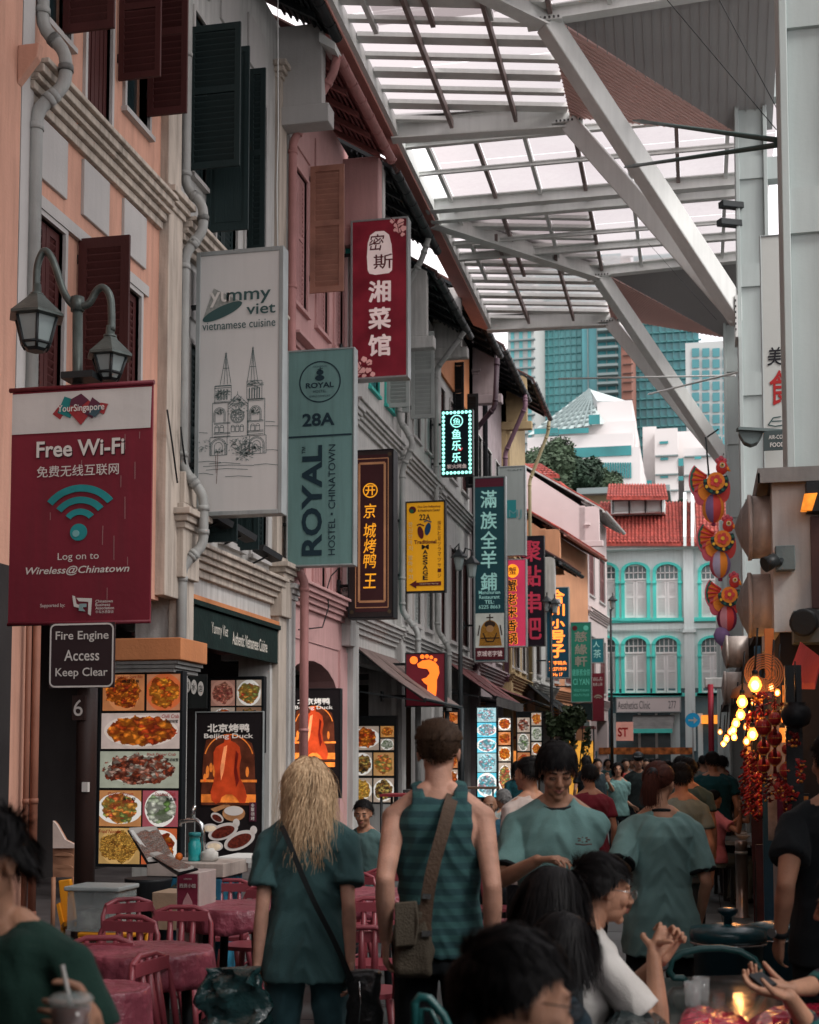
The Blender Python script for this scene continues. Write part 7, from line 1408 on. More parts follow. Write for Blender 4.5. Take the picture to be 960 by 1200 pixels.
redp = pbr('red_plastic_bag', (.42, .012, .045), .22, .2, 6, .3, 20, spec=.8); blkp = pbr('black_plastic_bag', (.012, .022, .024), .18, .2, 6, .3, 20, spec=.8)
zz = lambda x, y: tuple(onZ(x, y, ztb).xy)
bag('crumpled glossy red plastic bag on the table at the bottom edge', [zz(785, 1225), zz(800, 1188), zz(822, 1182), zz(850, 1190), zz(872, 1195), zz(905, 1230), zz(800, 1260)], ztb, redp, 3, .035)
bag('red plastic bag spread at the bottom right corner', [zz(876, 1200), zz(900, 1186), zz(940, 1180), zz(975, 1180), zz(985, 1240), zz(890, 1250)], ztb, redp, 7, .035)
bag('shiny black plastic bag on the table beside the clasped arms', [zz(712, 1195), zz(735, 1182), zz(768, 1178), zz(786, 1190), zz(784, 1225), zz(700, 1235)], ztb, blkp, 5, .06)
# glasses on table
for px, py, lb in ((812, 1172, 'small clear glass standing on the glossy table'), (822, 1166, 'second small clear glass behind the first one')):
    c = onZ(px, py+8, ztb); t = thing('drinking_glass', lb, 'glass', c, 0, 'clear glasses on the glossy table'); m = MB(); m.lathe(c, [(.028, 0), (.032, .09), (.029, .09), (.026, .008), (0, .006)], 18, cap=False); m.build('glass', pbr('clear_glass', (.75, .80, .80), .05, .02, 3, 0, alpha=.28), t)
# bottles, stall goods under the awnings
crate = pbr('crate_wood', (.16, .09, .05), .8, .3)
for i, (px, d, y0, y1, w_, col) in enumerate(((475, 13.5, 930, 985, .4, (.25, .03, .04)), (497, 14.5, 925, 975, .35, (.05, .05, .05)), (560, 18, 922, 955, .5, (.10, .06, .04)))):
    p = gr(px, d); t = thing('service_cart', ['red edged service cart left of the tank top man', 'dark service cart behind the tank top man', 'low brown stall counter further down the row'][i], 'cart', (p.x, p.y, 0)); zt = zat(y0, d)
    for z in (.35, .62, zt): m = MB(); m.box((p.x-w_/2, p.y-.25, z-.025), (p.x+w_/2, p.y+.25, z)); m.build('shelf', pbr('cart_%d' % i, col, .5, .2), t)
    for sx in (-1, 1):
        for sy in (-1, 1): m = MB(); m.tube([(p.x+sx*w_*.47, p.y+sy*.23, .02), (p.x+sx*w_*.47, p.y+sy*.23, zt)], .014, 6); m.build('post', darkm, t)
# hanging vines by the far shops
rn = random.Random(11); t = thing('potted_climber', 'leafy climbing plant hanging beside the black awning', 'plant', gr(664, 36)); m = MB()
for i in range(2600):
    px = rn.uniform(641, 692); py = 828 + abs(rn.gauss(0, 1))*30; d = 36+rn.uniform(-.5, .5)
    if py > 905 or noise.noise(V((px*.07, py*.05, 2))) < -.12: continue
    p = at(px, py, d); a = V((rn.gauss(0, 1), rn.gauss(0, 1), rn.gauss(0, 1))).normalized()*rn.uniform(.04, .09); b = a.cross(V((rn.gauss(0, 1), rn.gauss(0, 1), rn.gauss(0, 1)))).normalized()*.045; m.add([p-a, p+b, p+a, p-b], [(0, 1, 2, 3)])
m.build('foliage', pbr('vine_leaf', (.05, .075, .035), .6, .5, 3, 0), t); m = MB(); 
for px in (646, 655, 668, 680): m.tube([at(px, 826, 36), at(px+3, 860, 36), at(px-2, 910, 36)], .015, 5)
m.build('stem', bark, t); m = MB(); c = gr(664, 36); m.lathe((c.x, c.y, .02), [(.2, 0), (.3, .4), (.32, .42)], 16); m.build('pot', pbr('pot_clay', (.2, .08, .05), .8), t)
# far market stalls: two counters glow by themselves in place of lamps
# each stall is a counter box, a roof and two posts
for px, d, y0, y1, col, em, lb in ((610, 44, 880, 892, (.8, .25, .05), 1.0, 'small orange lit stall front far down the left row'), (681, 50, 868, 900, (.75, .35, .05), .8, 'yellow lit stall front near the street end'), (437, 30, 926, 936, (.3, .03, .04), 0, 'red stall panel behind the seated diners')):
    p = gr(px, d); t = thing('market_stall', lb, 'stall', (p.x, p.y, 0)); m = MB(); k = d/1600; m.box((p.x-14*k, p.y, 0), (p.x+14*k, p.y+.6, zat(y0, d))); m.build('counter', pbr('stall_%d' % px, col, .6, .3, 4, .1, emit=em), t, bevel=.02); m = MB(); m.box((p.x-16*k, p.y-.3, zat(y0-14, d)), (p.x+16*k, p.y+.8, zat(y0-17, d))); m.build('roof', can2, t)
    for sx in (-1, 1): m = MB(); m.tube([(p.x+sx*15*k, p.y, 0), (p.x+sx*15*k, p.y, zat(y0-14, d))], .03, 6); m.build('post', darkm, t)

# unseen awning and wall behind the camera, added to darken the near people
t = thing('stall_awning', 'wide dark stall awning overhead at the viewer end of the street', 'awning', (-1.5, -2, 0)); m = MB(); m.slab([(-5.2, -6, 2.95), (3.4, -6, 2.95), (3.4, 1.75, 3.1), (-5.2, 1.75, 3.1)], (0, 0, .03)); m.build('canvas', can3, t)
m = MB(); m.box((-5.2, -6.05, .02), (3.4, -6.0, 2.95)); m.build('added_rear_wall', darkin, t)
for x in (-5.1, 3.3):
    for y in (-5.9, -2.2): m = MB(); m.tube([(x, y, .02), (x, y, 3.0)], .035, 8); m.build('post', darkm, t)
import numpy as np
# ---------------- people ----------------
def remesh(mb, voxel, smooth=2, folds=None, cutters=None, name='body'):
    me = mb.mesh(name=name); o = bpy.data.objects.new('tmp', me); C.objects.link(o)
    m = o.modifiers.new('r', 'REMESH'); m.mode = 'VOXEL'; m.voxel_size = voxel; m.use_smooth_shade = True
    if smooth:
        k = o.modifiers.new('s', 'SMOOTH'); k.factor = .5; k.iterations = smooth
    cobs = []
    for cmb in (cutters or []):
        cm = cmb.mesh(); co = bpy.data.objects.new('cut', cm); C.objects.link(co); cobs.append(co)
        b = o.modifiers.new('b', 'BOOLEAN'); b.operation = 'DIFFERENCE'; b.object = co; b.solver = 'FAST'
    dg = bpy.context.evaluated_depsgraph_get(); r = bpy.data.meshes.new_from_object(o.evaluated_get(dg))
    bpy.data.objects.remove(o)
    for co in cobs: bpy.data.objects.remove(co)
    if folds:
        r.update(); amp, sc = folds
        n = len(r.vertices); co = np.empty(n*3, 'f'); nr = np.empty(n*3, 'f')
        r.vertices.foreach_get('co', co); r.vertex_normals.foreach_get('vector', nr); co = co.reshape(-1, 3); nr = nr.reshape(-1, 3)
        dd = np.empty((n, 1), 'f'); nf = noise.noise
        for i, (x, y, z) in enumerate(co.tolist()):
            z2 = z*sc*1.0 + abs(x)*sc*1.3
            dd[i] = (1-abs(nf((x*sc, y*sc, z2)))*2.6)*.9 + nf((x*sc*2.3+5, y*sc*2.3+3, z2*2.3))*.45 + nf((x*sc*1.9, y*sc*1.9, z*2.5))*.7
        r.vertices.foreach_set('co', (co + nr*dd*amp).ravel())
    r.polygons.foreach_set('use_smooth', [True]*len(r.polygons)); r.update(); r.name = name
    r.materials.clear()
    return r

SKIN = {}
def skin(tone):
    c = {'fair': (.46, .255, .185), 'pale': (.55, .34, .26), 'tan': (.35, .185, .12), 'brown': (.24, .13, .085)}[tone]
    n = 'skin_' + tone
    if n not in MATS:
        m = pbr(n, c, .5, var=.22, scale=11, bump=.16, bscale=140); b = m.node_tree.nodes['Principled BSDF']
        b.inputs['Subsurface Weight'].default_value = .12; b.inputs['Subsurface Radius'].default_value = (.02, .008, .004)
    return MATS[n]
def fabric(name, col, stripes=None, rough=.85, weave=True):
    if name in MATS: return MATS[name]
    m = pbr(name, col, rough, var=.16, scale=7, bump=.35 if weave else .1, bscale=260, sheen=.05, spec=.08)
    if stripes:
        nt = m.node_tree; L = nt.links.new; b = nt.nodes['Principled BSDF']; src = b.inputs['Base Color'].links[0].from_socket
        tcn = nn(nt, 'ShaderNodeTexCoord'); sp = nn(nt, 'ShaderNodeSeparateXYZ'); L(tcn.outputs['Object'], sp.inputs[0])
        mu = nn(nt, 'ShaderNodeMath', operation='MULTIPLY'); mu.inputs[1].default_value = stripes[1]; L(sp.outputs['Z'], mu.inputs[0])
        fr = nn(nt, 'ShaderNodeMath', operation='FRACT'); L(mu.outputs[0], fr.inputs[0])
        gt = nn(nt, 'ShaderNodeMath', operation='GREATER_THAN'); gt.inputs[1].default_value = .5; L(fr.outputs[0], gt.inputs[0])
        mixn = nn(nt, 'ShaderNodeMixRGB'); L(gt.outputs[0], mixn.inputs['Fac']); L(src, mixn.inputs['Color1']); mixn.inputs['Color2'].default_value = (*stripes[0], 1)
        L(mixn.outputs[0], b.inputs['Base Color'])
    return m
def hairmat(name, c1, c2, rough=.58):
    if name in MATS: return MATS[name]
    m = pbr(name, c1, rough, var=.3, scale=9, bump=0, stretch=(14, 14, .5)); nt = m.node_tree; b = nt.nodes['Principled BSDF']
    r = [n for n in nt.nodes if n.type == 'VALTORGB'][0]; r.color_ramp.elements[0].color = (*c1, 1); r.color_ramp.elements[1].color = (*c2, 1)
    b.inputs['Specular IOR Level'].default_value = .10
    return m
HB = lambda: hairmat('hair_black', (.004, .004, .005), (.010, .009, .009))

def hand(mb, W, d, n, side, curl=.5, sc=1.):
    """W wrist, d finger direction, n palm normal (the way the palm looks); side +1/-1 puts the thumb at side*(d x n)"""
    W = V(W); d = V(d).normalized(); n = V(n); n = (n - d*n.dot(d)).normalized(); t = d.cross(n)*side
    for u in (-.028, -.01, .01, .028):
        mb.cap(W + d*.01*sc + t*u*.55*sc, W + d*.085*sc + t*u*sc, .0155*sc, .0135*sc, 8)
    for k, (u, L, r) in enumerate(((.031, .070, .0085), (.011, .080, .0088), (-.010, .074, .0084), (-.030, .058, .0075))):
        p = W + d*.088*sc + t*u*sc; a = curl*(.45 + .08*k); dd = d + t*u*2.2
        for q, fr in enumerate((.45, .3, .25)):
            ang = a*(q+.6)
            e = (d*math.cos(ang) + n*math.sin(ang)).normalized() + t*u*1.5; e.normalize()
            p2 = p + e*(L*fr*sc); mb.cap(p, p2, r*sc*(1-.08*q), r*sc*(.92-.08*q), 8); p = p2
    p = W + d*.022*sc + t*.026*sc
    for q, (L, f) in enumerate(((.045, .55), (.032, .85), (.026, 1.2))):
        e = (t*(1-.45*q*curl) + d*f + n*(.35+.35*q)*curl).normalized(); p2 = p + e*L*sc
        mb.cap(p, p2, (.0135-.002*q)*sc, (.0115-.002*q)*sc, 8); p = p2

def ik(S_, W_, l1, l2, pole):
    S_ = V(S_); W_ = V(W_); d = W_ - S_; L = d.length
    if L > (l1+l2)*.998: W_ = S_ + d.normalized()*(l1+l2)*.998; d = W_-S_; L = d.length
    a = (l1*l1 - l2*l2 + L*L)/(2*L); h = math.sqrt(max(l1*l1 - a*a, 0)); u = d.normalized()
    pole = V(pole); pole = (pole - u*pole.dot(u)).normalized()
    return S_ + u*a + pole*h, W_

def head_parts(mb, H, sc=1., fem=False):
    """H: 4x4 head matrix (local head space: +Y face, origin at ear height)"""
    R = H.to_3x3(); T = lambda x, y, z: H @ V((x*sc, y*sc, z*sc)); k = sc
    def E(c, r): mb.ball(T(*c), (r[0]*k, r[1]*k, r[2]*k), 20, 14, R)
    E((0, -.018, .034), (.076, .096, .088)); E((0, .022, -.015), (.062, .066, .088)); E((0, -.0, -.04), (.060, .06, .06))
    E((0, .030, -.070), (.045 if fem else .050, .052, .040)); E((0, .070, -.096), (.022, .017, .018))
    E((0, .077, .024), (.052, .014, .013)); E((.037, .060, -.024), (.024, .024, .026)); E((-.037, .060, -.024), (.024, .024, .026))
    mb.cap(T(0, .086, .014), T(0, .107, -.026), .0085*k, .0125*k); E((.012, .098, -.032), (.009, .011, .008)); E((-.012, .098, -.032), (.009, .011, .008))
    E((0, .080, -.060), (.026, .013, .018))
    for s in (-1, 1):
        E((s*.0785, -.002, -.004), (.0075, .019, .031)); E((s*.082, -.008, .006), (.007, .014, .018))
        E((s*.031, .0765, .004), (.0175, .0125, .0125))
def face_bits(par, H, lip, hair, sc=1., gaze=(0, 0), eyes='open', inv=None):
    R = H.to_3x3(); T = lambda x, y, z: H @ V((x*sc, y*sc, z*sc))
    mw, md, ml = MB(), MB(), MB()
    for s in (-1, 1):
        if eyes == 'open':
            e = MB(); e.ball(T(s*.031, .0815, .002), (.0125*sc, .0095*sc, .0062*sc), 12, 8, R); e.build('eye', flat('eye_white', (.55, .53, .5), .3), par, local=True)
        md.ball(T(s*.031 + gaze[0]*.003, .0885, .001 + gaze[1]*.002), (.0052*sc, .004*sc, .0052*sc), 10, 6, R) if eyes == 'open' else md.tube([T(s*.031-.014, .086, 0), T(s*.031, .0905, -.003), T(s*.031+.014, .086, 0)], .0018, 6)
        md.cut()
        b = MB(); b.tube([T(s*.013, .0895, .024), T(s*.031, .0915, .030), T(s*.049, .079, .026)], [.0035*sc, .0042*sc, .0022*sc], 6); b.build('eyebrow', hair, par, local=True)
        u = MB(); u.tube([T(s*.031-.016, .0845, .004), T(s*.031, .0925, .0085), T(s*.031+.016, .0845, .004)], .0017*sc, 6); u.build('eyelash', hair, par, local=True)
    md.build('iris', flat('iris', (.012, .008, .006), .2), par, local=True)
    ml.tube([T(-.024, .084, -.058), T(-.010, .0955, -.0545), T(0, .0955, -.0565), T(.010, .0955, -.0545), T(.024, .084, -.058)], [.001, .0045*sc, .004*sc, .0045*sc, .001], 8)
    ml.tube([T(-.022, .084, -.060), T(0, .0955, -.0655), T(.022, .084, -.060)], [.001, .0065*sc, .001], 8)
    ml.build('lips', lip, par, local=True)

def hair(par, H, mat, style, sc=1., n=2200, seed=1, name='hair', length=None, extra=None):
    rnd = random.Random(seed); R = H.to_3x3(); c0 = V((0, -.018, .034)); rr = V((.080, .100, .092))
    def keep(u):
        lim = -.12 + (.80*u.y if u.y > 0 else .72*u.y)
        if style == 'receding': lim += .12*max(u.y, 0)
        return u.z > lim
    inv = H.inverted(); g = (inv.to_3x3() @ V((0, 0, -1))).normalized()
    mb = MB()
    # scalp cap
    NU, NV = 36, 20; idx = {}
    th = {'short': .013, 'fade': .005, 'receding': .008, 'messy': .012, 'long': .016, 'pony': .012, 'bob': .02, 'bowl': .014}[style]
    pts = []; fs = []
    for j in range(NV+1):
        t = PI*j/NV
        for k in range(NU):
            u = V((math.sin(t)*math.cos(2*PI*k/NU), math.sin(t)*math.sin(2*PI*k/NU), math.cos(t)))
            e = th if not (style == 'fade' and u.z > .2) else .018
            if keep(u): e *= .9 + .35*noise.noise(u*4 + V((seed, 0, 0)))
            else: e = -.012
            pts.append(H @ (V((c0.x+u.x*(rr.x+e-.004), c0.y+u.y*(rr.y+e-.004), c0.z+u.z*(rr.z+e-.004)))*sc))
    for j in range(NV):
        for k in range(NU): fs.append((j*NU+k, (j+1)*NU+k, (j+1)*NU+(k+1) % NU, j*NU+(k+1) % NU))
    mb.add(pts, fs, True)
    L0 = {'short': .035, 'fade': .012, 'receding': .035, 'messy': .055, 'long': .42, 'pony': .10, 'bob': .20, 'bowl': .062}[style]
    if length: L0 = length
    seg = {'short': 4, 'fade': 3, 'receding': 4, 'messy': 4, 'long': 15, 'pony': 7, 'bob': 9, 'bowl': 6}[style]
    made = 0; wdt = {'long': .0028, 'bob': .0035, 'pony': .003, 'fade': .0012}.get(style, .0020)*sc
    while made < n:
        u = V((rnd.gauss(0, 1), rnd.gauss(0, 1), rnd.gauss(0, 1)))
        if u.length < .01: continue
        u.normalize()
        if not keep(u): continue
        made += 1
        e_ = (th if not (style == 'fade' and u.z > .2) else .018)*.93 - .002; p = V((c0.x+u.x*(rr.x+e_), c0.y+u.y*(rr.y+e_), c0.z+u.z*(rr.z+e_))); nrm = V((u.x/rr.x, u.y/rr.y, u.z/rr.z)).normalized()
        L = L0*rnd.uniform(.75, 1.15)
        if style == 'fade': L = .010 + .030*max(0, u.z)
        if style in ('short', 'receding', 'messy', 'bowl', 'fade'):
            flow = V((u.x*.5, .9 if u.z > .3 else -.1, -.2)) if style != 'messy' else V((rnd.uniform(-.6, .6), rnd.uniform(-.2, 1), rnd.uniform(0, .5)))
            if style == 'fade': flow = V((.3, .8, .5))
            if style == 'bowl': flow = V((u.x*1.2, .6*u.y+.25, -.5))
            dr = (nrm*(.16 if style != 'messy' else .34) + (flow - nrm*flow.dot(nrm))).normalized(); gw = .12 if style != 'bowl' else .4
        elif style == 'pony':
            tie = V((0, -.125, .055)); dr = ((tie - p)); dr = (dr - nrm*dr.dot(nrm)*.8).normalized(); gw = 0; L = (tie-p).length*1.05 + .01
        else:
            side = 1 if u.x > 0 else -1
            flow = V((side*.35, -.45, -.3)); dr = (nrm*.25 + (flow - nrm*flow.dot(nrm))).normalized(); gw = .34
        if made % 12 == 0 and style != 'fade': nd_k = 3.2
        else: nd_k = 1.
        step = L/seg; line = [p.copy()]; ph = rnd.uniform(0, 6.3); nd = V((rnd.uniform(-1, 1), rnd.uniform(-1, 1), 0))*(.10 if style == 'long' else .06)*nd_k
        ph = noise.noise(u*5)*6; clump = V((noise.noise(u*6+V((3, 0, 0))), noise.noise(u*6+V((0, 7, 0))), 0))
        for q in range(seg):
            if style == 'pony': dr = ((V((0, -.125, .055)) - line[-1]) + nrm*.02).normalized()
            else: dr = (dr*(1-gw) + g*gw + nd*.5 + clump*.12).normalized()
            p2 = line[-1] + dr*step
            if style == 'long':
                p2 += V((math.sin(q*.95+ph), math.cos(q*.85+ph), 0))*.0068
                if p2.z < .0: p2.x *= .955
            w_ = p2 - c0; e = V((w_.x/(rr.x+e_+.002), w_.y/(rr.y+e_+.002), w_.z/(rr.z+e_+.002)))
            ell = 1.0 + .10*noise.noise(u*7)
            if e.length < ell: w_ = w_*(ell/e.length); p2 = c0 + w_
            if style in ('long', 'bob') and p2.z < -.05 and p2.y > -.075 and abs(p2.x) < .09:   # keep off neck / shoulders
                if style == 'long' and extra is None: p2.y = -.075 + (p2.y+.075)*.3
            line.append(p2)
        wv = []; 
        for q, pt in enumerate(line):
            tdir = (line[min(q+1, seg)] - line[max(q-1, 0)]).normalized(); sd_ = tdir.cross((pt-c0).normalized() if style != 'long' else (pt-V((0,0,pt.z))).normalized()+V((.001, 0, 0)))
            if sd_.length < 1e-3: sd_ = V((1, 0, 0))
            sd_.normalize(); ww = wdt*(1-.75*q/seg)
            wv += [H @ ((pt + sd_*ww)*sc), H @ ((pt - sd_*ww)*sc)]
        mb.add(wv, [(2*q, 2*q+1, 2*q+3, 2*q+2) for q in range(seg)], True)
    if style == 'pony':
        for k in range(500):
            p = V((rnd.gauss(0, .012), -.120, .055 + rnd.gauss(0, .012))); dr = V((rnd.gauss(0, .25), -1, .1 + rnd.gauss(0, .2))).normalized(); line = [p]; seg2 = 9
            for q in range(seg2):
                dr = (dr*.72 + g*.36 + V((rnd.gauss(0, .05), rnd.gauss(0, .03), 0))).normalized(); line.append(line[-1] + dr*.021*rnd.uniform(.9, 1.1))
            wv = []
            for q, pt in enumerate(line):
                tdir = (line[min(q+1, seg2)] - line[max(q-1, 0)]).normalized(); s2 = tdir.cross(V((0, 1, .2))).normalized()*wdt*(1-.6*q/seg2)
                wv += [H @ ((pt+s2)*sc), H @ ((pt-s2)*sc)]
            mb.add(wv, [(2*q, 2*q+1, 2*q+3, 2*q+2) for q in range(seg2)], True)
    mb.build(name, mat, par, local=True)

def person(label, loc, rz, h=1.75, fem=False, build=1., tone='tan', hairstyle='short', hmat=None, hair_n=1500, top='tee', topm=None, trim=None, hem=.86, sleeve=.55,
           legs='trousers', legm=None, shoem=None, arms=None, headrot=(0, 0), lean=0., sit=None, stride=0., voxel=.008, face=True, eyes='open', gaze=(0, 0), folds=.006,
           category='person', hairlen=None, curl=(.5, .5), group=None, hands=True, twist=0.):
    """arms: dict r/l -> (wrist xyz local metres, elbow pole, palm normal, finger dir or None).  sit: seat height or None."""
    root = thing('person', label, category, loc, rz, group); k = h/1.75; hmat = hmat or HB(); arms = arms or {}
    dz = 0.
    if sit is not None: dz = (sit + .09)/k - .93
    Lm = Matrix.Translation((0, 0, .95+dz)) @ Matrix.Rotation(rad(-lean), 4, 'X') @ Matrix.Rotation(rad(twist), 4, 'Z') @ Matrix.Translation((0, 0, -.95-dz))
    U = lambda x, y, z: (Lm @ V((x, y, z+dz)))*k                 # upper body
    P = lambda x, y, z: V((x, y, z+dz))*k
    b = build; sh = (.158 if fem else .178)*b
    # torso rings
    hp, wa, ch = ((.168, .122, .150) if fem else (.160, .142, .168))
    rings = [(.80, hp*.97, .105), (.86, hp, .115), (.93, hp, .118), (1.00, (hp+wa)/2, .105), (1.08, wa, .095), (1.17, (wa+ch)/2, .105), (1.27, ch, .118), (1.35, ch, .118), (1.41, ch*.86, .100), (1.455, ch*.55, .07), (1.49, .06, .055)]
    def torso(mb, e, z0=.80, z1=1.5, flare=0., dep=0.):
        rg = []
        zs = [z0] + [r[0] for r in rings if z0 + .02 < r[0] <= z1]
        for z in zs:
            for a_, c_ in zip(rings, rings[1:]):
                if a_[0] <= z <= c_[0]: t = (z-a_[0])/(c_[0]-a_[0]); rx = a_[1]+(c_[1]-a_[1])*t; ry = a_[2]+(c_[2]-a_[2])*t; break
            else: rx, ry = (rings[0][1], rings[0][2]) if z < .8 else (rings[-1][1], rings[-1][2])
            ee = e + flare*max(0, (1.25-z))/.4
            if z < .86: rx, ry = max(rx, hp), max(ry, .115)*1.0
            rx = rx*b + ee; ry = ry*(b*.5+.5) + ee + dep*(1 if z < 1.3 else .3)
            rg.append([U(math.copysign(abs(math.cos(a))**.85, math.cos(a))*rx, math.copysign(abs(math.sin(a))**.9, math.sin(a))*ry - .005 + (.012 if z > 1.3 else 0)*-1, z) for a in [2*PI*i/28 for i in range(28)]])
        mb.ring(rg, True, True)
    nk = U(0, -.015, 1.44); hd0 = U(0, .012 if not lean else .02, 1.60)
    H = Matrix.Translation(hd0) @ Lm.to_3x3().to_4x4() @ Matrix.Rotation(rad(headrot[0]), 4, 'Z') @ Matrix.Rotation(rad(headrot[1]), 4, 'X') @ Matrix.Translation((0, .012, .026*1.0))
    hs = k*(1.0 if not fem else .96)*.98
    body = MB(); torso(body, -.004, z0=.84)
    body.cap(nk, H @ V((0, -.015, -.035)), .056*k*(.88 if fem else 1), .052*k*(.88 if fem else 1), 16)
    head_parts(body, H, hs, fem)
    shm = MB()                                                   # top garment
    te = {'tee': .020, 'tank': .013, 'shirt': .020, 'long': .018}[top]
    torso(shm, te*k, z0=hem, z1=1.47, flare=.012 if top != 'tank' else .004)
    arm_pts = {}; af = .86 if fem else 1.
    for s, key in ((1, 'r'), (-1, 'l')):
        sj = U(s*sh, -.01, 1.378); l1, l2 = .29*k, .255*k
        a = arms.get(key) or ((s*(sh+.07)*k, .02*k, (.87+dz)*k), (s*.12, -1, 0), (-s, 0, 0), None)
        el, wr = ik(sj, a[0], l1, l2, a[1]); arm_pts[key] = (sj, el, wr)
        body.cap(sj, el, .050*k*b*af, .036*k*af, 14); body.ball(sj + (el-sj)*.40, .046*k*b*af, 14, 8)
        body.cap(el, el+(wr-el)*.30, .036*k*af, .038*k*af, 14); body.cap(el+(wr-el)*.30, wr, .038*k*af, .0245*k*af, 14)
        body.cap(U(s*.05, -.02, 1.475), sj, .045*k, .050*k, 12); body.cap(U(s*.08, .02, 1.40), sj, .06*k*b, .052*k, 12)
        if hands: hand(body, wr, a[3] or (wr-el), a[2], s, curl[0 if s > 0 else 1], k)
        else: body.ball(wr + (wr-el).normalized()*.07, .035, 10, 6)
        if top != 'tank':
            shm.cap(U(s*.045, -.012, 1.452), sj + V((0, 0, -.002)), .058*k, .061*k*b, 14); shm.cap(U(s*.08, .02, 1.40), sj, .067*k*b, .058*k, 12)
            sv = sj + (el-sj)*sleeve if sleeve <= 1 else el + (wr-el)*(sleeve-1)
            if sleeve <= 1: shm.tube([sj - (el-sj)*.05, sj + (el-sj)*sleeve*.5, sv], [.060*k*b, .064*k*b, .070*k*b], 18); 
            else:
                shm.cap(sj, el, .066*k*b, .054*k, 16); shm.tube([el, sv], [.054*k, .042*k], 16)
            if sleeve <= 1: arm_pts[key] += (sv, (el-sj).normalized())
    if top == 'tank':
        for s in (1, -1):
            for x in (.070, .083, .096): shm.tube([U(s*x, -.105, 1.30), U(s*x, -.098, 1.40), U(s*x, -.068, 1.475), U(s*x, -.012, 1.512-(x-.07)*.35), U(s*x, .045, 1.475), U(s*x, .098, 1.38), U(s*x, .11, 1.28)], .0115*k, 8)
    # legs
    tr = MB()
    torso(tr, .006*k, z0=.80, z1=.97)
    for s in (1, -1):
        sho = MB(); hj = P(s*.092*b, 0, .90)
        if sit is None:
            kn = V((s*.10*b*k, (.03+.22*stride*s)*k, .49*k)); an = V((s*.10*b*k, (-.03+.34*stride*s - (.12 if stride*s < 0 else 0))*k, (.09+(.10 if stride*s < 0 else 0))*k))
        else:
            kn = V((s*.13*k, .44*k, sit+.04)); an = V((s*.14*k, (.40)*k, .09*k))
        for mbx, e in ((body, 0), (tr, .014*k)):
            mbx.cap(hj, kn, .083*k*(b*.6+.4)+e, .053*k+e, 14); mbx.cap(kn, kn+(an-kn)*.3, .053*k+e, .052*k+e*1.1, 14)
            mbx.cap(kn+(an-kn)*.3, an, .052*k+e*1.1, .036*k+e*1.5, 14)
        toe = an + V((0, .15*k, -.055*k)); body.cap(an - V((0, .02, .04*k)), toe, .033*k, .028*k)
        sho.ball(an+V((0, -.02*k, -.048*k)), (.042*k, .055*k, .040*k)); sho.ball(an+V((0, .06*k, -.052*k)), (.044*k, .09*k, .036*k)); sho.ball(an+V((0, .12*k, -.058*k)), (.042*k, .065*k, .030*k)); mkobj('shoe', remesh(sho, .012, 1, name='shoe'), shoem or flat('shoe_black', (.015, .015, .017), .5), root)
    bo = mkobj('body', remesh(body, voxel*k, 2, name='body'), skin(tone), root)
    neck_cut = MB(); neck_cut.ball(U(0, .012 if top != 'shirt' else .02, 1.505), ((.078 if top == 'tee' else .072)*k, (.078 if not top == 'tank' else .085)*k, (.062 if top != 'tank' else .085)*k), 24, 16, Lm.to_3x3())
    cuts = [neck_cut]
    if top == 'tank':
        for s in (1, -1):
            q = MB(); q.ball(U(s*(sh+.012), -.005, 1.36), (.072*k, .2*k, .15*k), 24, 16); cuts.append(q)
    mkobj('shirt', remesh(shm, max(voxel, .007)*k, 3, folds=(folds, 9.), cutters=cuts, name='shirt'), topm, root)
    if trim:
        for key in arm_pts:
            if len(arm_pts[key]) > 3:
                sv, dd = arm_pts[key][3:]; q = MB(); q.lathe(sv - dd*.008, [(.064*k*b, 0), (.0715*k*b, 0), (.0725*k*b, .014), (.066*k*b, .015)], 24, dd); q.build('sleeve_trim', trim, root, local=True)
        q = MB(); q.tube([U(math.cos(a)*.076, .010+math.sin(a)*.070 - .008, 1.472 - .022*math.sin(a)) for a in [2*PI*i/28 for i in range(29)]], .0095*k, 8); q.build('collar', trim, root, local=True)
    if legs: mkobj('trousers', remesh(tr, max(voxel, .008)*k, 3, folds=(folds*.8, 8.), name='trousers'), legm or fabric('dark_trousers', (.015, .018, .022)), root)
    if face: face_bits(root, H, flat('lips_' + tone, tuple(x*.75 for x in {'fair': (.5, .22, .18), 'pale': (.5, .22, .2), 'tan': (.36, .14, .11), 'brown': (.2, .08, .06)}[tone]), .4), hmat, hs, gaze, eyes)
    if hairstyle: hair(root, H, hmat, hairstyle, hs, hair_n, seed=int(loc[0]*100+loc[1]*37) % 97, length=hairlen)
    return root, H, arm_pts, (U, k)
# ---------------- the people ----------------
tealt = fabric('teal_tee', (.14, .26, .25)); tealt2 = fabric('teal_tee_back', (.16, .28, .27)); trimk = flat('black_trim', (.008, .011, .013), .8)
blond = hairmat('hair_blonde', (.27, .16, .08), (.74, .54, .34)); auburn = hairmat('hair_auburn', (.028, .010, .008), (.075, .022, .014)); brownh = hairmat('hair_brown', (.030, .018, .012), (.065, .038, .024)); HBK = HB()
YAWD = rad(YAW)
def L2(px, py, d, root_px, root_d, rz):    # pixel -> local coordinates of a person standing at root
    w_ = at(px, py, d); r = gr(root_px, root_d); M_ = Matrix.Translation(r) @ Matrix.Rotation(rz, 4, 'Z'); return M_.inverted() @ w_
def stand(px, d, face, label, **k):         # face: degrees, 0 = walking away from the camera, 180 = towards it, 90 = towards image left
    p = gr(px, d); rz = YAWD + rad(face); arms = k.pop('armpx', None); z = k.pop('z', 0.)
    if arms: k['arms'] = {s: (L2(a[0], a[1], a[2], px, d, rz) - V((0, 0, z)), a[3], a[4], a[5] if len(a) > 5 else None) for s, a in arms.items()}
    return person(label, (p.x, p.y, z), rz, **k)
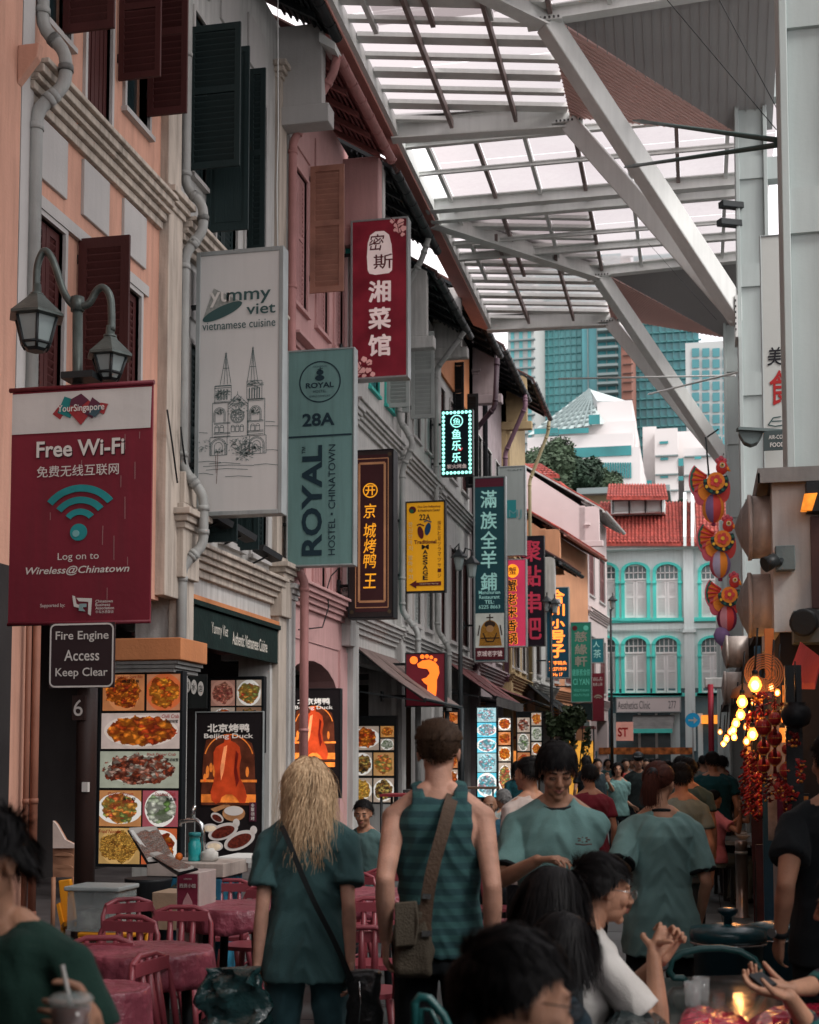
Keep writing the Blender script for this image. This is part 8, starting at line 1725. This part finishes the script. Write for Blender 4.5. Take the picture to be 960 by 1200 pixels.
# blonde woman
r_, H_, ap, (U_, k_) = stand(361, 5.85, 0, 'blonde long haired woman walking away in a teal tee and jeans with a shoulder strap', h=1.655, fem=True, tone='fair', hairstyle='long', hmat=blond, hair_n=5200, hairlen=.36, topm=fabric('heather_tee', (.055, .118, .122)), legm=fabric('teal_jeans', (.045, .105, .12)), hem=.77, sleeve=.70, voxel=.006, folds=.009, build=1.06, headrot=(6, 2),
    armpx={'l': (301, 1133, 5.75, (-.1, -1, 0), (1, 0, 0)), 'r': (411, 1128, 5.75, (.1, -1, 0), (-1, 0, 0))}, curl=(.9, .9))
root_b = r_
def strap(name, root, pts, w_, th, mat):
    m = MB(); P = [V(p) for p in pts]; Q_ = []
    for i in range(len(P)-1):
        p0, p1, p2, p3 = P[max(i-1, 0)], P[i], P[i+1], P[min(i+2, len(P)-1)]
        for q in range(6): t = q/6; Q_.append(((p1*2)+(p2-p0)*t+(p0*2-p1*5+p2*4-p3)*t*t+(p1*3-p0-p2*3+p3)*t**3)*.5)
    Q_.append(P[-1])
    for a, b in zip(Q_, Q_[1:]): m.beam(a, b, w_, th, up=V((0, 1, 0)))
    tag(m.build(name, mat, None), None)
    return bpy.context.scene.objects[-1] if False else m
def localstrap(root, label, cat, px_pts, w_, th, mat, name='bag_strap', extra=None):
    pts = [at(*p) for p in px_pts]; m = MB(); P = pts; Q_ = []
    for i in range(len(P)-1):
        p0, p1, p2, p3 = P[max(i-1, 0)], P[i], P[i+1], P[min(i+2, len(P)-1)]
        for q in range(8): t = q/8; Q_.append(((p1*2)+(p2-p0)*t+(p0*2-p1*5+p2*4-p3)*t*t+(p1*3-p0-p2*3+p3)*t**3)*.5)
    Q_.append(P[-1]); side = _R
    vs = []
    for i, p in enumerate(Q_):
        d = (Q_[min(i+1, len(Q_)-1)]-Q_[max(i-1, 0)]).normalized(); n_ = _F*-1; s_ = d.cross(n_).normalized()*w_/2; vs += [p-s_, p+s_, p+s_+n_*th, p-s_+n_*th]
    fs = []
    for i in range(len(Q_)-1):
        for a, b in ((0, 1), (1, 2), (2, 3), (3, 0)): fs.append((i*4+a, i*4+b, (i+1)*4+b, (i+1)*4+a))
    m.add(vs, fs, False); return m
def softbag(c, size, mat, name, par, seed=0, sag=.3, rz=0., flat_=.9):
    m = MB(); n = 28; rows = 14; R3 = Matrix.Rotation(rz, 3, 'Z'); rings = []
    for j in range(rows+1):
        t = j/rows; z = -size[2]/2 + size[2]*t; wv = math.sin(PI*min(1, t*1.15+.08))**.4 if t < .85 else .8
        wx = size[0]/2*(1-.12*t+.05*math.sin(t*5)); wy = size[1]/2*(1-t*.45)*(.55+.45*math.sin(PI*(t*.8+.15))); ring = []
        if j == 0: wx *= .86; wy *= .6
        for i in range(n):
            a = 2*PI*i/n; x = math.copysign(abs(math.cos(a))**.55, math.cos(a))*wx; y = math.copysign(abs(math.sin(a))**.8, math.sin(a))*wy; nz_ = noise.noise(V((x*14+seed, y*14, z*14)))+.5*noise.noise(V((x*34+seed, y*34, z*34)))
            ring.append(c + R3 @ V((x+nz_*.012*sag*3, y+nz_*.014*sag*3, z+nz_*.006)))
        rings.append(ring)
    m.ring(rings, True, True); return m.build(name, mat, par)
# her strap and black bag
t = thing('shoulder_bag', 'black shoulder bag hanging at the right hip of the blonde woman', 'bag', at(427, 1165, 5.75)); m = localstrap(None, None, None, [(330, 968, 5.70), (338, 985, 5.62), (352, 1020, 5.61), (370, 1060, 5.62), (388, 1095, 5.65), (402, 1125, 5.68), (413, 1150, 5.70)], .022, .006, blackm); m.build('strap', pbr('black_strap', (.010, .013, .014), .6), t)
softbag(at(427, 1180, 5.72), (.15, .12, .30), pbr('black_leather', (.010, .013, .015), .38, .3, 8, .4, 30), 'pouch', t, 3, .5); m = MB(); m.tube([at(421, 1150, 5.66), at(423, 1175, 5.64), at(421, 1200, 5.64)], .003, 5); m.build('zip', chrome, t)
t = thing('plastic_bag', 'dark green glossy carrier bag held in the left hand of the blonde woman', 'bag', at(283, 1160, 5.6)); softbag(at(277, 1178, 5.62), (.26, .15, .30), pbr('green_bag', (.012, .040, .042), .2, .3, 5, .6, 18, spec=.9), 'bag_body', t, 8, 1.6); m = MB(); m.tube([at(297, 1138, 5.68), at(290, 1146, 5.66), at(280, 1150, 5.63)], [.012, .02, .03], 8); m.tube([at(300, 1138, 5.7), at(303, 1150, 5.68), at(297, 1160, 5.63)], [.012, .02, .03], 8); m.build('handle', MATS['green_bag'], t)
# tank top man
stand(514, 5.45, 0, 'man with short cropped hair walking away in a striped teal tank top', h=1.80, tone='fair', hairstyle='fade', hmat=brownh, hair_n=5200, top='tank', topm=fabric('striped_tank', (.040, .105, .105), ((.026, .065, .072), 20)), hem=.86, build=.95, voxel=.006, folds=.007, headrot=(-4, 3), legm=fabric('black_trousers', (.008, .010, .012)),
    armpx={'l': (452, 1100, 5.35, (-.12, -1, 0), (1, 0, 0)), 'r': (577, 1115, 5.35, (.12, -1, 0), (-1, 0, 0))}, curl=(.9, .8))
olive = pbr('olive_canvas', (.075, .062, .045), .8, .25, 5, .35, 120)
t = thing('messenger_bag', 'olive canvas messenger bag worn by the man in the tank top', 'bag', at(483, 1120, 5.2)); m = localstrap(None, None, None, [(532, 928, 5.42), (527, 945, 5.30), (519, 975, 5.24), (508, 1015, 5.22), (501, 1052, 5.22), (497, 1095, 5.22)], .050, .006, olive); m.build('strap', pbr('brown_strap', (.070, .045, .030), .7, .2, 8, .3, 80), t)
softbag(at(484, 1103, 5.25), (.155, .11, .27), olive, 'bag_body', t, 2, .35); m = MB(); m.slab([at(462, 1058, 5.19), at(488, 1056, 5.19), at(490, 1082, 5.17), (at(487, 1108, 5.18)), at(463, 1110, 5.18)], (0, .02, 0)); m.build('flap', olive, t, bevel=.006)
m = MB(); m.beam(at(494, 1094, 5.20), at(506, 1094, 5.20), .01, .022); m.beam(at(495, 1050, 5.20), at(505, 1051, 5.20), .01, .02); m.build('buckle', chrome, t)
# man in teal tee looking down
r_, H_, ap, _ = stand(652, 6.1, 172, 'young man in a teal ringer tee looking down at his hands', h=1.725, tone='tan', hairstyle='bowl', hmat=HBK, hair_n=5200, topm=tealt, trim=trimk, hem=.86, build=1.0, headrot=(10, -22), eyes='closed', sleeve=.80, voxel=.0055, folds=.008, legm=None or fabric('black_trousers', (.008, .010, .012)),
    armpx={'r': (630, 1008, 5.80, (.6, .1, -1), (0, 0, -1), (-.85, .4, .12)), 'l': (690, 1060, 5.85, (.8, -.2, -1), (0, 0, -1))}, curl=(1.0, .7))
m = MB(); c = at(684, 984, 5.83)
for i in range(7): a = i*.9; m.tube([c+V((math.cos(a)*.012, 0, math.sin(a)*.008)), c+V((math.cos(a)*.028, 0, math.sin(a)*.012))], .003, 5)
m.tube([c+V((-.035, 0, -.018)), c+V((0, -.003, -.022)), c+V((.035, 0, -.018))], .003, 5); m.build('chest_emblem', flat('emblem_brown', (.10, .05, .04)), r_) 
# auburn haired woman, back
r_, H_, ap, _ = stand(772, 7.0, 0, 'auburn haired woman with tied up hair walking away in a long teal ringer tee', h=1.635, fem=True, tone='tan', hairstyle='pony', hmat=auburn, hair_n=3800, topm=tealt2, trim=trimk, hem=.72, build=1.06, headrot=(-28, -3), sleeve=.78, voxel=.006, folds=.010, legm=fabric('black_trousers', (.008, .010, .012)),
    armpx={'l': (737, 1065, 6.95, (-.5, -1, 0), (1, 0, 0)), 'r': (820, 1078, 7.05, (.3, -1, 0), (-1, 0, 0))}, curl=(.7, .9))
tag(MB().ball(H_ @ V((.0, -.118, .055)), (.03, .018, .03)).build('hair_tie', pbr('black_paint2', (.01, .01, .012), .5), r_, local=True))
# seated man with glasses, clasped hands
def glasses(root, H, mat=None, sc=1.):
    m = MB(); mat = mat or chrome; T = lambda x, y, z: H @ V((x*sc, y*sc, z*sc))
    for s in (-1, 1):
        m.tube([T(s*.032+math.cos(a)*.024, .104-abs(math.cos(a)*.004), .000+math.sin(a)*.0165) for a in [2*PI*i/18 for i in range(19)]], .0014, 5)
        m.tube([T(s*.056, .100, .005), T(s*.074, .075, .008), T(s*.082, .0, .008)], .0014, 5)
    m.tube([T(-.010, .105, .004), T(0, .109, .006), T(.010, .105, .004)], .0014, 5); m.build('glasses', mat, root, local=True)
    q = MB()
    for s in (-1, 1): q.add([T(s*.032+math.cos(a)*.023, .1035, math.sin(a)*.0155) for a in [2*PI*i/16 for i in range(16)]], [tuple(range(16))])
    q.build('lens', pbr('lens', (.6, .65, .65), .05, .02, 2, 0, alpha=.15), root, local=True)
white_sh = fabric('white_shirt', (.50, .49, .47))
r_, H_, ap, _ = stand(652, 4.75, -72, 'seated man in glasses and white polo shirt with his hands clasped', h=1.70, tone='tan', hairstyle='short', hmat=HBK, hair_n=5200, hairlen=.05, top='shirt', topm=white_sh, hem=.84, sleeve=.72, sit=.45, voxel=.0042, folds=.006, headrot=(-8, 4), lean=13, build=1.0,
    armpx={'r': (766, 1120, 4.63, (.3, .2, -1), (-1, .2, -.1), (-.08, .6, .75)), 'l': (776, 1123, 4.67, (-.3, .5, -1), (1, .1, 0), (.08, .45, .85))}, curl=(2.5, 2.5))
glasses(r_, H_)
for key, (sj, el, wr, sv, dd) in ap.items():
    d = (wr-el).normalized(); m = MB()
    if key == 'l': m.lathe(wr-d*.05, [(.033, 0), (.036, .004), (.036, .030), (.033, .034)], 20, d); m.build('wristwatch', blackm, r_, local=True)
# woman with long black hair, child, foreground man
stand(622, 4.55, -60, 'seated woman with straight black bob beside the man in glasses', h=1.60, fem=True, tone='tan', hairstyle='bob', hmat=HBK, hair_n=6000, hairlen=.34, top='tee', topm=fabric('black_tee', (.010, .013, .015)), sit=.45, voxel=.007, lean=6, headrot=(0, 0))
stand(610, 3.95, -50, 'seated girl with dark bobbed hair seen from behind beside the bottom table', h=1.42, fem=True, tone='tan', hairstyle='bob', hmat=HBK, hair_n=6000, hairlen=.20, top='tee', topm=fabric('navy_tee', (.012, .022, .030)), sit=.46, voxel=.007, lean=14, headrot=(-12, -14))
r_, H_, ap, _ = stand(532, 2.35, -62, 'out of focus man in dark framed glasses cut off by the bottom edge', h=1.72, tone='tan', hairstyle='receding', hmat=HBK, hair_n=5500, top='tee', topm=fabric('black_tee', (.010, .013, .015)), sit=.47, voxel=.006, headrot=(-6, -4), lean=8)
glasses(r_, H_, blackm)
# left dark woman with a cup
stand(2, 2.95, 168, 'shadowed woman in a dark green tee holding an iced drink at the left edge', h=1.54, fem=True, tone='tan', hairstyle='short', hmat=HBK, hair_n=4000, hairlen=.07, topm=fabric('bottle_green_tee', (.014, .038, .030)), hem=.8, voxel=.0055, headrot=(-12, -10), build=1.15, eyes='closed', lean=2,
    armpx={'l': (108, 1190, 2.76, (-.15, -.3, -1), (1, 0, .05), (.12, .97, .12)), 'r': (-40, 1230, 2.7, (-.6, -.4, -1), (0, 1, 0))}, curl=(.5, 1.3))
c = at(83, 1180, 2.58); t = thing('iced_drink', 'clear cup of dark iced drink with a straw held at the left edge', 'drink', c); m = MB(); m.lathe(c, [(.030, -.075), (.040, .012), (.0375, .012), (.028, -.07)], 20, cap=False); m.build('cup', pbr('cup_plastic', (.55, .60, .58), .1, .02, 3, 0, alpha=.16), t)
m = MB(); m.lathe(c, [(.0275, -.073), (.0365, .0), (0.01, .001)], 20); m.build('drink', pbr('cola', (.10, .02, .012), .1, .3, 30, 0), t); m = MB(); m.lathe(c, [(.042, .010), (.043, .016), (.034, .024), (.0, .025)], 20); m.build('lid', pbr('lid_clear', (.40, .46, .45), .2, .05, 3, 0, alpha=.4), t); m = MB(); m.tube([c+V((.008, 0, -.03)), at(73, 1131, 2.58)], .0042, 8); m.build('straw', lw, t)
# man in black at the right edge, hands with phone
r_, H_, ap, _ = stand(980, 5.6, 14, 'man in a black tee with a wristwatch standing at the right edge', h=1.76, tone='tan', hairstyle='short', hmat=HBK, hair_n=2600, topm=fabric('black_tee', (.010, .013, .015)), legm=fabric('black_trousers', (.008, .010, .012)), hem=.82, voxel=.0065, build=1.12,
    armpx={'l': (914, 1098, 5.5, (-.6, -1, 0), (1, 0, 0)), 'r': (1010, 1110, 5.6, (.6, -1, 0), (-1, 0, 0))}, curl=(.7, .7), sleeve=.6)
sj, el, wr = ap['l'][:3]; d = (wr-el).normalized(); m = MB(); m.lathe(wr-d*.035, [(.031, 0), (.034, .003), (.034, .022), (.031, .025)], 18, d); m.build('wristwatch', blackm, r_, local=True); m = MB(); m.lathe(wr-d*.022+V((-.034, 0, 0)), [(.02, 0), (.02, .008)], 16, (-1, -.6, 0)); m.build('watch_face', chrome, r_, local=True)
r_, H_, ap, _ = stand(1050, 4.4, 66, 'seated person at the right edge in a teal checked shirt holding a phone', h=1.66, tone='tan', hairstyle='short', hmat=HBK, hair_n=1500, top='long', sleeve=1.55, topm=fabric('teal_check', (.015, .085, .08), ((.03, .02, .03), 30)), sit=.45, voxel=.0045, lean=12,
    armpx={'r': (913, 1162, 4.2, (.2, .3, -1), (0, -.2, 1), (-.4, .9, .25)), 'l': (925, 1168, 4.05, (-.2, .3, -1), (0, -.1, 1), (-.1, .95, .2))}, curl=(.9, .9))
t = thing('mobile_phone', 'dark mobile phone held over the table at the lower right', 'phone', at(893, 1150, 4.1)); m = MB(); m.beam(at(884, 1141, 4.12), at(903, 1156, 4.08), .075, .009); m.build('case', blackm, t, bevel=.003)
# ---------- middle distance ----------
MG = 'people in the middle distance'
MID = 'people walking in the middle distance'
stand(621, 9.3, 30, 'man in a pale shirt in profile behind the young man in the teal tee', h=1.66, tone='tan', hairstyle='short', hair_n=1500, top='shirt', topm=fabric('cream_shirt', (.46, .40, .37)), voxel=.009, headrot=(20, 0))
stand(724, 21, 176, 'woman facing us with a hand at her mouth in a teal tee and black trousers', h=1.60, fem=True, tone='tan', hairstyle='bob', hairlen=.14, hair_n=900, topm=tealt, stride=.7, hem=.86, voxel=.011, armpx={'r': (713, 916, 20.6, (-.6, .4, -1), (0, 1, 0), (.2, .1, .9)), 'l': (742, 945, 20.9, (.5, -1, 0), (-1, 0, 0))})
stand(748, 22.5, 180, 'man in a dark cap and dark shirt facing us behind the woman in teal', h=1.72, tone='tan', hairstyle=None, topm=fabric('dark_shirt', (.025, .035, .035)), voxel=.012, stride=.4)
c = at(748, 885, 22.4); t = thing('cap', 'dark peaked cap worn by the man behind the woman in teal', 'cap', c); m = MB(); m.ball(c+V((0, .03, -.02)), (.095, .105, .08), 14, 10); m.build('crown', darkm, t); m = MB(); m.slab([c+V((-.07, -.06, -.02)), c+V((.07, -.06, -.02)), c+V((.05, -.15, -.04)), c+V((-.05, -.15, -.04))], (0, 0, .01)); m.build('peak', darkm, t)
stand(798, 10.2, -4, 'man with short black hair in a grey green tee right of the auburn haired woman', h=1.62, tone='tan', hairstyle='short', hair_n=1800, topm=fabric('sage_tee', (.17, .215, .195)), voxel=.009, build=.92, headrot=(-10, 0), legm=fabric('grey_trousers', (.06, .07, .07)), stride=.9, shoem=flat('sole_dark', (.02, .02, .02)))
stand(806, 12.8, -8, 'man in a darker teal tee just beyond the one in grey green', h=1.66, tone='tan', hairstyle='short', hair_n=1200, topm=fabric('slate_tee', (.05, .085, .085)), voxel=.01, stride=.5)
stand(835, 16.5, 5, 'broad man in a deep teal shirt walking away beyond the diners', h=1.74, tone='tan', hairstyle='short', hair_n=1200, topm=fabric('deep_teal_shirt', (.008, .050, .060)), voxel=.011, build=1.25)
stand(846, 19.5, 20, 'dark haired man leaning in just right of the broad man', h=1.70, tone='brown', hairstyle='short', hair_n=900, topm=fabric('dark_shirt', (.025, .035, .035)), voxel=.012)
stand(691, 12.5, 12, 'person in a maroon tee half hidden behind the young man in teal', h=1.60, tone='tan', hairstyle='short', hair_n=900, topm=fabric('maroon_tee', (.16, .022, .035)), voxel=.011)
stand(799, 20, 10, 'woman with long black hair walking away near the crowd', h=1.70, fem=True, tone='tan', hairstyle='bob', hairlen=.38, hair_n=1500, topm=fabric('black_tee', (.010, .013, .015)), voxel=.012)
# diners at the right
def diner(px, d, face, label, sit=.46, **k): return stand(px, d, face, label, sit=sit, group='diners seated along the right side', voxel=.010, **k)
diner(835, 15.6, -62, 'woman in a pink tee and grey shorts seated at the right', h=1.60, fem=True, tone='tan', hairstyle='pony', hair_n=1200, topm=fabric('pink_tee', (.50, .17, .20)), legm=fabric('grey_shorts', (.13, .16, .15)), armpx={'r': (868, 952, 15.2, (.2, .2, -1), (0, -.3, 1)), 'l': (866, 958, 15.5, (-.2, .2, -1), (0, -.3, 1))})
diner(852, 16.8, -70, 'girl with long dark hair seated just beyond the woman in pink', h=1.50, fem=True, tone='tan', hairstyle='bob', hairlen=.26, hair_n=1000, topm=fabric('grey_tee2', (.14, .12, .12)), armpx={'r': (876, 942, 16.4, (.2, .2, -1), (0, -.3, 1)), 'l': (873, 947, 16.6, (-.2, .2, -1), (0, -.3, 1))})
diner(829, 18.2, -60, 'dark haired person seated behind the woman in pink', h=1.62, tone='tan', hairstyle='short', hair_n=800, topm=fabric('black_tee', (.010, .013, .015)))
for px, d, lb in ((833, 15.7, 'dark chair under the woman in pink'), (850, 16.9, 'dark chair under the girl beyond the woman in pink')):
    p = gr(px, d); t = thing('dining_chair', lb, 'chair', (p.x, p.y, 0), YAWD, 'dark chairs on the right side'); 
    def lb_(a, b, name): m = MB(); m.box(a, b); m.build(name, darkm, t, local=True)
    lb_((-.2, -.2, .42), (.2, .2, .45), 'seat'); lb_((-.22, -.2, .45), (-.19, .2, .88), 'backrest')
    for sx in (-.18, .18):
        for sy in (-.18, .18): lb_((sx-.018, sy-.018, .012), (sx+.018, sy+.018, .42), 'leg')
p = gr(884, 15.8); t = thing('dining_table', 'small table with bowls in front of the seated diners', 'table', (p.x, p.y, 0)); m = MB(); m.box((p.x-.35, p.y-.6, .70), (p.x+.3, p.y+1.2, .74)); m.build('tabletop', pbr('grey_laminate', (.15, .17, .17), .4), t)
for sy in (-.5, 1.1): m = MB(); m.tube([(p.x, p.y+sy, .7), (p.x, p.y+sy, .02)], .03, 8); m.build('leg', darkm, t)
for i in range(3): q = V((p.x-.15, p.y-.3+.5*i, .745)); t = thing('bowl', ['nearest', 'middle', 'farthest'][i]+' pale bowl on the diners\' small table', 'bowl', q, 0, 'bowls on the small table'); m = MB(); m.lathe(q, [(.04, 0), (.08, .05), (.075, .05), (.035, .008)], 16, cap=False); m.build('bowl', lw, t)
# diners at the left behind
def ldiner(px, d, face, label, **k): return stand(px, d, face, label, sit=.46, group='people seated at the tables on the left', voxel=.010, **k)
ldiner(427, 11.5, 150, 'seated youth in a black cap sipping through a straw between the two walkers', h=1.62, tone='tan', hairstyle='short', hair_n=1200, topm=fabric('slate_tee2', (.06, .11, .11)), headrot=(20, -10))
ldiner(574, 13.5, 170, 'bald older man in a yellow and blue shirt seated right of the tank top man', h=1.6, tone='brown', hairstyle=None, topm=fabric('blue_shirt', (.02, .06, .09)))
ldiner(590, 15.5, 30, 'grey haired person in a pale shirt seated in the middle distance', h=1.62, tone='tan', hairstyle='short', hmat=hairmat('hair_grey', (.10, .10, .10), (.2, .2, .2)), hair_n=1000, topm=fabric('pale_grey_shirt', (.22, .25, .24)))
ldiner(596, 12.2, 150, 'child facing us low down beside the pale shirted man', h=1.35, tone='tan', hairstyle='bowl', hair_n=1000, topm=fabric('blue_shirt', (.02, .06, .09)))
ldiner(548, 12.6, 20, 'dark haired diner just right of the tank top man with back turned', h=1.62, tone='tan', hairstyle='short', hair_n=1000, topm=fabric('black_tee', (.010, .013, .015)))
stand(607, 20, 10, 'dark teal dressed person standing by the lit menus', h=1.62, fem=True, tone='tan', hairstyle='bob', hairlen=.2, hair_n=900, topm=fabric('deep_teal_shirt', (.008, .050, .060)), voxel=.012)
# ---------- far crowd: prototypes copied with their own clothes ----------
PROTO = []
rc = random.Random(5)
cols = [fabric('crowd_%d' % i, c) for i, c in enumerate(((.02, .03, .035), (.05, .10, .10), (.35, .06, .05), (.30, .30, .28), (.02, .04, .07), (.12, .13, .12), (.45, .20, .15), (.01, .012, .014), (.20, .04, .05), (.08, .14, .13)))]
nmc = ['near black', 'slate teal', 'brick red', 'pale grey', 'dark navy', 'olive grey', 'salmon', 'black', 'wine red', 'dusty teal']
spots = [(700, 24), (712, 33), (733, 27), (741, 36), (757, 25), (765, 31), (771, 38), (777, 27), (783, 34), (789, 42), (793, 29), (802, 37), (808, 26), (814, 31), (819, 40), (824, 24), (828, 34), (812, 46), (842, 30), (846, 38), (752, 43), (776, 47), (797, 49), (727, 45), (838, 44), (761, 50), (698, 30), (687, 26)]
for i, (px, d) in enumerate(spots):
    fem = i % 3 == 1; h_ = rc.uniform(1.56, 1.74); face = rc.choice((0, 10, -15, 180, 170, 190, 8)); ci = i % 10
    lbl = '%s dressed %s in the far crowd, %s' % (nmc[ci], 'woman' if fem else 'man', 'at the very left of it' if i == 27 else ('near photo column %d' % px))
    wh_ = ['by the far lamp post', 'under the round blue sign', 'under the clinic board', 'below the grey awning', 'near the red pole', 'beside the glowing bulbs'][0 if px < 725 else 2 if px < 760 else 3 if px < 790 else 1 if px < 822 else 4 if px < 836 else 5]
    lbl = '%s in %s %s in crowd %s, %s' % ('woman' if fem else 'man', nmc[ci], 'facing us' if abs(face) > 90 else 'walking away', wh_, 'nearer' if d < 28 else 'farther' if d > 39 else 'midway')
    if i < 6:
        p = gr(px, d); r_, H_, ap, _ = person(lbl, (p.x, p.y, 0), YAWD+rad(face), h=1.66, fem=fem, tone='tan' if i % 2 else 'brown', hairstyle=['short', 'bob', 'short', 'short', 'pony', 'bob'][i], hair_n=350, hairlen=.22 if i in (1, 5) else None, topm=cols[ci], voxel=.016, stride=.5 if i % 2 else .2, hands=False, group='far crowd at the street end', face=False)
        PROTO.append((r_, fem))
    else:
        cand = [q for q in PROTO if q[1] == fem]; src = rc.choice(cand)[0]; c = copy_tree(src); p = gr(px, d); place(c, (p.x, p.y, 0), YAWD+rad(face), lbl, scale=h_/1.66)
        for o in [x for x in bpy.data.objects if x.parent == c and x.name.startswith('shirt')]:
            o.material_slots[0].link = 'OBJECT'; o.material_slots[0].material = cols[ci]
